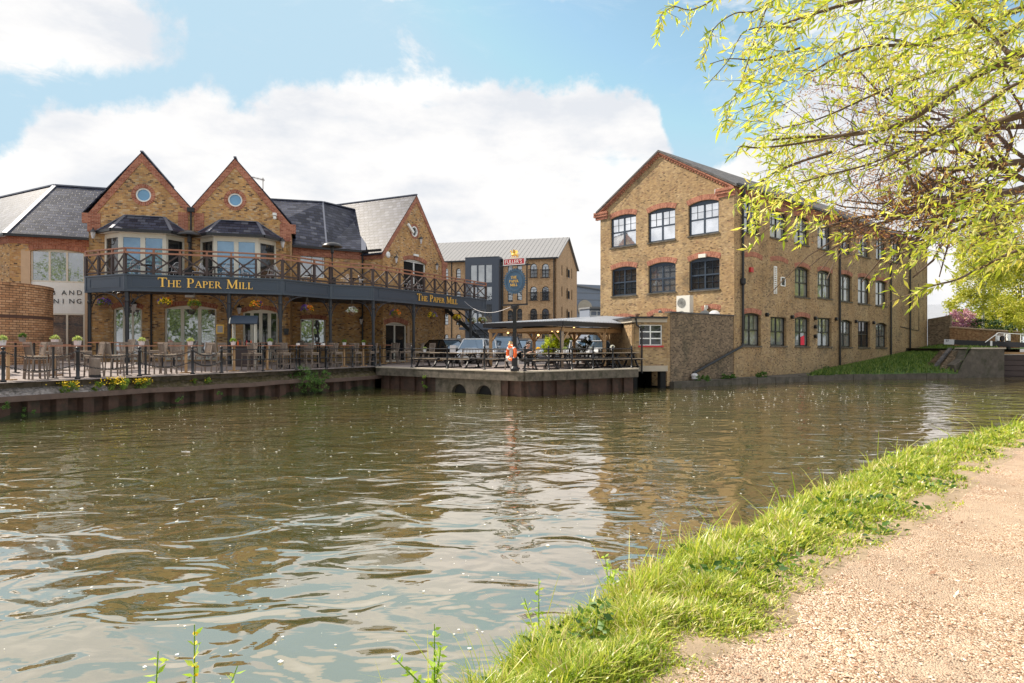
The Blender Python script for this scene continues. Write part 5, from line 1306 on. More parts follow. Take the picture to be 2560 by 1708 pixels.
for x, y, d in ((1270, 832, 37), (1346, 838, 36.5), (1361, 826, 35), (1380, 827, 35.5), (1394.5, 828.5, 36), (1435, 820.5, 34.5), (1435, 827, 36), (1481, 825.5, 37.5), (1507.5, 827, 39)):
    p = at(x, y, d); bo = obj('bulb', MB().ball(p, .055, 8), 'bulb', sh); obj('flex', MB().tube([p + Vector((0, 0, .05)), p + Vector((0, 0, .32))], .008, 4), 'black', bo)

# ------------------------------------------------------------------ pub sign
SG = Fr(0, 0, .86, -.51)
sgn = thing('pub_sign', 'tall black post carrying a framed blue cog shaped pub sign and red name board', 'pub sign', (.12, 28.98, 0))
kz = lambda y: HC + (HY - y) * 28.98 / FP
obj('post', MB().beam((0, 0, TZ + .7), (0, 0, kz(766)), .17, .17).lathe([(.19, TZ), (.19, TZ + .12), (.13, TZ + .22), (.12, TZ + .70)], 12).lathe([(.09, kz(775)), (.15, kz(770)), (.15, kz(765)), (.09, kz(764))], 10), 'iron', sgn)
z0, z1 = kz(762), kz(664); w = .65
mb = MB().beam(SG.P(-w, z0), SG.P(w, z0), .07, .07).beam(SG.P(-w - .12, z1), SG.P(w + .14, z1), .07, .05)
for s in (-w + .03, w - .03): mb.beam(SG.P(s, z0), SG.P(s, z1), .06, .07)
for s in (-w - .08, ): mb.beam(SG.P(s, z0 + .3), SG.P(s, z1), .03, .03)
obj('frame', mb, 'iron', sgn)
mb = MB(); T = Matrix(((SG.dx, SG.nx, 0), (SG.dy, SG.ny, 0), (0, 0, 1)))
for s, z_ in ((-.14, z0 - .10), (.14, z0 - .10), (-.62, z1 + .1), (.62, z1 + .1)): obj('scroll', MB().torus(SG.P(s, z_), .07, .015, T, 12, 5), 'iron', sgn)
obj('ladder_bar', MB().beam((-.35, 0, kz(820)), (.35, 0, kz(820)), .05, .07), 'iron', sgn)
zc = (z0 + z1) / 2 + .17; rr0 = .575; pts = []; nt = 32
for k in range(nt * 4):
    a = 2 * math.pi * k / (nt * 4); r_ = rr0 if k % 4 in (0, 1) else rr0 - .065; pts.append((r_ * math.cos(a), zc + r_ * math.sin(a)))
cog = obj('cog_board', MB().prism(SG, pts, (), -.03, .03, True), 'signblue', sgn)
mb = MB().torus(SG.P(0, zc, .032), .43, .010, T, 40, 5); obj('ring', mb, 'navy', cog)
for wd, zz, hw in (('THE', .115, .155), ('PAPER', -.055, .24), ('MILL', -.22, .19)): lettering(SG, [wd], -hw - .02, hw - .02, zc + zz, .115, .115, cog, .032, .012)
zb0, zb1 = kz(661.5), kz(647.5)
nb = obj('name_board', MB().prism(SG, rc(-.52, zb0, .52, zb1), (), -.05, .06, True), 'red', sgn)
obj('board_edge', MB().prism(SG, rc(-.55, zb0 - .03, .55, zb1 + .03), [rc(-.515, zb0 + .005, .515, zb1 - .005)], -.045, .068, True), 'pot', nb)
x = -.47
for ch, w_ in zip("FULLER'S", (.115, .135, .105, .105, .115, .125, .055, .1)): text_mesh(ch, .23, SG, x, zb0 + .045, .068, 'white_pt', nb, .01, .92); x += w_ * 1.03
# gilded winged beast on top
gb = MB(); B0 = lambda s, z, o=0: Vector(SG.P(s, zb1 + .03 + z, o))
gb.tube([B0(-.12, .17), B0(-.02, .18), B0(.08, .15), B0(.13, .10)], [.055, .07, .06, .05], 8); gb.tube([B0(-.12, .18), B0(-.15, .26), B0(-.17, .31)], [.05, .035, .03], 8); gb.ball(B0(-.185, .325), .042, 8); gb.tube([B0(-.2, .32), B0(-.245, .30)], [.025, .006], 6)
for s, e in ((-.13, -.16), (-.06, -.04), (.09, .06), (.14, .13)): gb.tube([B0(s, .14), B0((s + e) / 2 + .02, .07), B0(e, .01)], [.03, .02, .018], 6)
for o in (-.05, .05): gb.add([B0(-.08, .18, o), B0(-.02, .38, o * 2.4), B0(.06, .36, o * 2.4), B0(.12, .27, o * 2), B0(.05, .18, o)], [(0, 1, 2, 3, 4)])
gb.tube([B0(.14, .10), B0(.2, .08), B0(.22, .15), B0(.17, .18)], [.02, .015, .015, .02], 6); gb.box(B0(0, .005), (.46, .10, .025), SG.rz)
obj('gilt_beast', gb, 'gold', sgn, smooth=False)
# lifebuoy on the post
lb = thing('lifebuoy', 'orange and white lifebuoy hanging on the sign post', 'lifebuoy', (-.02, 29.12, HC - (882.5 - HY) / FP * 28.8))
T = Matrix.Rotation(R(-56), 3, 'Z'); obj('ring', MB().torus((0, 0, 0), .30, .075, T, 32, 10), 'orange', lb, smooth=True)
mb = MB()
for a in (45, 135, 225, 315): 
    t = R(a); c = T @ Vector((.30 * math.cos(t), 0, .30 * math.sin(t))); TT = T @ Matrix.Rotation(-t, 3, 'Y') @ Matrix.Rotation(R(90), 3, 'X')
    mb.lathe([(.079, -.045), (.079, .045)], 12, c, T @ Matrix.Rotation(-t, 3, 'Y'))
obj('band', mb, 'white_pt', lb)
obj('back_board', MB().box(T @ Vector((0, .11, 0)), (.42, .02, .6), R(-56)), 'pot', lb)
# ------------------------------------------------------------------ terrace furniture
def make_bar_chair():
    t = thing('bar_chair', '', 'bar chair')
    obj('seat', MB().box((0, 0, .77), (.46, .44, .035)), 'teak_light', t)
    sm = MB().beam((-.20, -.22, .76), (-.225, -.30, 1.24), .035, .045).beam((.20, -.22, .76), (.225, -.30, 1.24), .035, .045).beam((-.24, -.30, 1.225), (.24, -.30, 1.225), .03, .07).beam((-.2, -.235, .85), (.2, -.235, .85), .025, .05)
    for k in range(8): x = -.165 + k * .047; sm.beam((x, -.235, .86), (x * 1.05, -.295, 1.2), .026, .012)
    obj('backrest', sm, 'teak', t)
    for sx in (-1, 1):
        for sy in (-1, 1): obj('leg', MB().beam((sx * .225, sy * .235 - .01, 0), (sx * .20, sy * .20, .755), .042, .042), 'teak', t)
    mb = MB()
    for sx in (-1, 1): mb.beam((sx * .218, -.235, .25), (sx * .218, .235, .25), .022, .04)
    for sy in (-1, 1): mb.beam((-.228, sy * .225, .252), (.228, sy * .225, .252), .022, .038)
    obj('stretcher', mb, 'teak', t); mb = MB()
    for sx in (-1, 1): mb.beam((sx * .205, -.212, .70), (sx * .205, .212, .70), .022, .07)
    for sy in (-1, 1): mb.beam((-.214, sy * .205, .702), (.214, sy * .205, .702), .022, .067)
    obj('seat_frame', mb, 'teak', t); return t
chair0 = make_bar_chair(); c_used = []
GC = 'bar chairs on the terrace'
def chair(x, y, rz, label):
    o = chair0 if not c_used else copy_tree(chair0); c_used.append(1)
    o.location = (x, y, tz(x, y) + .004); o.rotation_euler = (0, 0, rz + random.uniform(-.15, .15)); tag(o, label, None, GC)
def make_table(leg, w, dp):
    t = thing('bar_table', '', 'bar table', group='bar tables on the terrace')
    mb = MB().box((0, 0, 1.12), (w, dp, .035))
    for k in range(1, 6): mb.box((0, -dp / 2 + dp * k / 6, 1.1395), (w, .006, .003))
    obj('tabletop', mb, 'wood_rail', t)
    if leg == 'black':
        for s in (-1, 1): obj('pedestal', MB().box((s * w * .3, 0, .56), (.06, .06, 1.08)).box((s * w * .3, 0, .015), (.08, .55, .03)), 'black', t)
    else: obj('pedestal', MB().box((0, 0, .56), (.08, .08, 1.08)).box((0, 0, .02), (.5, .08, .04)).box((0, 0, .0205), (.08, .5, .038)), 'oak' if leg == 'oak' else 'teak_light', t)
    return t
def rowpt(px, off):
    k = (px - CX) / FP; x0, y0 = LQ(20) + LN.x * off, 20 + LN.y * off; t = (k * y0 - x0) / (LD.x - k * LD.y); return Vector((x0 + LD.x * t, y0 + LD.y * t, 0))
rzL = math.atan2(LD.y, LD.x)
pots = []
front = [(20, 'oak', 1.0), (165, 'black', 1.35), (341, 'black', 1.2), (465, 'oak', 1.1), (585, 'oak', 1.1), (668, 'oak', .9), (737, 'black', 1.0), (804, 'black', .9), (860, 'oak', .8), (908, 'oak', .8)]
for i, (px, leg, w) in enumerate(front):
    p = rowpt(px, 1.55); t = make_table(leg, w, .7); t.location = (p.x, p.y, tz(p.x, p.y) + .004); t.rotation_euler = (0, 0, rzL)
    nm = ords[i] + ' terrace edge table from the left'
    t['label'] = 'high brown bar table with %s, %s' % ({'oak': 'pale pedestal', 'black': 'two black pedestals'}[leg], ords[i] + ' from the left along the terrace edge')
    sp_ = w / 2 + .30
    for sg, wd in ((-1, 'left'), (1, 'right')):
        q = p + LD * sg * sp_ + LN * (-.15 if sg < 0 else .1)
        chair(q.x, q.y, rzL - math.pi / 2 if sg < 0 else rzL + math.pi / 2, 'weathered bar chair at the %s end of the %s' % (wd, nm))
    if i in (1, 2, 3, 4, 6, 8):
        q = p + LN * .62 + LD * .1; chair(q.x, q.y, rzL + math.pi, 'weathered bar chair on the pub side of the ' + nm)
rear = [(62, 'black', 1.0), (262, 'black', 1.0), (420, 'black', .9), (640, 'black', .9), (790, 'black', .9), (958, 'oak', .8)]
for i, (px, leg, w) in enumerate(rear):
    p = rowpt(px, 4.4 if px < 900 else 2.6); t = make_table(leg, w, .7); t.location = (p.x, p.y, tz(p.x, p.y) + .004); t.rotation_euler = (0, 0, rzL)
    where = ['beside the curved brick wall', 'in front of the tall cream framed window', 'left of the glazed pub door', 'in front of the panelled pub door', 'in front of the white framed two-pane window', 'before the arched double door'][i]
    t['label'] = 'high bar table in the rear row ' + where
    for sg, wd in ((-1, 'left'), (1, 'right')):
        q = p + LD * sg * (w / 2 + .32); chair(q.x, q.y, rzL - math.pi / 2 if sg < 0 else rzL + math.pi / 2, 'bar chair, %s of the rear table %s' % (wd, where))
for i, (px, off) in enumerate(((985, 3.3), (1013, 3.4), (1045, 3.6), (1072, 3.2))):
    p = FA.off(-off).P(FA.off(-off).s_(px), 0); chair(p[0], p[1], FA.rz + R(180 if i % 2 else 150), 'shaded bar chair, %s of the four standing by the arched double door' % ords[i])
# plants and holders on the tables
def pot_plant(loc, label, mm, s=1.0, pm='pot'):
    t = thing('potted_plant', label, 'potted plant', loc, 0, 'potted plants on the tables')
    mb = MB().lathe([(.0, 0), (.085 * s, 0), (.105 * s, .15 * s), (.09 * s, .15 * s), (.0, .13 * s)], 4, T=Matrix.Rotation(R(45), 3, 'Z')); obj('pot', mb, pm, t)
    rng = np.random.default_rng(int(abs(loc[0]) * 100)); d = rng.normal(size=(170, 3)); d /= np.linalg.norm(d, axis=1, keepdims=True); d[:, 2] = abs(d[:, 2]) * 1.0
    card_cloud(d * .06 * s + np.array([0, 0, .16 * s]), rng.uniform(.06, .10, 170) * s, d, .35, .8, 3, 'foliage', mm, t)
TT = 1.145
PG = [(5, 1.3, 'pale_leaf', 1.15, 'pale leafed pot plant at the left edge of the photo'), (56, 4.4, 'bush', 1.15, 'dark leafed pot plant in front of the curved wall'), (137, 3.0, 'pale_leaf', 1.2, 'pale leafed pot plant at the right edge of the curved wall'), (194, 1.5, 'pale_leaf', 1.2, 'pale leafed white pot on the long table above the second bollard'),
      (354, 1.5, 'pale_leaf', 1.1, 'pale leafed white pot beside the third bollard'), (476, 1.5, 'pale_leaf', 1.1, 'yellowish pot plant in front of the glazed pub door'), (583, 1.5, 'midtree', 1.1, 'green pot plant below the little roofed kiosk'), (675, 1.5, 'midtree', 1.15, 'round green pot plant in front of the panelled door'),
      (861, 1.5, 'midtree', 1.05, 'green pot plant left of the black wall downpipe'), (909, 1.5, 'midtree', 1.0, 'green pot plant right of the black wall downpipe')]
rt = rowpt(137, 3.0); t3 = make_table('oak', .8, .6); t3.location = (rt.x, rt.y, tz(rt.x, rt.y) + .004); t3.rotation_euler = (0, 0, rzL); t3['label'] = 'small bar table between the long table and the curved wall'
for px, off, mm, s, lb_ in PG: p = rowpt(px, off); pot_plant((p.x, p.y, tz(p.x, p.y) + TT), lb_, mm, s, 'grille' if px == 56 else 'pot')
for px, lb_ in ((745, 'seventh'), (808, 'eighth')):
    p = rowpt(px, 1.5); h_ = thing('menu_holder', 'white menu block on the %s bar table from the left' % lb_, 'menu holder', (p.x, p.y, tz(p.x, p.y) + TT), rzL); obj('block', MB().box((0, 0, .05), (.14, .1, .10)), 'white_pt', h_); obj('card', MB().box((0, 0, .13), (.09, .01, .06)), 'black', h_)
bn = rowpt(238, 1.1); b_ = thing('litter_bin', 'grey cylindrical litter bin among the bar chairs', 'bin', (bn.x, bn.y, tz(bn.x, bn.y))); obj('drum', MB().lathe([(.0, 0), (.17, 0), (.17, .66), (.15, .68), (.0, .68)], 16), 'teak', b_, smooth=False); obj('base_ring', MB().lathe([(.175, .01), (.185, .01), (.185, .1), (.175, .1)], 16), 'black', b_)

# picnic tables
def make_picnic():
    t = thing('picnic_table', '', 'picnic table', group='picnic tables by the railing'); mb = MB()
    for k in range(5): mb.box((0, -.29 + k * .145, .75), (1.75, .135, .035))
    obj('tabletop', mb, 'picnic', t)
    for s in (-1, 1): obj('bench', MB().box((0, s * .66 - .06, .45), (1.75, .11, .035)).box((0, s * .66 + .06, .45), (1.75, .11, .035)), 'picnic', t)
    for s in (-1, 1):
        x = s * .62; obj('leg_frame', MB().beam((x, -.52, 0), (x, -.1, .73), .05, .09).beam((x, .52, 0), (x, .1, .73), .05, .09).beam((x, -.68, .40), (x, .68, .40), .05, .08).beam((x, -.32, .70), (x, .32, .70), .05, .06).beam((x, -.6, .035), (x, .6, .035), .07, .06).beam((x * .9, 0, .42), (x * .3, 0, .72), .04, .05), 'black', t)
    return t
pc0 = make_picnic(); pcn = 0
pcl = ['shaded picnic table just right of the bar stools', 'picnic table directly above the left culvert', 'picnic table between the second culvert and the lifebuoy', 'sunlit picnic table where the two people sit', 'sunlit picnic table below the corner post of the shelter', 'picnic table below the dark green shrub', 'picnic table nearest the brick annex']
for px, Fq, off in ((1080, FA, 1.3), (1158, FA, 1.3), (1232, FA, 2.4), (1352, FB, 1.25), (1432, FB, 1.25), (1500, FB, 1.2), (1556, FB, 1.25)):
    G_ = Fq.off(-off); s = G_.s_(px); p = G_.P(s, TZ + .004); o = pc0 if pcn == 0 else copy_tree(pc0); o.location = p; o.rotation_euler = (0, 0, Fq.rz + random.uniform(-.04, .04)); o['label'] = pcl[pcn]; pcn += 1
def make_bench():
    t = thing('garden_bench', '', 'bench', group='slatted garden benches'); mb = MB()
    for k in range(4): mb.box((0, -.16 + k * .11, .44), (1.4, .09, .025))
    obj('seat', mb, 'teak', t); mb = MB().box((0, .27, .92), (1.4, .03, .07)).box((0, .25, .55), (1.4, .03, .05))
    for k in range(16): mb.box((-.64 + k * .085, .26, .73), (.035, .015, .36))
    obj('backrest', mb, 'teak', t)
    for sx in (-1, 1):
        for y, h in ((-.2, .62), (.26, .92)): obj('leg', MB().box((sx * .68, y, h / 2), (.055, .055, h)), 'teak', t)
        obj('armrest', MB().box((sx * .68, .02, .64), (.06, .5, .03)), 'teak', t)
    return t
be0 = make_bench(); be = 0
for px, d, lb_, mm in ((1185, 36.5, 'grey slatted bench behind the picnic table above the left culvert', None), (1238, 36, 'grey slatted bench left of the lifebuoy', None), (1415, 37.5, 'dark red slatted bench under the shelter left of the corner post', 'wood_dark'), (1455, 38.5, 'dark red slatted bench below the dark green shrub', 'wood_dark'), (1528, 39, 'dark red slatted bench at the right end of the shelter', 'wood_dark')):
    o = be0 if be == 0 else copy_tree(be0); be += 1; p = at(px, 862, d); o.location = (p.x, p.y, TZ + .004); o.rotation_euler = (0, 0, .1 * be - .2); o['label'] = lb_
    if mm:
        for c in o.children: c.data = c.data.copy(); c.data.materials[0] = M[mm]
for px, Fq, off, lb_ in ((1062, FA, 1.3, 'white pot plant on the shaded picnic table'), (1345, FB, 1.25, 'small pot of yellow flowers on the sunlit picnic table'), (1412, FB, 1.25, 'grey planter pot on the table below the shelter post'), (1478, FB, 1.2, 'tall white pot with pale flowers on the table below the shrub')):
    G_ = Fq.off(-off); p = G_.P(G_.s_(px), TZ + .775); pot_plant(p, lb_, 'fl_y' if px == 1345 else ('fl_w' if px == 1478 else 'pale_leaf'), 1.0)
p = at(1531, 862, 32.0); sn = pot_plant((p.x, p.y, TZ + .9), 'white plastic flower hanging on the fourth railing post of the shelter rail', 'fl_w', .9)
# A-board notice
p = at(1132, 862, 34); ab = thing('notice_board', 'pale lilac notice on a black stand beside the brick corner', 'notice', (p.x, p.y, TZ)); obj('panel', MB().box((0, 0, .95), (.30, .03, .38)), 'tan', ab); obj('stand', MB().beam((-.02, .03, 0), (0, .03, .95), .04, .04).beam((-.15, 0, .02), (.15, 0, .02), .3, .03).beam((-.1, .03, 0), (0, .03, .5), .03, .03).beam((.1, .03, 0), (0, .03, .5), .03, .03), 'black', ab)
# roofed menu kiosk
p = at(612, 862, 32.2); kk = thing('menu_kiosk', 'small kiosk with navy pitched roof in front of the panelled door', 'kiosk', (p.x, p.y, tz(p.x, p.y)), .25)
mb = MB()
for s in (-1, 1): mb.slab([(-.62, s * .42, 2.10), (.62, s * .42, 2.10), (.62, 0, 2.50), (-.62, 0, 2.50)], .04)
obj('roof', mb, 'navy', kk)
mb = MB()
for s in (-1, 1): mb.beam((-.64, s * .43, 2.09), (-.64, 0, 2.50), .05, .09)
obj('bargeboard', mb, 'cream', kk)
for sx in (-.5, .5):
    for sy in (-.3, .3): obj('post', MB().box((sx, sy, 1.05), (.06, .06, 2.1)), 'cream', kk)
obj('counter', MB().box((0, 0, 1.0), (1.1, .7, .05)).box((0, 0, .5), (1.0, .6, .95)), 'wood_dark', kk)
for i, m_ in enumerate(('orange', 'wood_rail', 'red', 'orange')): obj('bottle', MB().lathe([(0, 0), (.04, 0), (.04, .16), (.015, .21), (.015, .26), (0, .26)], 8, (-.3 + i * .2, -.1, 1.03)), m_, kk)
# things fixed to the pub
def lantern(loc, rz, label, m_='col_paint', s=1.0):
    t = thing('wall_lantern', label, 'wall lantern', loc, rz, 'wall lanterns on the pub')
    obj('cage', MB().lathe([(.06 * s, -.17 * s), (.12 * s, .12 * s)], 4, (0, -.22, 0)).lathe([(.0, -.22 * s), (.06 * s, -.19 * s), (.06 * s, -.17 * s)], 4, (0, -.22, 0)), 'pot', t)
    obj('cap', MB().lathe([(.16 * s, .12 * s), (.07 * s, .24 * s), (.03 * s, .27 * s), (.03 * s, .33 * s), (.0, .36 * s)], 8, (0, -.22, 0)), m_, t)
    obj('arm', MB().tube([(0, 0, -.35 * s), (0, -.16, -.38 * s), (0, -.22, -.28 * s), (0, -.22, -.20 * s)], .018, 6), m_, t)
for px, py, F, lb_ in ((236, 588, PF, 'small white glazed lantern left of the left bay window'), (707, 611, PF, 'black topped lantern right of the right bay window'), (337, 768, PF, 'bronze lantern above the left chairs under the balcony'), (599, 776, PF, 'lantern beside the panelled door under the balcony'), (984, 650, GF, 'lantern left of the upper door on the right gable'), (1086, 668, GF, 'lantern right of the upper door on the right gable'), (900, 803, MF, 'lantern on the middle wall under the balcony'), (1046, 603, GF, 'black bracket lantern below the round window of the right gable')):
    s, z = F.pt(px, py); lantern(F.P(s, z, 0), F.rz, lb_, s=1.2 if px == 337 else 1.0)
s, z = PF.pt(550.5, 823); mf_ = thing('framed_menu', 'gold framed menu on the wall right of the glazed door', 'menu frame', PF.P(s, z, 0), PF.rz); obj('frame', MB().prism(Fr(0, 0, 1, 0), rc(-.19, -.24, .19, .24), [rc(-.13, -.18, .13, .18)], 0, .05), 'gold', mf_); obj('sheet', MB().prism(Fr(0, 0, 1, 0), rc(-.135, -.185, .135, .185), (), 0, .02), 'tan', mf_)
s, z = MF.pt(735, 828); s, z = PF.pt(716, 829); tag(obj('wall_bin', MB().prism(PF, [(s - .1, z - .18), (s + .1, z - .18), (s + .14, z + .16), (s - .14, z + .16)], (), 0, .2, True), 'black'), 'small black wall bin beside the panelled door', 'bin')
s, z = GF.pt(969, 637); tag(obj('alarm_bell', MB().lathe([(0, 0), (.2, 0), (.2, .06), (.12, .1), (0, .1)], 16, GF.P(s, z, .0), Matrix(((GF.dx, 0, GF.nx), (GF.dy, 0, GF.ny), (0, 1, 0)))), 'white_pt'), 'round white alarm bell at the left of the right gable', 'alarm bell')
s, z = GF.pt(1023, 574); tag(obj('floodlight', MB().beam(GF.P(s - .35, z + .3, .16), GF.P(s + .2, z - .2, .2), .12, .16), 'white_pt'), 'white floodlight left of the round window in the right gable', 'floodlight')
s, z = PF.pt(687, 537); tag(obj('security_camera', MB().box(PF.P(s, z, .12), (.16, .2, .14)).lathe([(0, -.3), (.09, -.25), (.09, -.12), (0, -.1)], 10, PF.P(s, z, .14)), 'white_pt'), 'white security camera on the right slope of the second gable', 'camera')
s, z = PF.pt(475, 741); tag(obj('strip_light', MB().prism(PF, rc(s - .22, z - .06, s + .22, z + .06), (), 0, .12, True), 'white_pt'), 'white strip light above the glazed pub door', 'light')
s, z = GF.pt(1038, 638.5); tag(obj('strip_light', MB().prism(GF, rc(s - .25, z - .07, s + .25, z + .07), (), 0, .12, True), 'white_pt'), 'white strip light above the upper door of the right gable', 'light')
p = at(657.5, 470, 35.5); an_ = thing('aerial', 'television aerial behind the second gable', 'aerial', p); mb = MB().tube([(0, 0, -.5), (0, 0, .55)], .02, 6); bm_ = MB().tube([(.1, 0, .42), (-.75, 0, .62)], .014, 5)
for k in range(12): t = k / 11; x, z = .05 - .78 * t, .43 + .185 * t; bm_.tube([(x, -.12, z), (x, .12, z)], .008, 4); bm_.tube([(x, 0, z - .09), (x, 0, z + .07)], .008, 4)
obj('mast', mb, 'twigred', an_); obj('boom', bm_, 'twigred', an_)
# patio heaters and balcony chairs
def heater(px, d, label):
    x = (px - CX) / FP * d; t = thing('patio_heater', label, 'patio heater', (x, d, ZF - .05))
    obj('dome', MB().lathe([(.57, 2.28), (.56, 2.34), (.40, 2.46), (.15, 2.53), (0, 2.54)], 24).lathe([(.57, 2.28), (.35, 2.34), (.0, 2.36)], 24), 'iron', t, smooth=True)
    obj('burner', MB().lathe([(.05, 1.9), (.09, 1.95), (.09, 2.25), (.14, 2.30), (.14, 2.33)], 12), 'iron', t); obj('pole', MB().lathe([(.22, 0), (.22, .55), (.05, .6), (.04, 1.95)], 12), 'iron', t); return t
heater(473, 33.0, 'black mushroom patio heater between the two bay windows'); heater(830.5, 36.8, 'black mushroom patio heater at the bend of the balcony')
def make_bchair():
    t = thing('balcony_chair', '', 'chair', group='thin white chairs on the balcony'); obj('seat', MB().lathe([(0, .44), (.2, .44), (.2, .465), (0, .465)], 14), 'pot', t); mb = MB(); n = 12
    arc = [(.22 * math.cos(R(200 - 220 * k / n)), -.05 - .17 * abs(math.sin(R(180 * k / n))), .47 + .45 * math.sin(R(180 * k / n))) for k in range(n + 1)]
    mb.tube(arc, .014, 5)
    for k in range(1, 6): x = -.17 + k * .057; mb.tube([(x, -.14, .46), (x * 1.1, -.2, .88)], .007, 4)
    mb.tube([(-.22, .12, .68), (-.24, -.1, .68), (0, -.24, .68), (.24, -.1, .68), (.22, .12, .68)], .012, 5)
    obj('backrest', mb, 'pot', t)
    for sx in (-1, 1):
        for sy in (-1, 1): obj('leg', MB().tube([(sx * .2, sy * .2, 0), (sx * .15, sy * .15, .45)], .011, 5), 'pot', t)
    return t
bc0 = make_bchair(); bcn = 0
for i, (px, d, rz) in enumerate(((338, 32, 30), (395, 32.2, -60), (437, 33, 60), (492, 33, 100), (513, 33.4, -90), (563, 33.3, 70), (612, 33.6, -70), (676, 34.4, 60), (700, 34.6, -60), (757, 36.5, 40), (795, 37.5, -60), (862, 38.6, 70), (905, 39.2, -70), (1020, 42.2, 60), (1050, 43, -60), (1172, 46, 20))):
    o = bc0 if i == 0 else copy_tree(bc0); o.location = ((px - CX) / FP * d, d, ZF - .055); o.rotation_euler = (0, 0, R(rz))
    o['label'] = 'thin white metal balcony chair, %s from the left behind the railing' % (ords[i] if i < 14 else ['fifteenth', 'sixteenth'][i - 14])
for i, (px, d) in enumerate(((366, 32.4), (537, 33.3), (688, 34.8), (776, 37.2), (883, 39), (1035, 42.8))):
    t = thing('balcony_table', 'small dark round balcony table, %s from the left' % ords[i], 'table', ((px - CX) / FP * d, d, ZF - .055), 0, 'round balcony tables'); obj('tabletop', MB().lathe([(0, .71), (.34, .71), (.34, .735), (0, .735)], 18), 'wood_dark', t); obj('pedestal', MB().lathe([(.2, 0), (.2, .02), (.03, .05), (.03, .71)], 10), 'black', t)
# hanging baskets
for i, (px, py, cols_, lb_) in enumerate(((262, 757, ('fl_p', 'fl_p'), 'hanging basket of purple flowers at the left end of the balcony'), (413, 755, ('fl_o', 'fl_p', 'fl_y'), 'hanging basket of orange and purple flowers left of the glazed door'), (486, 760, ('fl_y',), 'mostly green hanging basket above the glazed door'), (642, 762, ('fl_y', 'fl_o', 'fl_p'), 'yellow, orange and purple hanging basket above the panelled door'),
    (768, 771, ('fl_p', 'fl_o', 'fl_y'), 'hanging basket with yellow and blue flowers above the two-pane window'), (880, 776, ('fl_w',), 'sparse pale hanging basket on long cords'), (988, 782, ('fl_o', 'fl_p'), 'orange and purple hanging basket left of the small fascia lettering'), (1081, 787, ('fl_p', 'fl_y'), 'dark blue and yellow hanging basket below the small fascia lettering'),
    (1142, 792, ('fl_o', 'fl_y'), 'green box basket with yellow flowers beside the stair'), (1180, 799, ('fl_y', 'fl_w'), 'yellow flower basket behind the last balcony column'), (1206, 798, ('fl_y', 'fl_w'), 'yellow hanging basket at the far right end of the balcony'))):
    si = 0 if px < 312 else 1 if px < 706 else 2 if px < 826 else 3 if px < 932 else 4
    F = frm(*segs[si]).off(-.30); s = F.s_(px); z = zat(F, py + 6, s); x, y, _ = F.P(s, 0); t = thing('hanging_basket', lb_, 'hanging basket', (x, y, z), 0, 'hanging baskets under the balcony')
    obj('basket', MB().lathe([(.02, -.16), (.14, -.12), (.21, .0), (.22, .03), (.0, .02)], 14), 'wicker', t)
    mb = MB()
    for k in range(3): a = k * 2.1; mb.tube([(.21 * math.cos(a), .21 * math.sin(a), .02), (0, 0, min(.75, ZB - z))], .007, 4)
    mb.tube([(0, 0, min(.75, ZB - z) - .01), (0, 0, ZB - z + .1)], .008, 4); obj('chain', mb, 'grille', t)
    rng = np.random.default_rng(i); n = 420; d = rng.normal(size=(n, 3)); d /= np.linalg.norm(d, axis=1, keepdims=True); d[:, 2] = d[:, 2] * .7 + .15
    k_ = .55 if cols_ == ('fl_w',) else 1.0
    card_cloud(d * np.array([.26, .26, .19]) * rng.uniform(.6, 1.05, (n, 1)) + np.array([0, 0, .08]), rng.uniform(.05, .11, n) * (k_ * .4 + .6), d, .5, 1.2, i, 'foliage', 'midtree' if i != 5 else 'pale_leaf', t)
    for j, c in enumerate(cols_):
        nf = int(130 * k_ / len(cols_) ** .5); a0 = 2 * math.pi * j / len(cols_) + i; a = a0 + rng.normal(size=nf) * .75; e = rng.uniform(-.25, 1.2, nf); q = np.stack([.30 * np.cos(a) * np.cos(e), .30 * np.sin(a) * np.cos(e) - .03, .24 * np.sin(e) + .08], 1)
        card_cloud(q, rng.uniform(.05, .08, nf), rng.normal(size=(nf, 3)), .95, 1, 50 + i + j, 'flowers', c, t)
# festoon cable from balcony to sign
a, b = Vector(BP[5] + (ZB + .25,)) * 0 + Vector(frm(*segs[4]).P(frm(*segs[4]).s_(1160), ZB + .45, .05)), Vector((.0, 28.98, 4.0))
ca = thing('festoon_cable', 'thin pale cable sagging from the balcony to the sign post', 'cable', a); mb = MB(); mb.tube([(b - a) * t + Vector((0, 0, -2.2 * t * (1 - t) * .9)) for t in [k / 20 for k in range(21)]], .012, 5); obj('wire', mb, 'pot', ca)

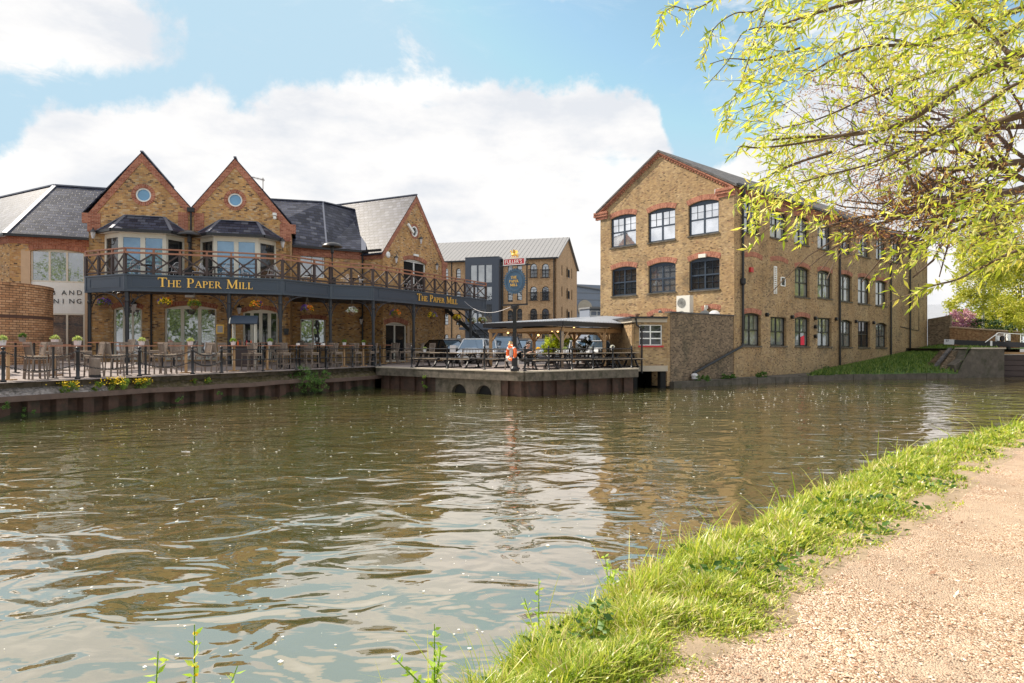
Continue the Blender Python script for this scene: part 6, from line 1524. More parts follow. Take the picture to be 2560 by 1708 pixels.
# ------------------------------------------------------------------ people
import bmesh
def skin(name, chains, m, par, sub=2):
    bm = bmesh.new(); lay = bm.verts.layers.skin.verify(); cache = {}; first = True
    for ch in chains:
        prev = None
        for (x, y, z, r) in ch:
            key = (round(x, 3), round(y, 3), round(z, 3))
            if key not in cache:
                v = bm.verts.new((x, y, z)); v[lay].radius = (r, r); v[lay].use_root = first; first = False; cache[key] = v
            v = cache[key]
            if prev is not None and bm.edges.get((prev, v)) is None and prev != v: bm.edges.new((prev, v))
            prev = v
    me = bpy.data.meshes.new(name); bm.to_mesh(me); bm.free(); me.materials.append(M[m]); o = bpy.data.objects.new(name, me); col.objects.link(o); o.parent = par
    k = o.modifiers.new('skin', 'SKIN'); k.use_smooth_shade = True; s = o.modifiers.new('sub', 'SUBSURF'); s.levels = s.render_levels = sub; return o
def person(loc, rz, label, top, leg, hair, lean=.08, longhair=False):
    p = thing('person', label, 'person', loc, rz); L = lean
    hd = (0, .06 + L * 1.5, 1.16)
    ch = [[(0, 0, .50, .12), (0, .01 + L * .4, .66, .12), (0, .02 + L * .8, .82, .14), (0, .02 + L, .94, .10), (0, .03 + L * 1.2, 1.01, .05), (0, .045 + L * 1.3, 1.07, .075), hd + (.095,), (0, hd[1], 1.235, .075)]]
    for s in (-1, 1):
        ch.append([(0, .02 + L, .94, .10), (s * .17, .02 + L, .93, .06), (s * .24, .14 + L, .74, .042), (s * .17, .38 + L, .80, .033), (s * .13, .46 + L, .83, .028)])
        w = (s * .13, .46 + L, .83)
        for k in range(4): ox = (k - 1.5) * .02; ch.append([w + (.028,), (w[0] + ox, w[1] + .05, w[2] + .005, .010), (w[0] + ox, w[1] + .085 - abs(k - 1.5) * .008, w[2] - .015, .008)])
        ch.append([w + (.028,), (w[0] - s * .035, w[1] + .025, w[2] + .015, .010), (w[0] - s * .04, w[1] + .06, w[2] + .01, .008)])
        ch.append([(0, 0, .50, .12), (s * .10, .05, .50, .085), (s * .13, .42, .52, .062), (s * .13, .40, .12, .040), (s * .13, .42, .05, .04), (s * .13, .54, .035, .032)])
    obj_b = skin('body', ch, 'skin', p)
    jc = [[(0, 0, .52, .145), (0, .01 + L * .4, .66, .14), (0, .02 + L * .8, .82, .16), (0, .02 + L, .94, .115), (0, .03 + L * 1.2, .99, .068)]]
    for s in (-1, 1): jc.append([(0, .02 + L, .94, .115), (s * .17, .02 + L, .93, .078), (s * .24, .14 + L, .74, .058), (s * .18, .35 + L, .79, .046)])
    skin('jacket', jc, top, p)
    tr_ = [[(0, -.01, .50, .14), (s * .10, .05, .505, .102), (s * .13, .42, .525, .078), (s * .13, .405, .14, .056)] for s in (-1, 1)]
    skin('trousers', tr_, leg, p); skin('shoe', [[(.13, .39, .05, .05), (.13, .54, .04, .04)]], 'black', p); skin('shoe', [[(-.13, .39, .05, .05), (-.13, .54, .04, .04)]], 'black', p)
    hc = [[(0, hd[1] - .04, 1.21, .09), (0, hd[1] - .02, 1.26, .07), (0, hd[1] + .03, 1.265, .055)], [(0, hd[1] - .04, 1.21, .09), (0, hd[1] - .07, 1.13, .075)] + ([(0, hd[1] - .09, 1.03, .06), (0, hd[1] - .08, .95, .04)] if longhair else [])]
    skin('hair', hc, hair, p)
    mb = MB().ball((-.035, hd[1] + .088, 1.165), .012, 6).ball((.035, hd[1] + .088, 1.165), .012, 6); obj('eyes', mb, 'black', p); obj('nose', MB().tube([(0, hd[1] + .09, 1.165), (0, hd[1] + .118, 1.135)], [.008, .014], 6), 'skin', p); obj('mouth', MB().box((0, hd[1] + .093, 1.105), (.045, .01, .009)), 'redthing', p)
    for s in (-1, 1): obj('ear', MB().ball((s * .092, hd[1] + .0, 1.155), .025, 8, (.4, .8, 1.2)), 'skin', p)
    return p
G_ = FB.off(-1.25); s1_ = G_.s_(1352)
q = G_.P(s1_ - .62, TZ + .0); q2 = Vector(FB.P(0, 0)) * 0
pa = FB.off(-1.25 - .66).P(s1_ - .42, TZ + .0)
person((pa[0], pa[1], TZ - .0), math.atan2(FB.dy, FB.dx) + math.pi, 'person in dark jacket with black hair, head bowed, seated at the sunlit picnic table', 'darkcloth', 'darkcloth', 'darkhair', .12)
pb_ = at(1272, 862, 30.6); person((pb_.x, pb_.y, TZ + .02), R(-60), 'person with blond hair and white top seated behind the lifebuoy', 'whitecloth', 'whitecloth', 'blond', .05, True)
bs = thing('stool', 'grey wooden stool under the person in white', 'stool', (pb_.x, pb_.y, TZ)); obj('seat', MB().box((0, 0, .40), (.4, .36, .04)), 'teak', bs)
for sx in (-1, 1):
    for sy in (-1, 1): obj('leg', MB().beam((sx * .17, sy * .15, 0), (sx * .15, sy * .13, .39), .035, .035), 'teak', bs)
# ------------------------------------------------------------------ cars
def ring_loft(st, n=16, e=3.2):
    vs = []
    for (x, w, z0, z1) in st:
        for j in range(n):
            a = 2 * math.pi * (j + .5) / n; c, s = math.cos(a), math.sin(a); vs.append((w * math.copysign(abs(c) ** (2 / e), c), x, (z0 + z1) / 2 + (z1 - z0) / 2 * math.copysign(abs(s) ** (2 / e), s)))
    k = len(st); fs = [(i * n + j, i * n + (j + 1) % n, (i + 1) * n + (j + 1) % n, (i + 1) * n + j) for i in range(k - 1) for j in range(n)] + [tuple(range(n - 1, -1, -1)), tuple(range((k - 1) * n, k * n))]
    return vs, fs
def car(px, d, rz, m, label, H=1.45, L=4.3, van=False, name='parked_car', cat='car'):
    x = (px - CX) / FP * d; t = thing(name, label, cat, (x, d, TZ), R(rz), 'parked cars behind the terrace'); h = L / 2; zb = .98 if not van else 1.15; zw = zb - .06
    v, f = ring_loft([(-h, .70, .35, .62), (-h + .12, .82, .25, .74), (-h + .5, .89, .2, .84), (-h * .45, .91, .2, zb), (h * .6, .91, .2, zb), (h - .25, .88, .22, zb - .04), (h, .78, .35, .8)])
    obj('body', MB().add(v, f), m, t, smooth=True)
    y0, y1, y2, y3 = -h * .5, -h * .16, h * .62, h * .88
    if van: y0, y1, y2, y3 = -h * .62, -h * .42, h * .9, h * .95
    B = [(-.80, y0, zw), (.80, y0, zw), (.80, y3, zw), (-.80, y3, zw)]; Tp = [(-.62, y1, H), (.62, y1, H), (.62, y2, H), (-.62, y2, H)]
    obj('windscreen', MB().add([B[0], B[1], Tp[1], Tp[0]], [(0, 1, 2, 3)]), 'g_car', t); obj('rear_window', MB().add([B[2], B[3], Tp[3], Tp[2]], [(0, 1, 2, 3)]), 'g_car', t)
    for a, b in ((1, 2), (3, 0)): obj('side_window', MB().add([B[a], B[b], Tp[b], Tp[a]], [(0, 1, 2, 3)]), 'g_dark', t)
    mb = MB().slab([(p[0] * 1.03, p[1] + (.02 if p[1] > 0 else -.02), H + .05) for p in Tp], .06); mb.add([(-.5, y1 + .15, H + .075), (.5, y1 + .15, H + .075), (.5, y2 - .15, H + .075), (-.5, y2 - .15, H + .075)] + [(p[0] * 1.03, p[1], H + .05) for p in Tp], [(0, 1, 2, 3), (4, 5, 1, 0), (5, 6, 2, 1), (6, 7, 3, 2), (7, 4, 0, 3)])
    for a, b in zip(B, Tp): mb.beam(a, b, .06, .06)
    for s in (-1, 1): mb.beam((s * .80, .1, zw), (s * .64, .1, H), .05, .05)
    obj('roof', mb, m, t)
    for s in (-1, 1):
        obj('headlight', MB().ball((s * .66, -h + .10, .66), .15, 8, (1.1, .7, .6)), 'g_bright', t); obj('mirror', MB().box((s * .98, y0 + .3, zb + .06), (.2, .1, .13)), m, t)
        for y in (-h + .8, h - .8):
            w = obj('wheel', MB().lathe([(.0, -.1), (.32, -.1), (.33, 0), (.32, .1), (.0, .1)], 18, (s * .82, y, .33), Matrix.Rotation(R(90), 3, 'Y')), 'tyre', t); obj('rim', MB().lathe([(.0, -.108), (.2, -.108), (.2, .108), (0, .108)], 14, (s * .82, y, .33), Matrix.Rotation(R(90), 3, 'Y')), 'alloy', w)
    obj('grille', MB().box((0, -h + .02, .5), (.9, .08, .16)), 'black', t); obj('number_plate', MB().box((0, -h - .03, .40), (.5, .02, .11)), 'white_pt', t)
car(1186, 42, -8, 'carw', 'white car with blue windscreen behind the last balcony column', 1.5)
car(1217, 47, -5, 'carw', 'white car roof showing beside the left shelter post', 1.5)
car(1262, 48, -14, 'carb', 'dark blue tall car behind the person in white', 1.72, 4.7)
car(1318, 52, -14, 'cark', 'black car behind the person in the dark jacket', 1.5)
car(1352, 47, 12, 'cars', 'silver car with curved windscreen left of the golden conifer', 1.45)
car(1438, 48, 60, 'carw', 'white car seen through the shelter behind the corner post', 1.42)
car(1490, 54, -5, 'carw', 'white van roof beside the dark shrub', 2.1, 5, True)
car(1497, 45, 0, 'carw', 'white car at the right under the shelter', 1.38)
car(1120, 44, 40, 'cark', 'dark car behind the outside stair', 1.45)
# ------------------------------------------------------------------ near bank, path and grass
E_ = [(-2.8, -6), (-2.6, -3), (-2.0, .5), (-1.25, 2.2), (-.45, 2.95), (.05, 3.8), (1.05, 5.1), (1.8, 5.9), (3.1, 7.25), (5.6, 9.9), (8.5, 12.3), (12.2, 15.0), (30, 28), (60, 46)]
P_ = [(.3, -6), (.3, -3), (.35, .5), (.5, 2.2), (.73, 3.0), (1.35, 3.5), (1.91, 4.18), (2.96, 5.19), (4.06, 6.2), (6.1, 8.33), (8.8, 10.8), (12.8, 13.8), (29, 25.2), (60, 41)]
def cat_(L, t):
    i = min(int(t), len(L) - 2); f = t - i; a, b = np.array(L[max(i - 1, 0)]), np.array(L[i]); c, d = np.array(L[i + 1]), np.array(L[min(i + 2, len(L) - 1)])
    return .5 * ((2 * b) + (-a + c) * f + (2 * a - 5 * b + 4 * c - d) * f * f + (-a + 3 * b - 3 * c + d) * f ** 3)
NT = 13 * 12
Ec = np.array([cat_(E_, i / 12) for i in range(NT + 1)]); Pc = np.array([cat_(P_, i / 12) for i in range(NT + 1)]); Pc = Pc + (Ec - Pc) * -.02
wob_ = np.random.default_rng(1)
Ec[:, 0] += np.convolve(wob_.normal(size=NT + 1), np.ones(3) / 3, 'same') * .07; Pc += np.convolve(wob_.normal(size=NT + 1), np.ones(4) / 4, 'same')[:, None] * .10 * np.array([1, -.8])
def vz(w): return np.interp(w, [0, .06, .3, .65, 1], [.20, .46, .66, .765, .757])
mb = MB(); W_ = [-.08, 0, .06, .15, .3, .5, .7, .85, 1.0, 1.12]
for i in range(NT + 1):
    for w in W_:
        p = Ec[i] * (1 - w) + Pc[i] * w; z = -.5 if w < 0 else (float(vz(w)) if w <= 1 else .738); z += random.uniform(-.015, .015) if 0 < w < 1 else 0; mb.v.append((p[0], p[1], z))
nw = len(W_); mb.f = [[i * nw + j, (i + 1) * nw + j, (i + 1) * nw + j + 1, i * nw + j + 1] for i in range(NT) for j in range(nw - 1)]
struct('verge', mb, 'soil', smooth=True)
pp = [(p[0], p[1]) for p in Pc] + [(90, 30), (90, -20), (.3, -20)]
struct('towpath', flat(pp, .752), 'path')
def blades(n, seed, tw, name, m, hs=(.06, .175), wd=.0045, par=None):
    rng = np.random.default_rng(seed); t, w = tw(rng, n); i = np.minimum(t.astype(int), NT - 1); f = (t - i)[:, None]
    e = Ec[i] * (1 - f) + Ec[i + 1] * f; p = Pc[i] * (1 - f) + Pc[i + 1] * f; q = e * (1 - w[:, None]) + p * w[:, None]; q += rng.normal(size=q.shape) * .03
    # tufts: gather some blades
    z = vz(w) - .02; d = np.hypot(q[:, 0], q[:, 1]); n = len(q)
    clump = .45 + 1.0 * (np.sin(q[:, 0] * 7.1 + 2 * np.sin(q[:, 1] * 3.3)) * np.sin(q[:, 1] * 6.3 + 1.7 * np.sin(q[:, 0] * 4.1)) * .5 + .5)
    h = rng.uniform(*hs, n) * clump * np.interp(w, [0, .25, .6, .85, 1.05], [1.25, 1.1, .8, .42, .2]); wi = wd * (1 + .20 * np.maximum(d - 3, 0)) * rng.uniform(.7, 1.4, n)
    ang = rng.uniform(0, 2 * np.pi, n); ld = np.stack([np.cos(ang), np.sin(ang)], 1) + np.array([.15, -.1]); lean = h * rng.uniform(.2, 1.15, n)
    sa = ang + rng.normal(size=n) * .4 + np.pi / 2; sv = np.stack([np.cos(sa), np.sin(sa)], 1) * wi[:, None]
    def P(k, s): xy = q + ld * (lean * k ** 1.8)[:, None] + sv * s; return np.concatenate([xy, (z + h * (k - .25 * k * k * (lean / h)))[:, None]], 1)
    k0, k1, k2 = np.zeros(n), np.full(n, .5), np.full(n, .8)
    V = np.stack([P(k0, -1), P(k0, 1), P(k1, -.85), P(k1, .85), P(k2, -.5), P(k2, .5), P(np.ones(n), 0)], 1).reshape(-1, 3).astype(np.float32)
    idx = np.arange(7 * n).reshape(-1, 7); F = np.concatenate([idx[:, [0, 1, 3]], idx[:, [0, 3, 2]], idx[:, [2, 3, 5]], idx[:, [2, 5, 4]], idx[:, [4, 5, 6]]], 1).reshape(-1).astype(np.int32)
    me = bpy.data.meshes.new(name); me.vertices.add(len(V)); me.vertices.foreach_set('co', V.ravel()); me.loops.add(len(F)); me.loops.foreach_set('vertex_index', F); me.polygons.add(5 * n); me.polygons.foreach_set('loop_start', np.arange(0, 15 * n, 3, dtype=np.int32)); me.update(calc_edges=True)
    L = me.uv_layers.new(name='UVMap'); hue = np.clip(rng.random(n) * .8 + .2 * (np.sin(q[:, 0] * 2.3) * np.sin(q[:, 1] * 1.9) * .5 + .5), 0, 1); L.data.foreach_set('uv', np.stack([np.repeat(hue, 15), np.zeros(15 * n)], 1).astype(np.float32).ravel())
    me.materials.append(M[m]); o = bpy.data.objects.new(name, me); col.objects.link(o); return o
seg_len = np.hypot(*(Ec[1:] - Ec[:-1]).T) * np.hypot(*((Ec - Pc)[1:]).T); mid = (Ec[1:] + Pc[1:]) / 2; dd = np.hypot(mid[:, 0], mid[:, 1])
wt = seg_len * np.minimum(1, (4.2 / dd) ** 1.7) * (mid[:, 1] > 1.6) * (dd < 45); wt /= wt.sum()
def tw(rng, n): i = rng.choice(NT, n, p=wt); return i + rng.random(n), rng.beta(1.1, 1.4, n) * (1.0 + .1 * np.sin(i * .9) * np.sin(i * .37))
tag(blades(105000, 11, tw, 'grass', 'grass'), 'bright green sunlit grass along the towpath edge', 'grass', kind='stuff')
rng = np.random.default_rng(31); n = 5200; t, w = tw(rng, n); i = np.minimum(t.astype(int), NT - 1); f = (t - i)[:, None]; e = Ec[i] * (1 - f) + Ec[i + 1] * f; p = Pc[i] * (1 - f) + Pc[i + 1] * f
w = np.clip(w, 0, 1.02); q = e * (1 - w[:, None]) + p * w[:, None]; kp = np.sin(q[:, 0] * 2.9 + 1.3 * np.sin(q[:, 1] * 2.1)) * np.sin(q[:, 1] * 3.7) > .15; q, w = q[kp], w[kp]; n = len(q)
a = rng.uniform(0, 6.28, n); tag(card_cloud(np.concatenate([q, (vz(w) + rng.uniform(.01, .13, n) * (1.2 - w))[:, None]], 1), rng.uniform(.035, .085, n), np.stack([np.cos(a), np.sin(a), rng.uniform(-.1, .6, n)], 1), .55, .4, 4, 'broad_leaves', 'bush'), 'broad dark green leaves of low weeds among the grass', 'weeds', kind='stuff')
tag(blades(9000, 77, lambda r, n: (r.choice(NT, n, p=wt) + r.random(n), r.uniform(.1, 1.02, n)), 'dry_grass', 'straw', (.05, .20), .0032), 'dry straw coloured stalks in the verge', 'dry grass', kind='stuff')
# woodchips on the path
rng = np.random.default_rng(4); n = 46000; d = rng.uniform(2.6 ** .5, 16 ** .5, n) ** 2; a = rng.uniform(-.1, .72, n); X = d * np.tan(a); Y = d
ok = np.ones(n, bool); Pi = np.interp(Y, Pc[:, 1], Pc[:, 0]); ok = X > Pi - .15 + rng.exponential(.22, n) * (rng.random(n) < .8); X, Y, d = X[ok], Y[ok], d[ok]
pn_ = np.sin(X * 1.9 + np.sin(Y * 1.3) * 2) * np.sin(Y * 2.1 + np.sin(X * 1.7)) ; keep = rng.random(len(X)) < .45 + .5 * (pn_ > -.25); X, Y, d = X[keep], Y[keep], d[keep]
dr = np.stack([rng.normal(size=len(X)), rng.normal(size=len(X)), rng.uniform(-.05, .35, len(X))], 1); dr /= np.linalg.norm(dr, axis=1, keepdims=True)
M['chip'] = leafmat('woodchip', [(0, (.15, .08, .05)), (.3, (.34, .20, .13)), (.65, (.55, .39, .28)), (.88, (.76, .64, .54)), (1, (.26, .15, .09))], 0, .9)
tag(card_cloud(np.stack([X, Y, np.full(len(X), .758)], 1), rng.gamma(2.2, .0046, len(X)) * (1 + 2.2 * (rng.random(len(X)) < .008)) + .004, dr, .5, .0, 8, 'woodchips', 'chip', None, .25), 'loose pale woodchips and grit on the towpath', 'woodchips', kind='stuff')
# petals on the water
rng = np.random.default_rng(9); n = 2300; py = np.concatenate([rng.uniform(985, 1075, n // 2), 930 + rng.gamma(2, 130, n // 2)]); px = rng.uniform(-20, 2600, n); px[:n // 4] = rng.normal(1950, 260, n // 4); py[:n // 4] = rng.normal(985, 18, n // 4)
ok = (py > 950) & (py < 1700); px, py = px[ok], py[ok]; d = HC * FP / (py - HY); X = (px - CX) / FP * d
inside = (X > np.interp(d, [20, 34.7], [LQ(20) + .4, LQ(34.7) + .4])) & (d < np.interp(X, [-7, .5, 6, 8.6, 23, 31], [34, 28.3, 32, 34.4, 42, 44])) & (X < np.interp(d, Ec[:, 1], Ec[:, 0]) - .15); X, d = X[inside], d[inside]
dr = np.stack([rng.normal(size=len(X)), rng.normal(size=len(X)), np.zeros(len(X))], 1)
tag(card_cloud(np.stack([X, d, np.full(len(X), .012)], 1), rng.gamma(3, .0045, len(X)) * (1 + d / 16), dr, .9, 0, 12, 'petals', 'fl_w', None, .02), 'tiny white blossom petals floating on the canal', 'petals', kind='stuff')
st_ = thing('floating_stick', 'pale stick floating on the water at left', 'stick', at(464, 1130, HC * FP / 268)); obj('wood', MB().tube([(-.09, 0, 0), (.0, .01, .012), (.10, -.01, .005)], .008, 5), 'pot', st_)
# ------------------------------------------------------------------ plants
def weed(x, y, z, h, label, seed, m='weed', n=16, lean=(0, 0), fl=None, sc_=1, cat='weed'):
    t = thing('weed', label, cat, (x, y, z)); r = random.Random(seed); st = MB(); cs, ss, ds = [], [], []
    for k in range(r.randint(1, 3) if h > .3 else 3):
        a = r.uniform(0, 6.28); hh = h * (1 if k == 0 else r.uniform(.5, .8)); pts = [Vector((lean[0] * u * u * hh + math.cos(a) * .10 * u * k * sc_, lean[1] * u * u * hh + math.sin(a) * .10 * u * k * sc_, hh * u)) for u in [i / 7 for i in range(8)]]
        st.tube(pts, [.005 * sc_ * (1.2 - .8 * i / 7) for i in range(8)], 5)
        for i in range(n):
            u = .15 + .85 * i / n; j = min(6, int(u * 7)); p = pts[j].lerp(pts[j + 1], u * 7 - j); a2 = r.uniform(0, 6.28)
            for _ in range(2): cs.append(p); ss.append((.03 + .05 * (1 - u) * r.random() + .01) * sc_); ds.append((math.cos(a2), math.sin(a2), r.uniform(-.1, .9))); a2 += 2.4
    obj('stem', st, m, t); card_cloud(cs, ss, ds, .42, .6, seed, 'leaves', m, t)
    if fl: rr = np.random.default_rng(seed); k = rr.choice(len(cs), min(60, len(cs))); card_cloud(np.array([tuple(c) for c in cs])[k], rr.uniform(.012, .02, len(k)) * sc_, rr.normal(size=(len(k), 3)), .9, 1, seed, 'flowers', fl, t)
    return t
for px, py, d, h, lb_, lean in ((486, 1562, 2.45, .82, 'tallest leafy weed at the lower left with a yellow bud on top', (.0, .0)), (383, 1628, 2.4, .6, 'thin small weed left of the tallest weed', (.03, 0)), (548, 1665, 2.5, .35, 'broad leafed weed right of the tallest weed', (.2, 0)), (1086, 1560, 3.05, .34, 'leafy weed standing out of the grass at the bottom centre', (0, 0)),
    (1347, 1446, 4.2, .44, 'tall thin weed rising over the water from the grass', (0, 0)), (1520, 1385, 4.9, .28, 'slim weed at the water edge of the grass', (-.1, 0)), (1678, 1395, 5.2, .30, 'leafy weed between the tall grass and the water', (0, 0)), (2226, 1130, 9.8, .52, 'bushy weed halfway along the bank', (0, 0)), (2395, 1105, 11.5, .36, 'low yellow green weed on the far bank edge', (0, 0)), (2440, 1080, 12.5, .45, 'leaning yellow weed furthest along the bank', (.3, 0)), (2090, 1218, 8.2, .30, 'small yellow flowered weed left of the bushy weed', (0, 0))):
    top = at(px, py, d); weed(top.x, top.y, top.z - h, h, lb_, int(px), lean=lean, n=10 if h < .5 else 18, sc_=1.0 if d < 6 else 1.7, fl='fl_y' if px in (486, 2090) else None)
tag(blades(420, 5, lambda r, n: (r.choice(NT, n, p=wt) + r.random(n), r.uniform(0, .4, n)), 'tall_grass', 'grass', (.26, .42), .003), 'long arching grass stalks over the water edge', 'grass', kind='stuff')
bk = at(2556, 1050, 15.5); 
def bush(blobs, n, size, m, label, seed, name='bush', cat='bush', trunk=None, bark='bark', crown='crown', ar=.5, loc=(0, 0, 0), group=None, extra=None):
    t = thing(name, label, cat, loc, group=group); c = blob_points(n, blobs, seed); rr = np.random.default_rng(seed); card_cloud(c, rr.uniform(.6, 1.3, len(c)) * size, None, ar, 1, seed, crown, m, t)
    if extra: c = blob_points(extra[1], blobs, seed + 1); card_cloud(c, rr.uniform(.6, 1.2, len(c)) * extra[2], None, .9, 1, seed + 1, 'flowers', extra[0], t)
    if trunk:
        mb = MB(); (x, y, z0, z1, r) = trunk; rnd = random.Random(seed); mb.tube([(x, y, z0), (x + .02, y, (z0 + z1) / 2), (x + .05, y, z1)], [r, r * .8, r * .5], 8)
        for k, b in enumerate(blobs):
            for q in range(3): e = Vector((b[0] + rnd.uniform(-.6, .6) * b[3], b[1] + rnd.uniform(-.6, .6) * b[4], b[2] + rnd.uniform(-.3, .7) * b[5])); s = Vector((x, y, z0 + (z1 - z0) * rnd.uniform(.45, .95))); mb.tube([s, s.lerp(e, .5) + Vector((0, 0, .1 * b[5])), e], [r * .45, r * .25, r * .08], 5)
        obj('trunk', mb, bark, t)
    return t
def qp(px, b, z): p = rowpt(px, b); return (p.x, p.y, z)
x, y, z = qp(770, -.15, .55); bush([(0, 0, .1, .62, .55, .55), (.3, .5, -.1, .5, .5, .4), (-.25, -.35, .25, .5, .45, .5), (.45, .8, .3, .35, .35, .25)], 3000, .075, 'bush', 'dark green ivy bush spilling over the rusty piling', 3, loc=(x, y, z))
for px, s, lb_, fl, b in ((172, .30, 'clump of yellow flowers below the second bollard', 'fl_y', .06), (292, .38, 'largest clump of yellow flowers on the stone slope', 'fl_y', .06), (353, .30, 'yellow flower clump under the third bollard', 'fl_y', .08), (240, .20, 'small green clump between the yellow flowers', 'fl_y', .06), (520, .16, 'small yellow green plant on the mossy slope', 'fl_y', .05), (482, .13, 'low orange flowering plant on the mossy slope', 'fl_o', .2)):
    x, y, z = qp(px, b, .86); bush([(0, 0, 0, s * .8, s * .8, s * .7), (.05, .3 * s, .06, s * .7, s * .8, s * .6)], int(900 * s / .3), .05, 'midtree', lb_, int(px), 'flower_clump', 'flowers', loc=(x, y, z), crown='foliage')
    rr = np.random.default_rng(int(px)); k = int((150 if s > .25 else 22) * s / .3); c = np.stack([rr.normal(size=k) * s * .5, rr.normal(size=k) * s * .6, rr.uniform(.15, .8, k) * s], 1); card_cloud(c, rr.uniform(.03, .06, k), rr.normal(size=(k, 3)), .9, 1, 3, 'flowers', fl, bpy.data.objects[-1] if False else [o for o in col.objects if o.name.startswith('flower_clump')][-1])
for px, b, z, s, lb_ in ((18, -.25, .35, .16, 'small green plant on the rusty piling at the far left'), (72, -.25, .18, .16, 'green tuft near the waterline left of the second bollard'), (450, -.28, .2, .17, 'dark fern at the waterline under the fourth bollard'), (548, -.28, .3, .14, 'tiny plant on the piling below the last chain bollard')):
    x, y, z = qp(px, b, z); bush([(0, 0, 0, s, s, s * 1.2)], 160, .05, 'bush', lb_, int(px), 'wall_plant', 'plant', loc=(x, y, z), crown='foliage')
p = FA.off(.35).P(FA.s_(1075), .35); bush([(0, 0, .1, .14, .14, .30), (0, 0, -.2, .12, .12, .2)], 420, .05, 'midtree', 'green plant trailing down the quay wall left of the culverts', 77, 'wall_plant', 'plant', loc=p, crown='foliage')
for px, d, z, s, lb_ in ((1755, 36.0, .45, .28, 'low weeds on the ledge below the dark brick wall'), (1820, 37.8, .45, .25, 'grass tuft on the ledge near the mill corner'), (1905, 39.8, .45, .25, 'weed tuft on the ledge left of the grass bank'), (2068, 46.5, .5, .42, 'leafy weeds against the foot of the mill'), (2205, 52.5, .8, .6, 'dark green bush where the bank meets the mill')):
    p = at(px, 862, d); bush([(0, 0, 0, s * 1.5, s, s * .7)], 500, .10, 'bush', lb_, int(px), 'weed_tuft', 'weeds', loc=(p.x, p.y, z), crown='foliage')
# grass on the far bank
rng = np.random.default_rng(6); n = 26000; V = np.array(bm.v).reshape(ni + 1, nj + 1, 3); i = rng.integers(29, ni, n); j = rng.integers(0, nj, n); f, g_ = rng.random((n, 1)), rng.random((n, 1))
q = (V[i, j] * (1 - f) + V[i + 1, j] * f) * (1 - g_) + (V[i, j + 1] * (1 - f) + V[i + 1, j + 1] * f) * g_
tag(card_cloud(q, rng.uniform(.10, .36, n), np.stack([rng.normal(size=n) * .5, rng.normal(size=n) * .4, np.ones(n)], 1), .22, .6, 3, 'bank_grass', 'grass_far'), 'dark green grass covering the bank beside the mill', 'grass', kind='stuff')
# shelter plants
def planter(px, d, label): p = at(px, 862, d); t = thing('planter', label, 'planter', (p.x, p.y, TZ)); obj('tub', MB().lathe([(0, 0), (.24, 0), (.30, .42), (.26, .42), (0, .38)], 16), 'wood_dark', t); return p
p = planter(1380, 40.5, 'dark tub holding the golden conifer'); bush([(0, 0, 1.15, .62, .55, .55), (-.35, 0, .9, .4, .4, .4), (.15, 0, 1.5, .42, .4, .4), (.55, .2, 1.3, .45, .4, .42), (1.0, .4, 1.5, .3, .3, .2)], 4200, .10, 'conifer', 'bright golden green conifer inside the shelter', 21, 'conifer', 'shrub', (0, 0, .38, 1.2, .05), loc=(p.x, p.y, TZ))
p = planter(1463, 41.5, 'dark tub holding the dark green shrub'); bush([(0, 0, 1.1, .45, .4, .4), (.1, 0, 1.5, .25, .22, .3), (-.3, 0, .9, .25, .3, .25)], 1500, .10, 'shrubdk', 'dark green shrub inside the shelter', 22, 'shrub', 'shrub', (0, 0, .38, 1.2, .04), loc=(p.x, p.y, TZ))
# trees at the far right and beyond
def tp(px, py, d): return tuple(at(px, py, d))
bush([tp(2408, 798, 64) + (1.2, 1, 1.0), tp(2432, 812, 64) + (.7, .8, .6), tp(2390, 818, 64) + (.7, .8, .6)], 2600, .16, 'blossom', 'pink cherry blossom tree above the garden wall', 31, 'cherry_tree', 'tree', tp(2410, 862, 64)[:2] + (1.8, 4.8, .1), 'bark', ar=.9)
bush([tp(2460, 815, 63) + (1.5, 1, .8), tp(2500, 820, 63) + (1.3, 1, .7)], 2400, .18, 'hedge', 'dark evergreen hedge behind the garden wall', 32, 'hedge', 'hedge', crown='foliage')
bush([tp(2556, 822, 56) + (.9, .8, .9), tp(2585, 800, 56) + (1.2, 1, 1.2)], 2200, .15, 'springy', 'pale green bush at the right edge behind the handrail', 33, crown='foliage')
bush([tp(2450, 700, 72) + (2.6, 2, 2.6), tp(2440, 640, 72) + (2, 2, 2.2), tp(2420, 760, 72) + (2.0, 2, 1.6), tp(2470, 600, 72) + (2.2, 1.6, 2.4), tp(2500, 540, 72) + (2.2, 1.6, 2.2)], 15000, .28, 'springy', 'airy birch tree with pale trunk and yellow green leaves', 34, 'birch_tree', 'tree', tp(2457, 862, 72)[:2] + (1.9, 12.0, .16), 'birch', ar=.5)
bush([tp(2540, 720, 78) + (3.4, 2, 3.5), tp(2600, 640, 78) + (3.5, 2, 4), tp(2500, 780, 76) + (2.8, 2, 2.2), tp(2560, 790, 74) + (2.6, 2, 2.0)], 20000, .30, 'springy', 'broad fresh green tree at the right edge behind the birch', 35, 'green_tree', 'tree', tp(2550, 862, 78)[:2] + (1.8, 9.0, .25), ar=.5)
bush([tp(2500, 660, 84) + (3.0, 2, 3.2), tp(2430, 800, 80) + (2.4, 2, 1.4)], 10000, .30, 'midtree', 'yellow green spring tree beyond the birch', 36, 'spring_tree', 'tree', tp(2490, 862, 84)[:2] + (1.8, 9.0, .2), ar=.5)
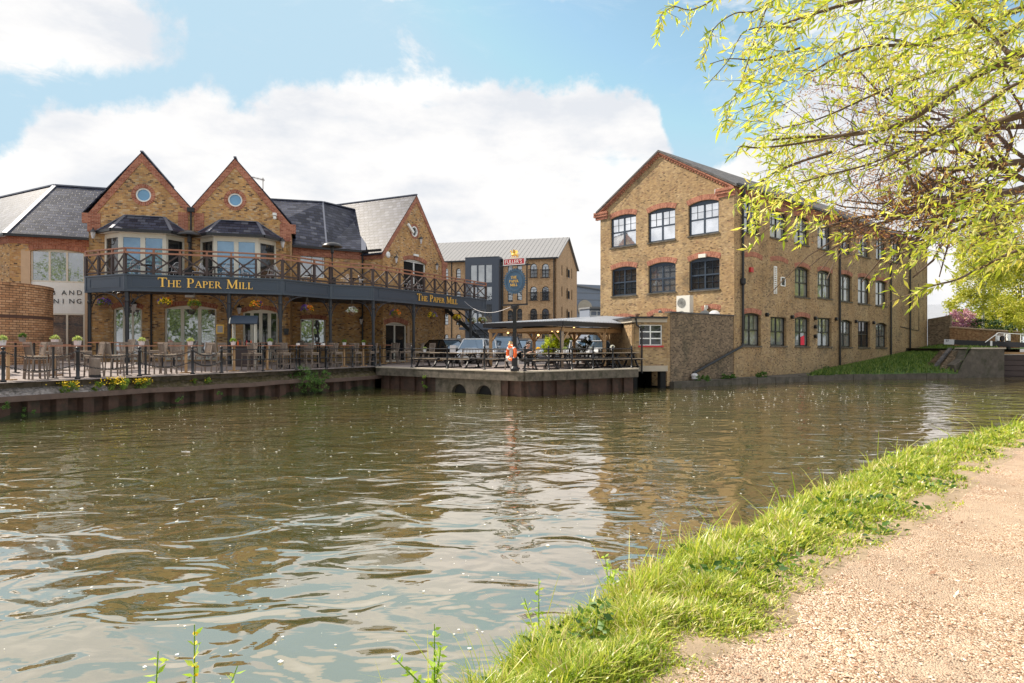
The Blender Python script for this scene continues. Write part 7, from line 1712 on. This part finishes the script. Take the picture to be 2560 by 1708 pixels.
# trees on the towpath side behind the camera, seen only in windows
for k, (x, y, s) in enumerate(((-24, -14, 1.1), (-12, -17, 1.3), (2, -15, 1.2), (16, -12, 1.2), (28, -4, 1.2))):
    bush([(x, y, 6.5 * s, 4.5 * s, 4 * s, 3.6 * s), (x + 2.5, y + 1, 4.6 * s, 3 * s, 3 * s, 2.2 * s), (x - 3, y, 4.8 * s, 3 * s, 3 * s, 2.4 * s)], 2600, .62, 'midtree', ['broad green towpath tree reflected at the left of the pub doors', 'tall towpath tree mirrored in the glazed pub door', 'towpath tree mirrored in the bay windows', 'towpath tree mirrored in the mill windows', 'towpath tree mirrored in the far mill windows'][k], 40 + k, 'towpath_tree', 'tree', (x, y, .7, 6 * s, .3), ar=.6)

for k, (x, y, s) in enumerate(((50, 43, 1.2), (56, 52, 1.5), (68, 57, 1.6), (84, 63, 1.8))):
    bush([(x, y, 6.5 * s, 4.5 * s, 4 * s, 3.8 * s), (x + 2.5, y + 1, 4.2 * s, 3.4 * s, 3 * s, 2.4 * s), (x - 3, y - 1, 4.4 * s, 3.2 * s, 3 * s, 2.6 * s)], 3000, .75, 'springy' if k % 2 else 'midtree', ['nearest', 'second', 'third', 'furthest'][k] + ' towpath tree mirrored in the long side windows of the mill', 60 + k, 'towpath_tree', 'tree', (x, y, .7, 6 * s, .3), ar=.6)

# ------------------------------------------------------------------ the overhanging willow and the budding tree
wl = thing('willow', 'overhanging willow with bright yellow green leaves and catkins at the upper right', 'willow', (10.2, 7.0, .75)); O = Vector(wl.location)
trk = MB(); top = Vector((9.6, 7.3, 6.2)); trk.tube([O * 1 + Vector((0, 0, -.3)) - O, Vector((-.1, .1, 1.5)), Vector((-.3, .2, 3.2)), top - O], [.42, .34, .30, .22], 12)
limbs = [([(2560, 132), (2403, 211), (2350, 250), (2250, 311), (2114, 339), (2000, 343), (1930, 350)], 6.4, .034), ([(2543, 136), (2480, 90), (2421, 36), (2380, -20)], 5.6, .022), ([(2560, 285), (2428, 332), (2321, 371), (2257, 411)], 7.0, .045),
         ([(2560, 20), (2450, 60), (2300, 110), (2150, 120), (2010, 190)], 6.8, .03), ([(2560, -40), (2400, -30), (2200, -10), (2050, 30), (1930, 70)], 6.2, .03), ([(2560, 500), (2420, 560), (2330, 600), (2240, 640)], 6.2, .022), ([(2560, 620), (2440, 676), (2390, 700), (2330, 715), (2272, 738), (2200, 762)], 5.6, .012),
         ([(1990, -60), (1928, 0), (1895, 76), (1861, 181), (1848, 219), (1819, 274), (1817, 305)], 5.8, .008), ([(2000, -40), (1895, 25), (1836, 34), (1785, 72), (1768, 122), (1754, 147)], 6.0, .008), ([(1860, -70), (1781, 0), (1726, 25), (1684, 17), (1650, 42), (1648, 76)], 6.2, .008), ([(2000, 120), (1903, 150), (1827, 147), (1775, 160)], 6.1, .007), ([(1990, 70), (1868, 75), (1822, 150), (1773, 206)], 6.0, .005),
         ([(2150, 330), (1990, 360), (1895, 370), (1852, 366), (1840, 392)], 6.0, .009), ([(2080, 380), (1960, 420), (1890, 470), (1873, 560)], 5.6, .009), ([(2560, 200), (2400, 300), (2200, 400), (2060, 440), (1920, 480)], 5.9, .014), ([(2560, 60), (2380, 160), (2200, 230), (2040, 300), (1900, 330)], 6.6, .016)]
rng = np.random.default_rng(21); LC_, LS_, LD_ = [], [], []; CC, CS, CDn = [], [], []
def leaves_on(pts, dens, sz=.09):
    for a, b in zip(pts, pts[1:]):
        seg = b - a; n = max(1, int(seg.length * dens)); dr = seg.normalized()
        for k in range(n):
            p = a + seg * rng.random(); s = Vector(rng.normal(size=3)); s = (s - dr * s.dot(dr)).normalized(); q = dr * .75 + s * .75 + Vector((0, 0, -.25)); LC_.append(p); LS_.append(sz * rng.uniform(.55, 1.25)); LD_.append(q)
            if rng.random() < .20: CC.append(p); CS.append(sz * .75 * rng.uniform(.6, 1.1)); CDn.append(s * .8 + Vector((0, 0, .3)))
tw_ = MB(); lm = MB()
def strand(p, d, L, rad=.003, dens=34):
    pts = [p]; n = 6
    for k in range(n): d = (d + Vector((0, 0, -.085)) + Vector(rng.normal(size=3)) * .12).normalized(); pts.append(pts[-1] + d * L / n)
    tw_.tube(pts, [rad * (1 - .7 * k / n) for k in range(n + 1)], 3, False); leaves_on(pts, dens)
for pts, d, r in limbs:
    P3 = [at(x, y, d + .25 * math.sin(i * 1.7)) for i, (x, y) in enumerate(pts)]
    if pts[0][0] >= 2540 or r > .009: P3 = [top, at(2700, pts[0][1] - 30, d + .3)] + P3
    elif pts[0][1] < 0: P3 = [top, top + Vector((-1.5, -.6, 1.2)), P3[0] + Vector((.8, 0, .5))] + P3
    # smooth
    k = len(P3); Q = []
    for i in range(k - 1):
        a, b, c, e = P3[max(i - 1, 0)], P3[i], P3[i + 1], P3[min(i + 2, k - 1)]
        for j in range(4): f = j / 4; Q.append(.5 * ((2 * b) + (c - a) * f + (2 * a - 5 * b + 4 * c - e) * f * f + (3 * b - 3 * c + e - a) * f ** 3))
    Q.append(P3[-1]); lm.tube([q - O for q in Q], [max(.0035, r * (1.5 - 1.3 * i / len(Q))) for i in range(len(Q))], 7)
    thin = r < .013
    for i in range(8, len(Q) - 1):
        if thin: leaves_on([Q[i], Q[i + 1]], 26 if r != .005 else 4); 
        nst = 2 if not thin else (1 if rng.random() < .5 and r != .005 else 0)
        for _ in range(nst):
            dr = (Q[i + 1] - Q[i]).normalized(); strand(Q[i].copy(), (dr * .8 + Vector(rng.normal(size=3)) * .45).normalized(), rng.uniform(.25, .6) if not thin else rng.uniform(.08, .2))
# free strands filling the crown
yb = [-60, 0, 100, 200, 300, 400, 450, 520, 560, 600, 640, 700, 760]; xb = [1960, 1935, 1900, 1880, 1900, 1860, 1880, 1900, 2010, 2110, 2170, 2330, 2420]
def dens_w(x, y):
    if x < np.interp(y, yb, xb): return 0
    w = 1.0
    if 2000 < x < 2420 and 180 < y < 560: w = .30
    if x > 2350 and 180 < y < 520: w = .42
    if y > 430 and x < 2350: w = .22
    if 430 < y < 560 and x < 2080: w = .8
    if y > 600: w = .8 if x > 2400 else .15
    if y < 150: w = 1.0
    if x > 2250 and y < 200: w = 1.6
    if y > 700 and x < 2440: w = .15
    return w
cnt = 0
while cnt < 740:
    x, y = rng.uniform(1880, 2640), rng.uniform(-120, 660)
    if rng.random() * 1.6 > dens_w(x, y): continue
    d = rng.uniform(4.6, 7.8); p = at(x, y, d); strand(p, Vector((-.75 + rng.normal() * .35, rng.normal() * .35, -.10 + rng.normal() * .35)).normalized(), rng.uniform(.18, .5), .003, 38); cnt += 1
obj('trunk', trk, 'bark', wl); obj('limbs', lm, 'bark', wl, smooth=True)
tw_.v = [tuple(Vector(v) - O) for v in tw_.v]; obj('twigs', tw_, 'bark', wl)
card_cloud([p - O for p in LC_], LS_, LD_, .24, .6, 1, 'leaves', 'willow', wl); card_cloud([p - O for p in CC], CS, CDn, .22, .4, 2, 'catkins', 'catkin', wl)
print('willow leaves', len(LC_))
# budding tree with bare reddish twigs
bt = thing('budding_tree', 'bare branched tree with small copper buds behind the willow', 'tree', (15.5, 11.0, .7)); O2 = Vector(bt.location); rnd = random.Random(77); tm = MB(); bm2 = MB(); bc, bs_, bd = [], [], []
def grow(p, d, L, r, lev, up):
    n = 4 if lev else 5; pts = [p]; rs = [r]
    qx, qy = CX + FP * p.x / p.y, HY - FP * (p.z - HC) / p.y
    if qx < 1930 + 90 * rnd.random() or qy > 600 - (60 if qx < 2100 else 0) or qy < 150: return
    for k in range(n):
        d = (d + Vector((rnd.gauss(0, .16), rnd.gauss(0, .16), rnd.gauss(up + .03, .12)))).normalized(); pts.append(pts[-1] + d * L / n); rs.append(r * (1 - .5 * (k + 1) / n))
    (bm2 if lev < 2 else tm).tube(pts, rs, 5 if lev < 2 else 3, False)
    if lev >= 3:
        for q in pts[1:]:
            if rnd.random() < .5: bc.append(q); bs_.append(rnd.uniform(.03, .055)); bd.append(d + Vector((rnd.gauss(0, .5), rnd.gauss(0, .5), rnd.gauss(.3, .4))))
    if lev < 4:
        for k in range(1, n + 1):
            for _ in range(2 if lev in (1, 2) else (3 if lev == 0 else 1)):
                if rnd.random() < (.54 if lev else .8):
                    ax = Vector((rnd.gauss(0, 1), rnd.gauss(0, 1), rnd.gauss(0, 1))); nd = (d * .8 + (ax - d * ax.dot(d)).normalized() * .62).normalized(); grow(pts[k], nd, L * rnd.uniform(.42, .6), rs[k] * .55, lev + 1, up * .6)
tp2 = Vector((14.8, 11.2, 5.2))
for (x0, y0, d0), (x1, y1), r in (((2640, 390, 9.2), (2330, 470), .06), ((2640, 450, 8.8), (2250, 545), .065), ((2640, 300, 9.6), (2280, 400), .045), ((2640, 540, 8.6), (2330, 600), .045), ((2640, 200, 9.6), (2200, 250), .03), ((2500, 480, 8.9), (2060, 540), .035), ((2400, 380, 9.2), (2010, 350), .025), ((2350, 300, 9.3), (2000, 215), .02), ((2420, 520, 8.7), (2150, 600), .03)):
    a, b = at(x0, y0, d0), at(x1, y1, d0 - .4)
    if x0 > 2600: bm2.tube([tp2, (tp2 + a) / 2 + Vector((0, 0, .3)), a], [r * 1.8, r * 1.4, r], 7, False)
    grow(a, (b - a).normalized(), (b - a).length * 1.0, r, 0, .0)
bm2.tube([O2 + Vector((0, 0, -.3)), O2 + Vector((-.2, .1, 2.2)), tp2], [.35, .28, .2], 12)
for m_ in (tm, bm2): m_.v = [tuple(Vector(v) - O2) for v in m_.v]
obj('branches', bm2, 'bark', bt); obj('twigs', tm, 'twigred', bt); card_cloud([p - O2 for p in bc], bs_, bd, .35, .5, 5, 'buds', 'bud', bt)
print('twig faces', len(tm.f), 'buds', len(bc))
